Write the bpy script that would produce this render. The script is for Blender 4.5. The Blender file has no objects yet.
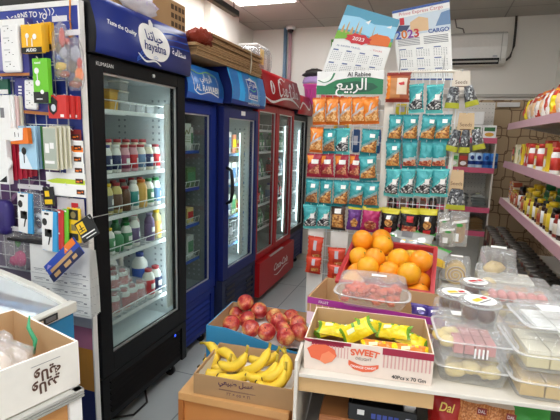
import bpy, bmesh, math, random
from math import sin, cos, pi, radians, sqrt, atan2
from mathutils import Vector, Matrix, noise

random.seed(7)
SC = bpy.context.scene
COL = SC.collection

# ------------------------------------------------------------------ camera
F_PX = 435.0
CAM_H = 1.45
R_CAM = ((0.94349771, 0.33005743, 0.02956644),
         (0.08261705, -0.14788287, -0.98554811),
         (-0.3209151, 0.93230507, -0.16679552))
cam_data = bpy.data.cameras.new('camera')
cam = bpy.data.objects.new('camera', cam_data)
cam_data.sensor_fit = 'HORIZONTAL'
cam_data.sensor_width = 36.0
cam_data.lens = F_PX / 560.0 * 36.0
cam_data.clip_start = 0.02
M3 = Matrix(((R_CAM[0][0], -R_CAM[1][0], -R_CAM[2][0]),
             (R_CAM[0][1], -R_CAM[1][1], -R_CAM[2][1]),
             (R_CAM[0][2], -R_CAM[1][2], -R_CAM[2][2])))
# the numeric camera axes are column-wise world axes in the camera frame
RW = Matrix(R_CAM)            # camera = RW @ world (x right, y down, z forward)
cx = RW.row[0]; cy = RW.row[1]; cz = RW.row[2]
rot = Matrix(((cx[0], -cy[0], -cz[0]), (cx[1], -cy[1], -cz[1]), (cx[2], -cy[2], -cz[2])))
cam.matrix_world = Matrix.Translation((0, 0, CAM_H)) @ rot.to_4x4()
COL.objects.link(cam)
SC.camera = cam


def at(px, py, axis, val):
    """A photograph pixel on a plane of the room (axis 0/1/2 = val)."""
    d = RW.transposed() @ Vector(((px - 280) / F_PX, (py - 210) / F_PX, 1.0))
    o = Vector((0, 0, CAM_H))
    return o + d * ((val - o[axis]) / d[axis])


# ------------------------------------------------------------------ materials
def lin(h):
    h = h.lstrip('#')
    out = []
    for i in (0, 2, 4):
        c = int(h[i:i + 2], 16) / 255
        out.append(c / 12.92 if c <= 0.04045 else ((c + 0.055) / 1.055) ** 2.4)
    return (*out, 1.0)


MATS = {}


def mat(name, col, rough=0.5, metal=0.0, var=0.05, scale=40.0, bump=0.0, coat=0.0, spec=0.5):
    """Principled material with a faint procedural mottling in colour and gloss."""
    if name in MATS:
        return MATS[name]
    m = bpy.data.materials.new(name)
    m.use_nodes = True
    nt = m.node_tree
    b = nt.nodes['Principled BSDF']
    c = lin(col) if isinstance(col, str) else col
    b.inputs['Roughness'].default_value = rough
    b.inputs['Metallic'].default_value = metal
    b.inputs['Coat Weight'].default_value = coat
    b.inputs['Specular IOR Level'].default_value = spec
    tc = nt.nodes.new('ShaderNodeTexCoord')
    nz = nt.nodes.new('ShaderNodeTexNoise')
    nz.inputs['Scale'].default_value = scale
    nz.inputs['Detail'].default_value = 3
    nt.links.new(tc.outputs['Object'], nz.inputs['Vector'])
    mx = nt.nodes.new('ShaderNodeMix')
    mx.data_type = 'RGBA'
    mx.inputs['A'].default_value = tuple(max(0, v * (1 - var)) for v in c[:3]) + (1,)
    mx.inputs['B'].default_value = tuple(min(1, v * (1 + var)) for v in c[:3]) + (1,)
    nt.links.new(nz.outputs['Fac'], mx.inputs['Factor'])
    nt.links.new(mx.outputs['Result'], b.inputs['Base Color'])
    if bump:
        bp = nt.nodes.new('ShaderNodeBump')
        bp.inputs['Strength'].default_value = bump
        bp.inputs['Distance'].default_value = 0.01
        nt.links.new(nz.outputs['Fac'], bp.inputs['Height'])
        nt.links.new(bp.outputs['Normal'], b.inputs['Normal'])
    MATS[name] = m
    return m


def speckle(name, cols, scale=60, rough=0.4, bump=0.6, coat=0.0):
    """Cells of several colours: nuts, lentils, spice."""
    if name in MATS:
        return MATS[name]
    m = bpy.data.materials.new(name)
    m.use_nodes = True
    nt = m.node_tree
    b = nt.nodes['Principled BSDF']
    b.inputs['Roughness'].default_value = rough
    b.inputs['Coat Weight'].default_value = coat
    tc = nt.nodes.new('ShaderNodeTexCoord')
    v = nt.nodes.new('ShaderNodeTexVoronoi')
    v.inputs['Scale'].default_value = scale
    nt.links.new(tc.outputs['Object'], v.inputs['Vector'])
    sep = nt.nodes.new('ShaderNodeSeparateColor')
    nt.links.new(v.outputs['Color'], sep.inputs['Color'])
    r = nt.nodes.new('ShaderNodeValToRGB')
    r.color_ramp.interpolation = 'CONSTANT'
    el = r.color_ramp.elements
    while len(el) < len(cols):
        el.new(0.5)
    for i, c in enumerate(cols):
        el[i].position = i / len(cols)
        el[i].color = lin(c)
    nt.links.new(sep.outputs[0], r.inputs['Fac'])
    nt.links.new(r.outputs['Color'], b.inputs['Base Color'])
    bp = nt.nodes.new('ShaderNodeBump')
    bp.invert = True
    bp.inputs['Strength'].default_value = bump
    bp.inputs['Distance'].default_value = 0.004
    nt.links.new(v.outputs['Distance'], bp.inputs['Height'])
    nt.links.new(bp.outputs['Normal'], b.inputs['Normal'])
    MATS[name] = m
    return m


def clear(name, tint='#ffffff', alpha=0.12, rough=0.05, crinkle=0.0, scale=30, haze=0.0, hazecol='#ffffff', ior=0.5):
    """Thin clear sheet (glass pane, film, clamshell): transparent mixed with gloss and a little haze."""
    if name in MATS:
        return MATS[name]
    m = bpy.data.materials.new(name)
    m.use_nodes = True
    nt = m.node_tree
    for n in list(nt.nodes):
        nt.nodes.remove(n)
    out = nt.nodes.new('ShaderNodeOutputMaterial')
    tr = nt.nodes.new('ShaderNodeBsdfTransparent')
    tr.inputs['Color'].default_value = lin(tint)
    gl = nt.nodes.new('ShaderNodeBsdfGlossy')
    gl.inputs['Roughness'].default_value = rough
    fr = nt.nodes.new('ShaderNodeLayerWeight')
    pw = nt.nodes.new('ShaderNodeMath')
    pw.operation = 'POWER'
    pw.inputs[1].default_value = 4.0
    nt.links.new(fr.outputs['Facing'], pw.inputs[0])
    ml = nt.nodes.new('ShaderNodeMath')
    ml.operation = 'MULTIPLY'
    ml.inputs[1].default_value = ior
    nt.links.new(pw.outputs[0], ml.inputs[0])
    mx = nt.nodes.new('ShaderNodeMixShader')
    ad = nt.nodes.new('ShaderNodeMath')
    ad.operation = 'ADD'
    ad.use_clamp = True
    ad.inputs[1].default_value = alpha
    nt.links.new(ml.outputs[0], ad.inputs[0])
    nt.links.new(ad.outputs[0], mx.inputs[0])
    nt.links.new(tr.outputs[0], mx.inputs[1])
    nt.links.new(gl.outputs[0], mx.inputs[2])
    last = mx
    if haze:
        df = nt.nodes.new('ShaderNodeBsdfDiffuse')
        df.inputs['Color'].default_value = lin(hazecol)
        m2 = nt.nodes.new('ShaderNodeMixShader')
        m2.inputs[0].default_value = haze
        nt.links.new(mx.outputs[0], m2.inputs[1])
        nt.links.new(df.outputs[0], m2.inputs[2])
        last = m2
    if crinkle:
        tc = nt.nodes.new('ShaderNodeTexCoord')
        nz = nt.nodes.new('ShaderNodeTexNoise')
        nz.inputs['Scale'].default_value = scale
        nz.inputs['Detail'].default_value = 4
        bp = nt.nodes.new('ShaderNodeBump')
        bp.inputs['Strength'].default_value = crinkle
        bp.inputs['Distance'].default_value = 0.02
        nt.links.new(tc.outputs['Object'], nz.inputs['Vector'])
        nt.links.new(nz.outputs['Fac'], bp.inputs['Height'])
        nt.links.new(bp.outputs['Normal'], gl.inputs['Normal'])
        nt.links.new(bp.outputs['Normal'], fr.inputs['Normal'])
    nt.links.new(last.outputs[0], out.inputs['Surface'])
    MATS[name] = m
    return m


def glow(name, col, strength):
    if name in MATS:
        return MATS[name]
    m = bpy.data.materials.new(name)
    m.use_nodes = True
    b = m.node_tree.nodes['Principled BSDF']
    b.inputs['Base Color'].default_value = lin(col)
    b.inputs['Emission Color'].default_value = lin(col)
    b.inputs['Emission Strength'].default_value = strength
    MATS[name] = m
    return m


# ------------------------------------------------------------------ mesh builder
class MB:
    def __init__(s):
        s.v = []
        s.f = []
        s.m = []
        s.sm = []
        s.mats = []

    def mi(s, m):
        if m not in s.mats:
            s.mats.append(m)
        return s.mats.index(m)

    def face(s, idx, m, smooth=False):
        s.f.append(tuple(idx))
        s.m.append(s.mi(m))
        s.sm.append(smooth)

    def add(s, pts):
        n = len(s.v)
        s.v.extend([tuple(p) for p in pts])
        return n

    def hexa(s, p, m):
        """Eight corners: bottom ring then top ring."""
        n = s.add(p)
        for q in ((3, 2, 1, 0), (4, 5, 6, 7), (0, 1, 5, 4), (1, 2, 6, 5), (2, 3, 7, 6), (3, 0, 4, 7)):
            s.face([n + i for i in q], m)
        return s

    def box(s, x0, x1, y0, y1, z0, z1, m):
        if x0 > x1: x0, x1 = x1, x0
        if y0 > y1: y0, y1 = y1, y0
        if z0 > z1: z0, z1 = z1, z0
        return s.hexa([(x0, y0, z0), (x1, y0, z0), (x1, y1, z0), (x0, y1, z0),
                       (x0, y0, z1), (x1, y0, z1), (x1, y1, z1), (x0, y1, z1)], m)

    def lathe(s, prof, m, c=(0, 0, 0), seg=20, cap=True, sq=None):
        """prof = [(radius, z)] or [(radius, z, material)]; sq squashes y."""
        base = []
        for pr in prof:
            r, z = pr[0], pr[1]
            base.append(s.add([(c[0] + r * cos(2 * pi * k / seg), c[1] + r * (sq or 1) * sin(2 * pi * k / seg), c[2] + z)
                               for k in range(seg)]))
        for i in range(len(prof) - 1):
            mm = prof[i][2] if len(prof[i]) > 2 else m
            for k in range(seg):
                k2 = (k + 1) % seg
                s.face((base[i] + k, base[i] + k2, base[i + 1] + k2, base[i + 1] + k), mm, True)
        if cap:
            m0 = prof[0][2] if len(prof[0]) > 2 else m
            m1 = prof[-2][2] if len(prof[-2]) > 2 else m
            s.face([base[0] + k for k in reversed(range(seg))], m0)
            s.face([base[-1] + k for k in range(seg)], m1)
        return s

    def tube(s, pts, r, m, seg=8, closed=False):
        pts = [Vector(p) for p in pts]
        n = len(pts)
        rad = r if isinstance(r, (list, tuple)) else [r] * n
        up = Vector((0.123, 0.31, 0.94)).normalized()
        rings = []
        for i, p in enumerate(pts):
            a = pts[i - 1] if (i > 0 or closed) else pts[i]
            b = pts[(i + 1) % n] if (i < n - 1 or closed) else pts[i]
            d = (b - a)
            d = d.normalized() if d.length > 1e-9 else Vector((0, 0, 1))
            u = d.cross(up)
            if u.length < 1e-3:
                u = d.cross(Vector((1, 0, 0)))
            u.normalize()
            w = d.cross(u)
            rings.append(s.add([p + (u * cos(2 * pi * k / seg) + w * sin(2 * pi * k / seg)) * rad[i] for k in range(seg)]))
        last = n if closed else n - 1
        for i in range(last):
            j = (i + 1) % n
            for k in range(seg):
                k2 = (k + 1) % seg
                s.face((rings[i] + k, rings[i] + k2, rings[j] + k2, rings[j] + k), m, True)
        if not closed:
            s.face([rings[0] + k for k in reversed(range(seg))], m)
            s.face([rings[-1] + k for k in range(seg)], m)
        return s

    def bar(s, a, b, w, m):
        return s.tube([a, b], w, m, seg=6)

    def prism(s, poly, ax, lo, hi, m, mcap=None):
        """Extrude a 2D polygon along axis ax (0: poly=(y,z), 1: (x,z), 2: (x,y))."""
        def P(p, t):
            if ax == 0: return (t, p[0], p[1])
            if ax == 1: return (p[0], t, p[1])
            return (p[0], p[1], t)
        n = len(poly)
        a = s.add([P(p, lo) for p in poly])
        b = s.add([P(p, hi) for p in poly])
        for i in range(n):
            j = (i + 1) % n
            s.face((a + i, a + j, b + j, b + i), m)
        s.face([a + i for i in reversed(range(n))], mcap or m)
        s.face([b + i for i in range(n)], mcap or m)
        return s

    def grid(s, fn, nu, nv, mfn, smooth=True, wrapu=False):
        """Surface fn(u,v), 0..1; mfn is a material or mfn(u,v)."""
        cu = nu if wrapu else nu + 1
        base = s.add([fn(i / nu, j / nv) for j in range(nv + 1) for i in range(cu)])
        for j in range(nv):
            for i in range(nu):
                i2 = (i + 1) % cu
                mm = mfn((i + .5) / nu, (j + .5) / nv) if callable(mfn) else mfn
                s.face((base + j * cu + i, base + j * cu + i2, base + (j + 1) * cu + i2, base + (j + 1) * cu + i), mm, smooth)
        return s

    def blob(s, c, r, m, seg=16, rings=10, fn=None):
        """Ellipsoid, radius scaled by fn(direction)."""
        c = Vector(c)
        rr = Vector(r) if isinstance(r, (tuple, list)) else Vector((r, r, r))

        def P(u, v):
            th, ph = 2 * pi * u, pi * v
            d = Vector((sin(ph) * cos(th), sin(ph) * sin(th), -cos(ph)))
            k = fn(d) if fn else 1
            return c + Vector((d.x * rr.x, d.y * rr.y, d.z * rr.z)) * k
        return s.grid(P, seg, rings, m, True, True)

    def xf(s, M):
        s.v = [tuple(M @ Vector(p)) for p in s.v]
        return s

    def build(s, name, parent=None, loc=(0, 0, 0), rot=(0, 0, 0), bevel=0, seg=2):
        me = bpy.data.meshes.new(name)
        me.from_pydata([tuple(p) for p in s.v], [], s.f)
        for m in s.mats:
            me.materials.append(m)
        me.polygons.foreach_set('material_index', s.m)
        me.polygons.foreach_set('use_smooth', s.sm)
        bm = bmesh.new()
        bm.from_mesh(me)
        bmesh.ops.remove_doubles(bm, verts=bm.verts, dist=1e-6)
        bmesh.ops.recalc_face_normals(bm, faces=bm.faces)
        if bevel:
            es = [e for e in bm.edges if len(e.link_faces) == 2 and e.calc_face_angle(0) > 0.6]
            bmesh.ops.bevel(bm, geom=es, offset=bevel, segments=seg, affect='EDGES', profile=0.5, clamp_overlap=True)
        bm.to_mesh(me)
        bm.free()
        me.update()
        o = bpy.data.objects.new(name, me)
        COL.objects.link(o)
        o.location = loc
        o.rotation_euler = rot
        if parent:
            o.parent = parent
        return o


def thing(name, label, cat, loc=(0, 0, 0), rz=0.0, group=None, rot=None):
    o = bpy.data.objects.new(name, None)
    o.empty_display_size = 0.05
    COL.objects.link(o)
    o.location = loc
    o.rotation_euler = rot if rot else (0, 0, rz)
    return tag(o, label, cat, group)


def tag(o, label, cat, group=None):
    o['label'] = label
    o['category'] = cat
    if group:
        o['group'] = group
    return o


def struct(o):
    o['kind'] = 'structure'
    return o


def dup(o, loc, rot=(0, 0, 0), label=None, group=None, scale=None):
    """Copy of a thing with copies of its parts and their sub-parts (mesh data shared)."""
    r = o.copy()
    COL.objects.link(r)
    r.location = loc
    r.rotation_euler = rot
    if scale:
        r.scale = scale if isinstance(scale, (tuple, list)) else (scale,) * 3
    if label:
        r['label'] = label
    if group:
        r['group'] = group
    for ch in list(o.children):
        c = ch.copy()
        COL.objects.link(c)
        c.parent = r
        for g in list(ch.children):
            d = g.copy()
            COL.objects.link(d)
            d.parent = c
    return r


class Kind:
    """First put() moves the built thing itself, later ones copy it."""
    def __init__(s, root):
        s.root = root
        s.used = False

    def put(s, loc, rot, label, group=None, scale=None):
        if not s.used:
            s.used = True
            o = s.root
            o.location = loc
            o.rotation_euler = rot
            o['label'] = label
            if group:
                o['group'] = group
            if scale:
                o.scale = scale if isinstance(scale, (tuple, list)) else (scale,) * 3
            return o
        return dup(s.root, loc, rot, label, group, scale)


ORD = ['first', 'second', 'third', 'fourth', 'fifth', 'sixth', 'seventh', 'eighth', 'ninth', 'tenth', 'eleventh',
       'twelfth', 'thirteenth', 'fourteenth', 'fifteenth', 'sixteenth', 'seventeenth', 'eighteenth', 'nineteenth', 'twentieth']

# ------------------------------------------------------------------ lettering
AR={'ا':(0xFE8D,0xFE8E),'ب':(0xFE8F,0xFE90,0xFE91,0xFE92),'ة':(0xFE93,0xFE94),'ت':(0xFE95,0xFE96,0xFE97,0xFE98),'ج':(0xFE9D,0xFE9E,0xFE9F,0xFEA0),'ح':(0xFEA1,0xFEA2,0xFEA3,0xFEA4),'د':(0xFEA9,0xFEAA),'ر':(0xFEAD,0xFEAE),'س':(0xFEB1,0xFEB2,0xFEB3,0xFEB4),'ط':(0xFEC1,0xFEC2,0xFEC3,0xFEC4),'ع':(0xFEC9,0xFECA,0xFECB,0xFECC),'ل':(0xFEDD,0xFEDE,0xFEDF,0xFEE0),'م':(0xFEE1,0xFEE2,0xFEE3,0xFEE4),'ن':(0xFEE5,0xFEE6,0xFEE7,0xFEE8),'و':(0xFEED,0xFEEE),'ي':(0xFEF1,0xFEF2,0xFEF3,0xFEF4)}
def arabic(s):
    out=[]
    for i,c in enumerate(s):
        if c not in AR: out.append(c); continue
        f=AR[c]; pj=i>0 and s[i-1] in AR and len(AR[s[i-1]])==4
        nj=len(f)==4 and i+1<len(s) and s[i+1] in AR
        out.append(chr(f[(3 if nj else 1) if pj else (2 if nj else 0)]))
    return ''.join(reversed(out))


def glyphs(s, size, bold=0.0):
    """Flat 2D mesh of a line of text centred on the origin: (verts, faces, width)."""
    c = bpy.data.curves.new('lettering', 'FONT')
    c.body = s
    c.size = size
    c.resolution_u = 3
    c.offset = bold
    o = bpy.data.objects.new('lettering', c)
    COL.objects.link(o)
    dg = bpy.context.evaluated_depsgraph_get()
    me = bpy.data.meshes.new_from_object(o.evaluated_get(dg))
    vs = [(v.co.x, v.co.y) for v in me.vertices]
    fs = [tuple(p.vertices) for p in me.polygons]
    bpy.data.objects.remove(o)
    bpy.data.curves.remove(c)
    bpy.data.meshes.remove(me)
    if not vs:
        return [], [], 0
    x0 = min(v[0] for v in vs); x1 = max(v[0] for v in vs)
    y0 = min(v[1] for v in vs); y1 = max(v[1] for v in vs)
    vs = [(x - (x0 + x1) / 2, y - (y0 + y1) / 2) for x, y in vs]
    return vs, fs, x1 - x0


def write(mb, s, size, m, fn, width=None, shear=0.0, arc=0.0, bold=0.0):
    """Adds lettering to a builder; fn maps (x,y) in text space to a point. arc bends the line (1/radius)."""
    if any(ord(c) > 0x600 and ord(c) < 0x700 for c in s):
        s = arabic(s)
    vs, fs, w = glyphs(s, size, bold)
    if not vs:
        return mb
    k = width / w if width else 1.0
    offs = [(0, 0)]
    for ox, oy in offs:
        pts = []
        for x, y in vs:
            x = (x + shear * y) * k + ox
            y = y * (k if width else 1) + oy
            if arc:
                a = x * arc
                rr = 1 / arc + y
                x, y = rr * sin(a), rr * cos(a) - 1 / arc
            pts.append(fn(x, y))
        n = mb.add(pts)
        for f in fs:
            mb.face([n + i for i in f], m)
    return mb


def stroke(mb, pts, w, m, fn):
    """A brush stroke through 2D points (Catmull-Rom), w scalar or list."""
    P = [Vector(p) for p in pts]
    ws = w if isinstance(w, (list, tuple)) else [w] * len(P)
    out = []
    ow = []
    for i in range(len(P) - 1):
        p0 = P[max(0, i - 1)]; p1 = P[i]; p2 = P[i + 1]; p3 = P[min(len(P) - 1, i + 2)]
        for k in range(5):
            t = k / 5
            out.append(0.5 * ((2 * p1) + (p2 - p0) * t + (2 * p0 - 5 * p1 + 4 * p2 - p3) * t * t + (3 * p1 - p0 - 3 * p2 + p3) * t ** 3))
            ow.append(ws[i] * (1 - t) + ws[i + 1] * t)
    out.append(P[-1]); ow.append(ws[-1])
    L = []
    for i, p in enumerate(out):
        d = out[min(i + 1, len(out) - 1)] - out[max(i - 1, 0)]
        n = Vector((-d.y, d.x))
        n = n.normalized() if n.length > 1e-9 else Vector((0, 1))
        L.append((p + n * ow[i] / 2, p - n * ow[i] / 2))
    b = mb.add([fn(q.x, q.y) for pr in L for q in pr])
    for i in range(len(L) - 1):
        mb.face((b + 2 * i, b + 2 * i + 1, b + 2 * i + 3, b + 2 * i + 2), m)
    return mb


def patch(mb, poly, m, fn):
    """2D polygon mapped by fn, meshed in rings so it follows a curved carrier."""
    P = []
    for i, p in enumerate(poly):
        q = poly[(i + 1) % len(poly)]
        k = max(1, int(sqrt((q[0] - p[0]) ** 2 + (q[1] - p[1]) ** 2) / 0.03))
        P += [(p[0] + (q[0] - p[0]) * j / k, p[1] + (q[1] - p[1]) * j / k) for j in range(k)]
    gx = sum(p[0] for p in P) / len(P); gy = sum(p[1] for p in P) / len(P)
    rad = max(sqrt((p[0] - gx) ** 2 + (p[1] - gy) ** 2) for p in P)
    nr = max(1, min(10, int(rad / 0.02)))
    N = len(P)
    c = mb.add([fn(gx, gy)])
    prev = None
    for r in range(1, nr + 1):
        t = r / nr
        b0 = mb.add([fn(gx + (p[0] - gx) * t, gy + (p[1] - gy) * t) for p in P])
        for i in range(N):
            j = (i + 1) % N
            mb.face((c, b0 + i, b0 + j) if prev is None else (prev + i, b0 + i, b0 + j, prev + j), m)
        prev = b0
    return mb


def ell(cx_, cy_, rx, ry, n=24, a0=0, a1=2 * pi):
    return [(cx_ + rx * cos(a0 + (a1 - a0) * i / n), cy_ + ry * sin(a0 + (a1 - a0) * i / n)) for i in range(n)]


def Q(x0, y0, x1, y1):
    return [(x0, y0), (x1, y0), (x1, y1), (x0, y1)]


# common materials
WHITE = mat('white plastic', '#f0efec', 0.4)
PAPER = mat('white paper', '#eeeeea', 0.7)
INK = mat('black ink', '#18181a', 0.6)
BLACK = mat('black plastic', '#161618', 0.4)
STEEL = mat('bright wire', '#d8d8d6', 0.3, 0.7)
CHROME = mat('chrome', '#c8c8c8', 0.2, 1.0)
CARD = mat('brown cardboard', '#b08c62', 0.85, var=0.08, scale=15)
CARDIN = mat('cardboard inside', '#c2a077', 0.85, var=0.06, scale=15)
RED = mat('red print', '#c8202a', 0.45)
YELLOW = mat('yellow print', '#f2c81e', 0.45)
ORANGE = mat('orange print', '#ee7a22', 0.45)
GREEN = mat('green print', '#3f9a3c', 0.45)
BLUE = mat('blue print', '#1f4fae', 0.45)
GLASS = clear('pane glass', '#f2f8f6', 0.015, 0.0)
FILM = clear('clear film', '#ffffff', 0.10, 0.12, 0.5, 45, 0.10)
# ------------------------------------------------------------------ the room
XL, XR, YB, YF, ZC = -2.1, 1.05, 4.95, -1.6, 2.66


def tile_mat(name, col, joint, sx, sy, ox, oy, axes, rough, gap=0.004, bump=0.3, var=0.04, scale=6):
    m = bpy.data.materials.new(name)
    m.use_nodes = True
    nt = m.node_tree
    b = nt.nodes['Principled BSDF']
    b.inputs['Roughness'].default_value = rough
    tc = nt.nodes.new('ShaderNodeTexCoord')
    sp = nt.nodes.new('ShaderNodeSeparateXYZ')
    nt.links.new(tc.outputs['Object'], sp.inputs[0])

    def math_(op, a, bb=None):
        n = nt.nodes.new('ShaderNodeMath')
        n.operation = op
        for i, q in enumerate((a, bb)):
            if q is None: continue
            if isinstance(q, (int, float)): n.inputs[i].default_value = q
            else: nt.links.new(q, n.inputs[i])
        return n.outputs[0]
    ds = []
    for ax, s_, o_ in ((axes[0], sx, ox), (axes[1], sy, oy)):
        u = math_('DIVIDE', math_('SUBTRACT', sp.outputs[ax], o_), s_)
        fr = math_('FRACT', math_('ADD', u, 100.0))
        e = math_('SUBTRACT', 0.5, math_('ABSOLUTE', math_('SUBTRACT', fr, 0.5)))
        ds.append(math_('MULTIPLY', e, s_))
    d = math_('MINIMUM', ds[0], ds[1])
    msk = math_('LESS_THAN', d, gap)
    nz = nt.nodes.new('ShaderNodeTexNoise')
    nz.inputs['Scale'].default_value = scale
    nz.inputs['Detail'].default_value = 4
    nt.links.new(tc.outputs['Object'], nz.inputs['Vector'])
    c = lin(col)
    a = nt.nodes.new('ShaderNodeMix'); a.data_type = 'RGBA'
    a.inputs['A'].default_value = tuple(v * (1 - var) for v in c[:3]) + (1,)
    a.inputs['B'].default_value = tuple(min(1, v * (1 + var)) for v in c[:3]) + (1,)
    nt.links.new(nz.outputs['Fac'], a.inputs['Factor'])
    mx = nt.nodes.new('ShaderNodeMix'); mx.data_type = 'RGBA'
    nt.links.new(msk, mx.inputs['Factor'])
    nt.links.new(a.outputs['Result'], mx.inputs['A'])
    mx.inputs['B'].default_value = lin(joint)
    nt.links.new(mx.outputs['Result'], b.inputs['Base Color'])
    bp = nt.nodes.new('ShaderNodeBump')
    bp.inputs['Strength'].default_value = bump
    bp.inputs['Distance'].default_value = 0.003
    nt.links.new(math_('SUBTRACT', 1.0, msk), bp.inputs['Height'])
    nt.links.new(bp.outputs['Normal'], b.inputs['Normal'])
    return m


def ring_mat():
    """Brown wallpaper with outlined rounded squares of two sizes."""
    m = bpy.data.materials.new('brown wallpaper with rounded squares')
    m.use_nodes = True
    nt = m.node_tree
    b = nt.nodes['Principled BSDF']
    b.inputs['Roughness'].default_value = 0.75
    tc = nt.nodes.new('ShaderNodeTexCoord')
    sp = nt.nodes.new('ShaderNodeSeparateXYZ')
    nt.links.new(tc.outputs['Object'], sp.inputs[0])

    def mt(op, a, bb=None):
        n = nt.nodes.new('ShaderNodeMath')
        n.operation = op
        for i, q in enumerate((a, bb)):
            if q is None: continue
            if isinstance(q, (int, float)): n.inputs[i].default_value = q
            else: nt.links.new(q, n.inputs[i])
        return n.outputs[0]

    def ring(cell, r, w, ox, oz):
        u = mt('ABSOLUTE', mt('SUBTRACT', mt('FRACT', mt('ADD', mt('DIVIDE', mt('SUBTRACT', sp.outputs[0], sp.outputs[1]), cell), 50 + ox)), 0.5))
        v = mt('ABSOLUTE', mt('SUBTRACT', mt('FRACT', mt('ADD', mt('DIVIDE', sp.outputs[2], cell), 50 + oz)), 0.5))
        p = mt('ADD', mt('POWER', u, 5.0), mt('POWER', v, 5.0))
        d = mt('POWER', p, 0.2)
        return mt('LESS_THAN', mt('ABSOLUTE', mt('SUBTRACT', d, r)), w)
    k = mt('MAXIMUM', mt('MAXIMUM', ring(0.26, 0.36, 0.018, 0, 0), ring(0.26, 0.24, 0.018, 0.5, 0.45)), ring(0.37, 0.16, 0.013, 0.2, 0.3))
    mx = nt.nodes.new('ShaderNodeMix'); mx.data_type = 'RGBA'
    nt.links.new(k, mx.inputs['Factor'])
    mx.inputs['A'].default_value = lin('#bfa684')
    mx.inputs['B'].default_value = lin('#7c6248')
    nt.links.new(mx.outputs['Result'], b.inputs['Base Color'])
    return m


FLOOR_M = tile_mat('pale grey floor tile', '#b9bfc0', '#8d9294', 0.6, 0.6, -1.15, 0.35, (0, 1), 0.22)
CEIL_M = tile_mat('ceiling tile', '#b2aea4', '#8f8b84', 0.6, 0.6, -1.25, 4.0, (0, 1), 0.9, 0.006, 0.4, 0.03, 30)
WALL_M = mat('cream painted wall', '#ece8de', 0.35, var=0.02, scale=3)
TILEW_M = tile_mat('cream wall tile', '#d8d0c2', '#b3aa9c', 0.6, 0.36, -1.55, 0.02, (0, 2), 0.25, 0.003)

b = MB(); b.box(XL - .1, XR + .1, YF, YB + .1, -0.06, 0, FLOOR_M); struct(b.build('floor'))
b = MB(); b.box(XL - .1, XR + .1, YF, YB + .1, ZC, ZC + 0.06, CEIL_M); struct(b.build('ceiling'))
b = MB(); b.box(XL - .1, XL, YF, YB + .1, 0, ZC, WALL_M); struct(b.build('wall_left'))
b = MB(); b.box(XR, XR + .1, YF, YB + .1, 0, ZC, WALL_M); struct(b.build('wall_right'))
b = MB(); b.box(XL, XR, YB, YB + .1, 0, ZC, WALL_M); struct(b.build('wall_back'))
# tiled dado with a ledge under the painted back wall
b = MB(); b.box(XL, -0.02, YB - .1, YB, 0, 1.79, TILEW_M); b.box(XL, -0.02, YB - .13, YB, 1.79, 1.81, mat('ledge cap', '#cfc7ba', 0.4))
struct(b.build('trim_1'))
b = MB(); b.box(XL, -0.02, YB - .112, YB - .1, 0, 0.09, mat('skirting', '#c4bcae', 0.35)); struct(b.build('baseboard_back'))
# boxed column on the left wall
b = MB(); b.box(XL, XL + .07, 3.78, 4.4, 0, ZC, WALL_M); struct(b.build('trim_2'))
# wallpapered board at the back right
RINGM = ring_mat()
b = MB(); b.box(0.40, XR - .02, YB - .05, YB, 0, 1.87, RINGM); b.box(XR - .02, XR, 1.0, YB, 0, 1.87, RINGM); struct(b.build('trim_3'))
b = MB(); b.box(0.0, XR, YB - .03, YB, 1.9, 1.93, mat('grey trim strip', '#b9b5ac', 0.4)); struct(b.build('trim_4'))
b = MB(); b.box(0.56, 0.76, YB - .09, YB - .048, 1.80, 1.845, WHITE)
tag(b.build('junction_box', bevel=.004), 'white trunking box at the top of brown patterned wallpaper', 'box')

# ceiling lamps set into the grid
LAMP = glow('lit lamp diffuser', '#fbfdff', 15.0)
LAMPS = [(-1.55, 3.7, 'square ceiling light panel glowing above the fridges at the back'),
         (0.25, 2.5, 'square ceiling light panel above the snack rack aisle'),
         (-1.55, 1.9, 'square ceiling light panel above the black fridge'),
         (0.25, 0.7, 'square ceiling light panel above the front table'),
         (-0.95, 0.1, 'square ceiling light panel above the left counter'),
         (-0.35, -0.9, 'square ceiling light panel nearest the shop entrance')]
for x, y, l in LAMPS:
    t = thing('ceiling_light', l, 'light', (x, y, ZC), group='ceiling light panels')
    b = MB()
    for q in ((-.3, .3, -.3, -.275), (-.3, .3, .275, .3), (-.3, -.275, -.275, .275), (.275, .3, -.275, .275)):
        b.box(*q, -.012, 0, WHITE)
    b.build('frame', t)
    b = MB(); b.box(-.275, .275, -.275, .275, -.008, -.001, LAMP); b.build('diffuser', t)

# security camera dome on the ceiling
t = thing('security_camera', 'small white dome security camera on the ceiling by the back wall', 'camera', (-1.61, 4.86, ZC))
b = MB(); b.lathe([(.05, 0), (.052, -.02), (.045, -.035), (.03, -.035)], WHITE, seg=20); b.build('housing', t)
b = MB(); b.blob((0, 0, -.036), .036, mat('smoked dome', '#15151a', 0.08), 16, 8); b.build('lens', t)
# pipes in the corner
for x, r, h, l in ((-1.69, .022, '#6f8fa8', 'blue painted pipe running down the back corner wall'),
                   (-1.632, .02, '#c9a0a8', 'pink painted pipe beside the blue pipe in the corner')):
    b = MB(); b.tube([(x, YB - .03, 1.811), (x, YB - .03, ZC)], r, mat(l[:4] + ' pipe paint', h, 0.4), 12)
    tag(b.build('pipe'), l, 'pipe')
b = MB(); b.box(-1.16, -1.125, YB - .02, YB, 2.36, 2.52, mat('green plastic tag', '#4f9a3a', .5))
b.box(-1.15, -1.135, YB - .024, YB - .02, 2.40, 2.49, WHITE)
tag(b.build('wall_tag', bevel=.003), 'small green tag fixed on the bare back wall', 'tag')

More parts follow.
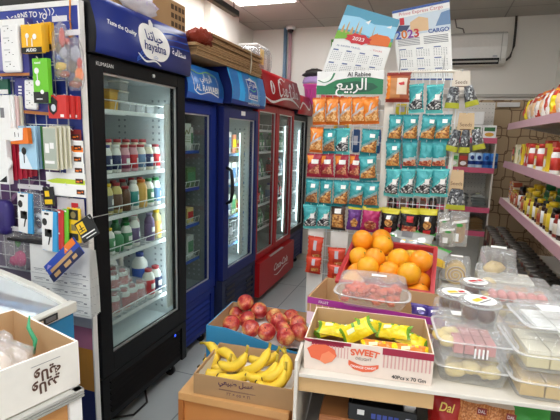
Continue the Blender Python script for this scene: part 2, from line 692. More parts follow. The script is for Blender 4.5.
# air conditioner
t = thing('air_conditioner', 'white split air conditioner mounted high on the back wall', 'air conditioner', (0.10, YB, 2.2))
b = MB()
b.prism([(0, 0.0), (-.16, 0.0), (-.2, .04), (-.21, .15), (-.19, .27), (-.12, .30), (0, .30)], 0, -.42, .48, mat('air conditioner shell', '#e9e7e0', 0.3))
b.build('casing', t, bevel=.006)
b = MB(); b.prism([(-.165, -.004), (-.204, .036), (-.2, .05), (-.15, .01)], 0, -.40, .42, BLACK); b.build('air_outlet', t)
b = MB(); b.prism([(-.16, .003), (-.2, .02), (-.205, .026), (-.163, .01)], 0, -.39, .41, mat('flap', '#d8d6d0', .4)); b.build('flap', t)
b = MB(); b.box(.425, .432, -.2105, -.205, .02, .28, mat('seam', '#bdbab2', .5)); b.box(.36, .40, -.211, -.206, .055, .07, mat('badge', '#b8babd', .3)); b.build('badge', t)
b = MB()
b.tube([(.592, YB - .1, 2.24), (.63, YB - .05, 2.28), (.655, YB - .03, 2.38), (.655, YB - .02, 2.55), (.65, YB - .02, ZC)], .011, mat('dark insulation', '#4a4540', .7), 8)
tag(b.build('drain_hose'), 'dark hose bending up from the air conditioner to the ceiling', 'hose')
b = MB()
b.tube([(0.10, YB - .02, ZC), (.12, YB - .02, 2.58), (.18, YB - .04, 2.56), (.2, YB - .06, 2.50)], .006, mat('grey flex', '#8a857c', .6), 6)
tag(b.build('cable'), 'thin grey cable dropping from the ceiling behind the air conditioner', 'cable')

# world: daylight from the open shop front behind the camera
w = bpy.data.worlds.new('world')
SC.world = w
w.use_nodes = True
bg = w.node_tree.nodes['Background']
bg.inputs['Color'].default_value = lin('#f4f7ff')
bg.inputs['Strength'].default_value = 0.9
SC.view_settings.view_transform = 'Standard'
SC.view_settings.look = 'None'
SC.view_settings.gamma = 1
SC.view_settings.use_curve_mapping = False
SC.view_settings.exposure = 0.32

t = thing('hanging_bar', 'black bar hung under the ceiling above the cardboard stack', 'bar', (-1.25, 2.45, 2.19))
b = MB(); b.box(-.02, .02, -.22, .22, 0, .035, BLACK); b.build('bar', t, bevel=.004)
for yy in (-.18, .18):
    b = MB(); b.tube([(0, yy, .03), (0, yy, ZC - 2.19)], .004, BLACK, 6); b.build('rod', t)
# ------------------------------------------------------------------ display fridges along the left wall
BLK = mat('fridge black', '#0e0f11', 0.45, spec=.25)
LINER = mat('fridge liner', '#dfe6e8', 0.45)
RACKW = mat('white coated wire', '#e6e9ea', 0.4)
GASKET = mat('door gasket', '#2a2c2f', 0.7)
LED = glow('fridge light tube', '#eef8ff', 7.0)


def arcpts(zb, zt, depth, back, n=8):
    """Front profile of a bulging canopy, (x, z) from bottom to top."""
    out = []
    for i in range(n + 1):
        t = i / n
        out.append((depth + .012 * sin(pi * min(1, t * 1.25)) - (depth * .5 + .01) * t ** 2.2, zb + (zt - zb) * t))
    return out


def fridge(name, label, xf, y0, y1, xb, zt, body, frame, canopy=None, doors=None, dz=(0.36, 1.72), fw=(0.055, 0.05, 0.06, 0.09),
           shelves=(), led=True, group=None, liner=LINER, grille='louvre', handle=None, depth_c=0.05, panel=None, pane=None, zb=0.10, rail=None, led_in=0.0):
    """xf front plane of the doors; doors list of (ya, yb) in local y; fw frame widths l, r, top, bottom."""
    W = y1 - y0
    D = xb - xf
    t = thing(name, label, 'fridge', (xf, y0, 0), group=group)
    th = .04
    bz = zt if canopy is None else canopy[0]
    b = MB()   # hollow cabinet, open at the front
    b.box(D, -.05, 0, th, zb, bz, body)
    b.box(D, -.05, W - th, W, zb, bz, body)
    b.box(D, D + th, th, W - th, zb, bz, body)
    b.box(D + th, -.05, th, W - th, bz - th, bz, body)
    b.box(D + th, -.05, th, W - th, zb, dz[0] + .03, body)
    b.build('cabinet', t)
    b = MB()
    i = th + .002
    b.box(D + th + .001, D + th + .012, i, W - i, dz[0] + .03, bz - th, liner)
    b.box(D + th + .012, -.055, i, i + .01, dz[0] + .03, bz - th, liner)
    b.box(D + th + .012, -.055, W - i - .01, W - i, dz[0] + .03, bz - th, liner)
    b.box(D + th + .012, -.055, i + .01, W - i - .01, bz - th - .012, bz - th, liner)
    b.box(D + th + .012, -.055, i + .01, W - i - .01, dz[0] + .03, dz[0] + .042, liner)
    slot = mat('shelf slot', '#9aa4a8', .5)
    for k in range(int((bz - .1 - dz[0] - .08) / .035)):   # perforated standards on the far side wall
        z = dz[0] + .08 + k * .035
        for xx in (-.09, -.13, -.17, -.36, -.40):
            b.box(xx - .012, xx, W - i - .0115, W - i - .0095, z, z + .012, slot)
    b.build('liner', t)
    if canopy:
        z0, z1, cm, deco = canopy
        prof = arcpts(z0, z1, depth_c, D)
        side = mat(name + ' canopy side ' + body.name, tuple(body.node_tree.nodes['Mix'].inputs['A'].default_value), .35)
        b = MB()
        n = len(prof)
        a0 = b.add([(x, 0, z) for x, z in prof] + [(D, 0, z1), (D, 0, z0)])
        a1 = b.add([(x, W, z) for x, z in prof] + [(D, W, z1), (D, W, z0)])
        for q in range(n - 1):
            b.face((a0 + q, a1 + q, a1 + q + 1, a0 + q + 1), cm, True)
        for q in (n - 1, n, n + 1):
            q2 = (q + 1) % (n + 2)
            b.face((a0 + q, a1 + q, a1 + q2, a0 + q2), side)
        b.face([a0 + q for q in range(n + 2)], side)
        b.face([a1 + q for q in reversed(range(n + 2))], side)
        can = b.build('canopy', t)
        H = z1 - z0

        def fn(x, y, off=.0015):
            """canopy space: x 0..W along the front, y 0..H up the bulge."""
            tt = max(0, min(1, y / H))
            f_ = tt * (n - 1); k_ = min(int(f_), n - 2)
            px = prof[k_][0] + (prof[k_ + 1][0] - prof[k_][0]) * (f_ - k_)
            return (px + off, x, z0 + y)
        deco(can, W, H, fn)
    for (ya, yb) in doors:
        b = MB()
        l, r, tp, bt = fw
        b.box(-.045, 0, ya, ya + l, dz[0], dz[1], frame)
        b.box(-.045, 0, yb - r, yb, dz[0], dz[1], frame)
        b.box(-.045, 0, ya + l, yb - r, dz[1] - tp, dz[1], frame)
        b.box(-.045, 0, ya + l, yb - r, dz[0], dz[0] + bt, frame)
        d = b.build('door', t, bevel=.004)
        b = MB(); b.box(-.03, -.022, ya + l, yb - r, dz[0] + bt, dz[1] - tp, pane or GLASS); b.build('glass_pane', d)
        b = MB()
        g = .008
        b.box(-.02, -.012, ya + l, ya + l + g, dz[0] + bt, dz[1] - tp, STEEL); b.box(-.02, -.012, yb - r - g, yb - r, dz[0] + bt, dz[1] - tp, STEEL)
        b.box(-.02, -.012, ya + l, yb - r, dz[0] + bt, dz[0] + bt + g, STEEL); b.box(-.02, -.012, ya + l, yb - r, dz[1] - tp - g, dz[1] - tp, STEEL)
        b.build('glass_trim', d)
        if handle:
            handle(d, ya, yb, dz)
        if led is True or (led == 'second' and ya > .1):
            b = MB(); b.box(-.075, -.052, yb - r - .022 - led_in, yb - r + .002 - led_in, dz[0] + bt + .03, dz[1] - tp - .1, LED)
            b.build('light_tube', t)
            b = MB(); b.box(-.06, -.05, yb - r - .045 - led_in, yb - r + .004 - led_in, dz[0] + bt + .02, dz[1] - tp - .09, WHITE); b.box(-.075, -.05, yb - r + .002 - led_in, yb - r + .006 - led_in, dz[0] + bt + .02, dz[1] - tp - .09, WHITE)
            b.build('light_holder', t)
    for z in shelves:
        b = MB()
        y_a, y_b = i + .015, W - i - .015
        xa, xc = -.10, D + .09
        for k in range(15):
            yy = y_a + (y_b - y_a) * k / 14
            b.tube([(xc, yy, z), (xa, yy, z)], .0022, RACKW, 5)
        for xx in (xa, (xa + xc) / 2, xc):
            b.tube([(xx, y_a, z - .004), (xx, y_b, z - .004)], .0035, RACKW, 6)
        b.tube([(xa, y_a, z), (xa + .012, y_a, z + .045), (xa + .012, y_b, z + .045), (xa, y_b, z)], .003, RACKW, 6)
        for k in range(1, 6):
            yy = y_a + (y_b - y_a) * k / 6
            b.tube([(xa, yy, z), (xa + .012, yy, z + .045)], .002, RACKW, 5)
        s = b.build('shelf', t)
        b = MB(); b.box(xa + .006, xa + .010, y_a, y_b, z - .016, z + .004, rail or RACKW); b.build('price_rail', s)
    b = MB()   # lower grille
    gz0, gz1 = zb, dz[0] - .008
    gm = panel or body
    if grille == 'louvre':
        b.box(-.07, -.018, .0, W, gz0, gz1, gm)
        N = 6
        for k in range(N):
            z = gz0 + .05 + (gz1 - gz0 - .09) * k / (N - 1)
            b.prism([(-.018, z - .006), (-.004, z - .008), (-.018, z + .010)], 1, .06, W - .06, gm)
        for yy in (0, W - .045):
            b.box(-.018, -.004, yy, yy + .045, gz0, gz1, gm)
        b.box(-.018, -.004, .045, W - .045, gz1 - .03, gz1, gm)
    else:
        b.box(-.07, .045, 0, W, gz0, gz1, gm)
    g = b.build('grille', t, bevel=.002)
    for yy in (.06, W - .06):
        for xx in (-.08, D + .08):
            b = MB()
            b.tube([(xx, yy - .012, .03), (xx, yy + .012, .03)], .03, BLACK, 14)
            b.box(xx - .015, xx + .015, yy - .02, yy + .02, .045, zb, STEEL)
            b.build('caster', t)
    return t, g


# --- fridge one: black with the hayatna canopy
HAY = mat('deep blue canopy print', '#142672', 0.35, spec=.35)
HAYL = mat('lighter blue canopy print', '#2c55b4', 0.3)


def deco_hay(can, W, H, fn):
    b = MB()
    for k in range(3):
        stroke(b, [(W * .36, .01 + k * .006), (W * .5, .06 + k * .03), (W * .72, .12 + k * .03), (W * .99, .13 + k * .035)], .006, HAYL, lambda x, y: fn(x, y, .0008))
    b.build('swoosh', can)
    b = MB()
    cx_ = W * .545
    pts = []
    for k in range(40):
        a = 2 * pi * k / 40
        r = .078 * (1 + .16 * abs(cos(a)) - .16 * (max(0, sin(a)) ** 8) - .10 * (max(0, -sin(a)) ** 10))
        pts.append((cx_ + r * cos(a) * 1.34, .112 + r * sin(a) * 1.1))
    patch(b, pts, WHITE, fn)
    patch(b, [(cx_ + x * .9, y) for x, y in ((-.004, .168), (-.02, .19), (-.014, .212), (.004, .218), (.018, .2), (.014, .18), (.006, .168))], WHITE, fn)
    stroke(b, [(cx_ - .13, .045), (cx_ - .07, .018), (cx_, .028), (cx_ + .05, .012)], [.003, .009, .008, .003], WHITE, fn)
    lg = b.build('emblem', can)
    b = MB()
    write(b, 'حياتنا', .062, HAY, lambda x, y: fn(cx_ + x, .132 + y, .003), bold=.0012)
    write(b, 'hayatna', .056, HAY, lambda x, y: fn(cx_ + x, .083 + y, .003), bold=.0008)
    write(b, 'oOo', .02, mat('pale blue flower', '#6d86c4', .4), lambda x, y: fn(cx_ + x, .045 + y, .003))
    b.build('lettering', lg)
    b = MB()
    write(b, 'Taste the Quality', .026, WHITE, lambda x, y: fn(W * .225 + x, .125 + y - x * .06), shear=.35, bold=.0004)
    write(b, 'ستلامة', .046, WHITE, lambda x, y: fn(W * .83 + x, .10 + y), bold=.0006)
    b.build('lettering', can)


def lock1(d, ya, yb, dz):
    b = MB()
    b.lathe([(.009, 0), (.009, .006), (.006, .008)], STEEL, seg=14)
    b.xf(Matrix.Translation((0, ya + .42, dz[1] - .03)) @ Matrix.Rotation(pi / 2, 4, 'Y')).build('lock', d)
    b = MB()
    write(b, 'KLIMASAN', .022, WHITE, lambda x, y: (.0012, ya + .085 + x, dz[1] - .03 + y))
    b.build('lettering', d)


F1, g1 = fridge('display_fridge', 'tall black glass door fridge of milk bottles with dark blue canopy', -1.32, 1.452, 2.165, -2.03, 1.98, BLK, BLK,
                (1.757, 1.985, HAY, deco_hay), [(0.0, .713)], (0.345, 1.752), (.075, .075, .06, .09),
                (0.53, 0.853, 1.05, 1.249, 1.545), depth_c=.03, handle=lock1)
b = MB(); b.lathe([(.011, 0), (.011, .008)], BLACK, seg=14)
b.lathe([(.007, .008), (.006, .011)], glow('blue switch light', '#2a55ff', 1.2), seg=14)
b.xf(Matrix.Translation((-.004, .58, .30)) @ Matrix.Rotation(pi / 2, 4, 'Y')).build('power_switch', g1)
b = MB(); b.tube([(-.2, .15, .1), (-.12, .16, .015), (-.03, .24, .008), (-.02, .34, .02), (-.1, .42, .1)], .006, BLACK, 6); b.build('power_cable', F1)

# --- fridge two: blue, Al Rawabi
BLUEF = mat('blue fridge enamel', '#152a78', 0.45, spec=.35)
RAW = mat('azure canopy print', '#1f6fc0', 0.3)
RAWD = mat('royal canopy print', '#1b4fa6', 0.3)


def deco_raw(can, W, H, fn):
    b = MB()
    patch(b, [(0, 0), (W, 0), (W, .03), (W * .6, .05), (W * .3, .02), (0, .035)], RAWD, lambda x, y: fn(x, y, .0008))
    cx_ = W * .50
    stroke(b, [(cx_ - .15, .05), (cx_ - .08, .03), (cx_ + .03, .05), (cx_ + .15, .03)], .006, WHITE, fn)
    stroke(b, [(cx_ - .15, .165), (cx_ - .06, .15), (cx_ + .05, .17), (cx_ + .15, .15)], .006, mat('lime swoosh', '#8fc04a', .4), fn)
    stroke(b, [(cx_ - .15, .05), (cx_ - .155, .11), (cx_ - .15, .165)], .004, WHITE, fn)
    stroke(b, [(cx_ + .15, .03), (cx_ + .145, .09), (cx_ + .15, .15)], .004, WHITE, fn)
    lg = b.build('emblem', can)
    b = MB()
    write(b, 'الروابي', .058, WHITE, lambda x, y: fn(cx_ + x, .122 + y, .003), bold=.0008)
    write(b, 'AL RAWABI', .046, WHITE, lambda x, y: fn(cx_ + x, .068 + y, .003), width=.27, bold=.0006)
    b.build('lettering', lg)


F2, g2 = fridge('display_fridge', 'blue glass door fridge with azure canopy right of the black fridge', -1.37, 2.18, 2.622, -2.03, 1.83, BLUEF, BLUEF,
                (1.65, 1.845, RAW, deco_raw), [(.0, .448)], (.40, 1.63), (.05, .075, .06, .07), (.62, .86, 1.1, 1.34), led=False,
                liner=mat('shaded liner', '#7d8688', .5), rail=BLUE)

# --- fridge three: blue, Almarai
NAVYF = mat('navy fridge enamel', '#131f60', 0.45, spec=.35)
ALM = mat('sky canopy print', '#2f9fdc', 0.3)
ALMD = mat('blue canopy facet', '#2178c2', 0.3)


def deco_alm(can, W, H, fn):
    b = MB()
    lo = lambda x, y: fn(x, y, .0008)
    for x0 in (.0, .2, .47):
        patch(b, [(x0, 0), (x0 + .10, 0), (x0 + .16, H * .99), (x0 + .02, H * .99)], ALMD, lo)
    patch(b, [(0, 0), (W, 0), (W, .02), (0, .03)], BLUEF, lambda x, y: fn(x, y, .0012))
    b.build('facet', can)
    b = MB()
    cx_ = W * .58
    patch(b, [(cx_ - .085, .05), (cx_ + .085, .045), (cx_ + .085, .185), (cx_ + .04, .19), (cx_, .205), (cx_ - .04, .19), (cx_ - .085, .185)], WHITE, lambda x, y: fn(x, y, .002))
    patch(b, [(cx_ - .077, .057), (cx_ + .077, .052), (cx_ + .077, .178), (cx_ - .077, .18)], BLUE, lambda x, y: fn(x, y, .003))
    lg = b.build('emblem', can)
    b = MB()
    up = lambda x, y: fn(cx_ + x, y, .0045)
    write(b, 'المراعي', .06, WHITE, lambda x, y: up(x, .15 + y), bold=.001)
    write(b, 'Almarai', .048, WHITE, lambda x, y: up(x, .078 + y), bold=.001)
    stroke(b, [(-.05, .118), (0, .108), (.05, .118)], .008, mat('mint', '#58c08a', .4), lambda x, y: up(x, y))
    b.build('lettering', lg)
    b = MB()
    write(b, 'www.almarai.com', .03, WHITE, lambda x, y: fn(W * .62 + x, .022 + y, .003))
    b.build('lettering', can)


def handle3(d, ya, yb, dz):
    b = MB()
    y = ya + .045
    b.tube([(.0, y, .98), (.035, y, 1.0), (.045, y, 1.06), (.045, y, 1.14), (.035, y, 1.21), (.0, y, 1.23)], .012, BLACK, 10)
    b.build('handle', d)
    b = MB(); b.box(0, .004, (ya + yb) / 2 - .03, (ya + yb) / 2 + .035, dz[1] - .045, dz[1] - .015, WHITE); b.build('badge', d)


F3, g3 = fridge('display_fridge', 'navy glass door fridge with black loop handle and sky blue canopy', -1.32, 2.645, 3.25, -2.03, 1.88, NAVYF, NAVYF,
                (1.655, 1.885, ALM, deco_alm), [(.0, .605)], (.43, 1.635), (.08, .06, .07, .07), (.62, .84, 1.08, 1.31), handle=handle3, depth_c=.05, led_in=.11,
                panel=mat('dark navy grille', '#1c2444', .5), rail=mat('blue price rail', '#4a8fd6', .4))
for y0, n in ((.07, 5), (.42, 4)):
    b = MB()
    for k in range(n):
        b.box(-.003, .001, y0, y0 + .13, .16 + k * .045, .178 + k * .045, BLACK)
    b.build('vent', g3)

# --- fridge four: red two-door
REDF = mat('red fridge enamel', '#a8141b', 0.4, spec=.35)


def deco_coke(can, W, H, fn):
    b = MB()
    lo = lambda x, y: fn(x, y, .001)
    stroke(b, [(.0, .045), (.2, .015), (.45, .06), (.7, .07), (W - .02, .02)], [.008, .02, .02, .02, .006], WHITE, lo)
    lg = b.build('swoosh', can)
    b = MB()
    up = lambda x, y: fn(.56 + x, .135 + y * 1.15, .003)
    stroke(b, [(-.13, .035), (-.155, .06), (-.20, .04), (-.215, -.02), (-.18, -.05), (-.13, -.03)], [.008, .018, .026, .026, .018, .008], WHITE, up)
    stroke(b, [(-.20, .06), (-.10, .085), (-.03, .07), (.0, .09)], [.006, .012, .010, .004], WHITE, up)
    for ox in (-.115, -.045):
        stroke(b, [(ox + k * .004 + .02 * cos(a), -.015 + .026 * sin(a)) for k, a in enumerate([q * pi / 4 for q in range(9)])], .010, WHITE, up)
    stroke(b, [(-.085, .0), (-.07, -.035), (-.055, -.03)], .006, WHITE, up)
    stroke(b, [(.0, .01), (-.02, .012), (-.035, -.015), (-.012, -.04), (.012, -.028)], .011, WHITE, up)
    stroke(b, [(.012, .01), (.01, -.03), (.03, -.03)], .010, WHITE, up)
    stroke(b, [(.04, -.005), (.07, .0)], .010, WHITE, up)
    stroke(b, [(.165, .035), (.14, .06), (.10, .04), (.085, -.02), (.115, -.05), (.165, -.03)], [.008, .018, .026, .026, .018, .008], WHITE, up)
    stroke(b, [(.185 + .02 * cos(a), -.015 + .026 * sin(a)) for a in [q * pi / 4 for q in range(9)]], .010, WHITE, up)
    stroke(b, [(.215, -.03), (.25, .07), (.235, .07), (.235, -.03), (.255, -.03)], .009, WHITE, up)
    stroke(b, [(.30, .0), (.285, .012), (.268, -.015), (.285, -.04), (.302, -.02), (.305, .01), (.305, -.035), (.32, -.03)], .009, WHITE, up)
    b.build('lettering', can)
    b = MB()   # bottle silhouette in a white ring at the left
    patch(b, ell(.18, .13, .05, .055), WHITE, lambda x, y: fn(x, y, .003))
    patch(b, [(.165, .09), (.195, .09), (.2, .12), (.19, .14), (.195, .155), (.188, .175), (.172, .175), (.165, .155), (.17, .14), (.16, .12)], REDF, lambda x, y: fn(x, y, .0045))
    b.build('emblem', can)


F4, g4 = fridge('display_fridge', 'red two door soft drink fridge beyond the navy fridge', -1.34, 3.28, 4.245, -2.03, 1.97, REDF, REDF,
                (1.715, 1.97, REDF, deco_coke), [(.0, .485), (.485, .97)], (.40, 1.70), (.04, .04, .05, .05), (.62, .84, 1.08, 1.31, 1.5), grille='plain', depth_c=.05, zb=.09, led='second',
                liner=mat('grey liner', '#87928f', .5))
b = MB()
stroke(b, [(0, .0), (.1, -.02), (.3, .01), (.42, .0)], [.002, .008, .008, .002], WHITE, lambda x, y: (.0465, .36 + x, .19 + y))
write(b, 'Coca-Cola', .14, WHITE, lambda x, y: (.0465, .56 + x, .255 + y), shear=.3, width=.40, bold=.002)
b.build('lettering', g4)
b = MB(); b.box(.03, .05, .25, .60, .388, .398, STEEL); b.build('trim_rail', g4)

# --- fridge five: dark, half hidden at the far end
def deco_dark(can, W, H, fn):
    b = MB()
    stroke(b, [(.05, .05), (.2, .12), (.4, .06), (.5, .16)], .02, WHITE, lambda x, y: fn(x, y, .001))
    b.build('swoosh', can)


F5, g5 = fridge('display_fridge', 'dark fridge with navy base at the far end of the row', -1.36, 4.255, 4.81, -2.03, 1.9, mat('dark navy enamel', '#20223c', .4), BLK,
                (1.68, 1.88, mat('red canopy', '#b8222a', .35), deco_dark), [(.0, .56)], (.42, 1.67), (.05, .05, .05, .05), (.62, .84, 1.08, 1.31), grille='louvre',
                panel=mat('navy base', '#23285c', .5))
# ------------------------------------------------------------------ bottles and packs in the fridges
def bottle(name, h, r, body, label, cap, neck=.42, l0=.18, l1=.62, capr=None, waist=0.0, seg=14):
    t = thing(name, '-', 'bottle')
    b = MB()
    nr = r * neck
    zs = h * .68
    prof = [(r * .9, 0), (r, .006)]
    if waist:
        prof += [(r, zs * .4), (r * (1 - waist), zs * .6), (r, zs * .85)]
    prof += [(r, zs), (r * .9, zs + (h - zs) * .28), (nr * 1.1, h * .88), (nr, h * .9)]
    b.lathe(prof, body, seg=seg)
    b.build('bottle_body', t)
    if label:
        b = MB()
        b.lathe([(r * .98, zs * l0), (r + .0008, zs * l0 + .0005), (r + .0008, zs * (l1 + .3)), (r * .98, zs * (l1 + .3) + .0005)], label, seg=seg, cap=False)
        lab = b.build('label', t)
        b = MB()   # emblem on the label, both sides
        for sg in (-1, 1):
            for a0 in (0,):
                pts = []
                b0 = b.add([((r + .0016) * cos(a0 + q * .5 / 4 * sg + (0)), (r + .0016) * sin(a0 + q * .5 / 4 * sg), zs * (.42 + l0 * .3)) for q in range(5)]
                           + [((r + .0016) * cos(a0 + q * .5 / 4 * sg), (r + .0016) * sin(a0 + q * .5 / 4 * sg), zs * (.68 + l0 * .3)) for q in range(5)])
                for q in range(4):
                    b.face((b0 + q, b0 + q + 1, b0 + 6 + q, b0 + 5 + q), WHITE if label is not WHITE else BLUE)
        b.build('emblem', lab)
    b = MB()
    cr = capr or nr * 1.22
    b.lathe([(cr, h * .895), (cr, h * .99), (cr * .85, h)], cap, seg=seg)
    b.build('cap', t)
    return t


MILK = mat('milk white', '#f1efe9', 0.35)
CREAM = mat('cream milk', '#e9dfc4', 0.35)
NAVY = mat('navy label', '#1f2f63', 0.4)
PINK = mat('strawberry pink', '#d9a0aa', 0.4)
MAGENTA = mat('magenta label', '#a0486e', 0.4)
GREY = mat('grey brown drink', '#8d8378', 0.4)
BROWN = mat('chocolate brown', '#6b4a36', 0.4)
OJ = mat('orange juice', '#dfae58', 0.3)
LGREEN = mat('leaf green label', '#4f8f62', 0.4)
PURPLE = mat('purple label', '#6f5c86', 0.4)
CAPR = mat('red cap', '#b84048', 0.35)
CAPB = mat('navy cap', '#223a86', 0.35)
CAPY = mat('yellow cap', '#f1c92a', 0.35)
CAPG = mat('green cap', '#2c8a48', 0.35)
YJ = mat('yellow juice', '#d9c880', 0.3)
LBLUE = mat('light blue label', '#6a8fb8', 0.4)

S2, S3, S4, S5, S1 = 1.252, 1.053, .856, .533, 1.548
FR = 'of black fridge'
KINDS = {}


def bot(key, *a, **k):
    if key not in KINDS:
        KINDS[key] = Kind(bottle(*a, **k))
    return KINDS[key]


rows = []
Yc = lambda i, n: 1.62 + (2.075 - 1.62) * i / (n - 1)
# shelf two: front row and back row of milk
f2 = [('a', 'white milk bottle with navy label and red cap', MILK, NAVY, CAPR), ('b', 'white milk bottle with navy label and navy cap', MILK, NAVY, CAPB),
      ('b2', 'small white milk bottle with navy band and white cap', MILK, NAVY, WHITE), ('c', 'pink strawberry milk bottle with magenta label', PINK, MAGENTA, CAPR),
      ('c2', 'pink milk bottle with red label and red cap', PINK, RED, CAPR), ('d', 'white milk bottle with light blue label', MILK, LBLUE, CAPR),
      ('d2', 'cream milk bottle with navy label and white cap', CREAM, NAVY, WHITE), ('e', 'white milk bottle with red label', MILK, RED, CAPR)]
for i, (k, l, bo, la, ca) in enumerate(f2):
    bot(k, 'milk_bottle', .135, .026, bo, la, ca, neck=.6).put((-1.458, Yc(i, 8), S2), (0, 0, .4 * (i % 3)), l + ', second shelf front ' + FR, 'bottles in the black fridge')
for i in range(7):
    bot('bk', 'milk_bottle', .16, .03, CREAM, None, CAPR, neck=.55).put((-1.545, 1.66 + .07 * i, S2), (0, 0, 0),
        'cream bottle with red cap, %s along the second shelf back %s' % (ORD[i], FR), 'bottles in the black fridge')
f3 = [('g', 'grey brown drink bottle with grey label', GREY, mat('grey label', '#6f6e72', .4), WHITE), ('h', 'yellow bottle with grey label and yellow cap', YJ, mat('grey label', '#6f6e72', .4), CAPY),
      ('h2', 'yellow bottle with dark label and red cap', YJ, BROWN, CAPR), ('i', 'chocolate milk bottle with red cap', BROWN, None, CAPR),
      ('j', 'white bottle with green label', MILK, mat('teal label', '#2f8c86', .4), WHITE), ('k', 'orange juice bottle with orange cap', OJ, None, ORANGE),
      ('l', 'white bottle with green cap and green label', MILK, LGREEN, CAPG), ('m', 'white bottle with light blue label and green cap', MILK, LBLUE, CAPG)]
for i, (k, l, bo, la, ca) in enumerate(f3):
    bot(k, 'drink_bottle', .15 if i != 3 else .125, .027 if i != 5 else .031, bo, la, ca, neck=.55).put((-1.46, Yc(i, 8), S3), (0, 0, .5 * (i % 3)), l + ', third shelf ' + FR, 'bottles in the black fridge')
f4 = [('n', 'white bottle with orange label', MILK, ORANGE, WHITE), ('o', 'green labelled bottle with yellow cap', MILK, LGREEN, CAPY), ('p', 'short green bottle with white cap', LGREEN, None, WHITE),
      ('q', 'white bottle with green label and green cap', MILK, LGREEN, CAPG), ('r', 'tall white bottle with purple label', MILK, PURPLE, WHITE),
      ('s', 'pink bottle with pink cap', PINK, PURPLE, PINK), ('t', 'purple grape drink bottle', mat('grape', '#75608a', .35), PURPLE, mat('grape cap', '#8d86a8', .4)), ('u', 'yellow juice bottle with yellow cap', YJ, OJ, CAPY)]
for i, (k, l, bo, la, ca) in enumerate(f4):
    bot('4' + k, 'drink_bottle', (.12, .13, .1, .135, .155, .155, .155, .165)[i], .028, bo, la, ca, neck=.5, waist=.12 if i in (5, 7) else 0).put(
        (-1.46 - (.05 if i == 5 else 0), Yc(i, 8), S4), (0, 0, .5 * (i % 3)), l + ', fourth shelf ' + FR, 'bottles in the black fridge')
for i in range(6):   # back rows
    bot('3b', 'drink_bottle', .15, .027, GREY, BROWN, CAPR, neck=.5).put((-1.54, 1.68 + .072 * i, S3), (0, 0, 0),
        'brown drink bottle, %s along the third shelf back %s' % (ORD[i], FR), 'bottles in the black fridge')
for i in range(5):
    bot('4b', 'drink_bottle', .14, .027, LGREEN, None, CAPG, neck=.5).put((-1.54, 1.67 + .08 * i, S4), (0, 0, 0),
        'green drink bottle, %s along the fourth shelf back %s' % (ORD[i], FR), 'bottles in the black fridge')


def jug():
    t = thing('milk_jug', '-', 'jug')
    b = MB(); b.lathe([(.06, 0), (.066, .01), (.066, .13), (.055, .17), (.028, .215), (.018, .225), (.018, .235)], MILK, seg=18); b.build('jug_body', t)
    b = MB(); b.tube([(.03, .0, .205), (.06, 0, .205), (.085, 0, .18), (.085, 0, .12), (.066, 0, .09)], .012, MILK, 8); b.build('handle', t)
    b = MB(); b.lathe([(.022, .232), (.022, .252), (.019, .256)], CAPB, seg=16); b.build('cap', t)
    return t


J = Kind(jug())
J.put((-1.675, 1.70, S5), (0, 0, 1.2), 'white milk jug with navy cap at back left of the bottom fridge shelf', 'milk jugs', 1.17)
J.put((-1.665, 1.88, S5), (0, 0, 1.2), 'white milk jug with curved handle right of the other jug on the bottom shelf', 'milk jugs', 1.17)
bot('big', 'milk_bottle', .24, .045, MILK, BLUE, CAPB, neck=.4).put((-1.545, 2.03, S5), (0, 0, .2), 'large white milk bottle with blue label and navy cap at bottom of the black fridge')
bot('sm1', 'milk_bottle', .165, .034, MILK, NAVY, CAPR, neck=.5).put((-1.455, 2.05, S5), (0, 0, 0), 'small milk bottle with navy label in front of the large milk bottle')
bot('sm2', 'milk_bottle', .165, .034, MILK, RED, CAPR, neck=.5).put((-1.455, 1.985, S5), (0, 0, 0), 'small milk bottle with red label left of the navy labelled small bottle')
SHRINK = clear('shrink film', '#ffffff', .14, .10, .9, 55, .22)


def multipack():
    t = thing('bottle_pack', '-', 'multipack')
    for i in range(3):
        for j in range(2):
            for z, s in ((0, 1),):
                b = MB()
                c = (-.035 + .07 * j, -.07 + .07 * i, 0)
                b.lathe([(.028, 0), (.03, .006), (.03, .085), (.015, .105)], MILK, c, seg=12)
                o = b.build('bottle', t)
                b = MB(); b.lathe([(.0308, .015), (.0308, .075)], RED, c, seg=12, cap=False); b.build('label', o)
                b = MB(); b.lathe([(.018, .1), (.018, .118)], CAPR, c, seg=12); b.build('cap', o)
    b = MB()
    def P(u, v):
        a = 2 * pi * u
        e = .35
        sx = abs(cos(a)) ** e * (1 if cos(a) > 0 else -1); sy = abs(sin(a)) ** e * (1 if sin(a) > 0 else -1)
        k = 1 if v < .7 else 1 - (v - .7) * 2.6
        n = noise.noise(Vector((sx * 2, sy * 2, v * 4))) * .006
        return Vector((sx * (.073 * k + n), sy * (.109 * k + n), .002 + .125 * min(1, v / .75) + n))
    b.grid(P, 36, 12, SHRINK, True, True)
    b.build('shrink_wrap', t)
    return t


MP = Kind(multipack())
MP.put((-1.50, 1.64, S5), (0, 0, 0), 'shrink wrapped pack of red capped bottles at lower left of the bottom shelf', 'shrink wrapped bottle packs')
MP.put((-1.50, 1.853, S5), (0, 0, .05), 'shrink wrapped pack of red capped bottles beside the small milk bottles', 'shrink wrapped bottle packs', .96)
MP.put((-1.50, 1.72, S5 + .130), (0, 0, -.06), 'shrink wrapped pack of red bottles lying on top of the other packs', 'shrink wrapped bottle packs', (.9, .9, .75))


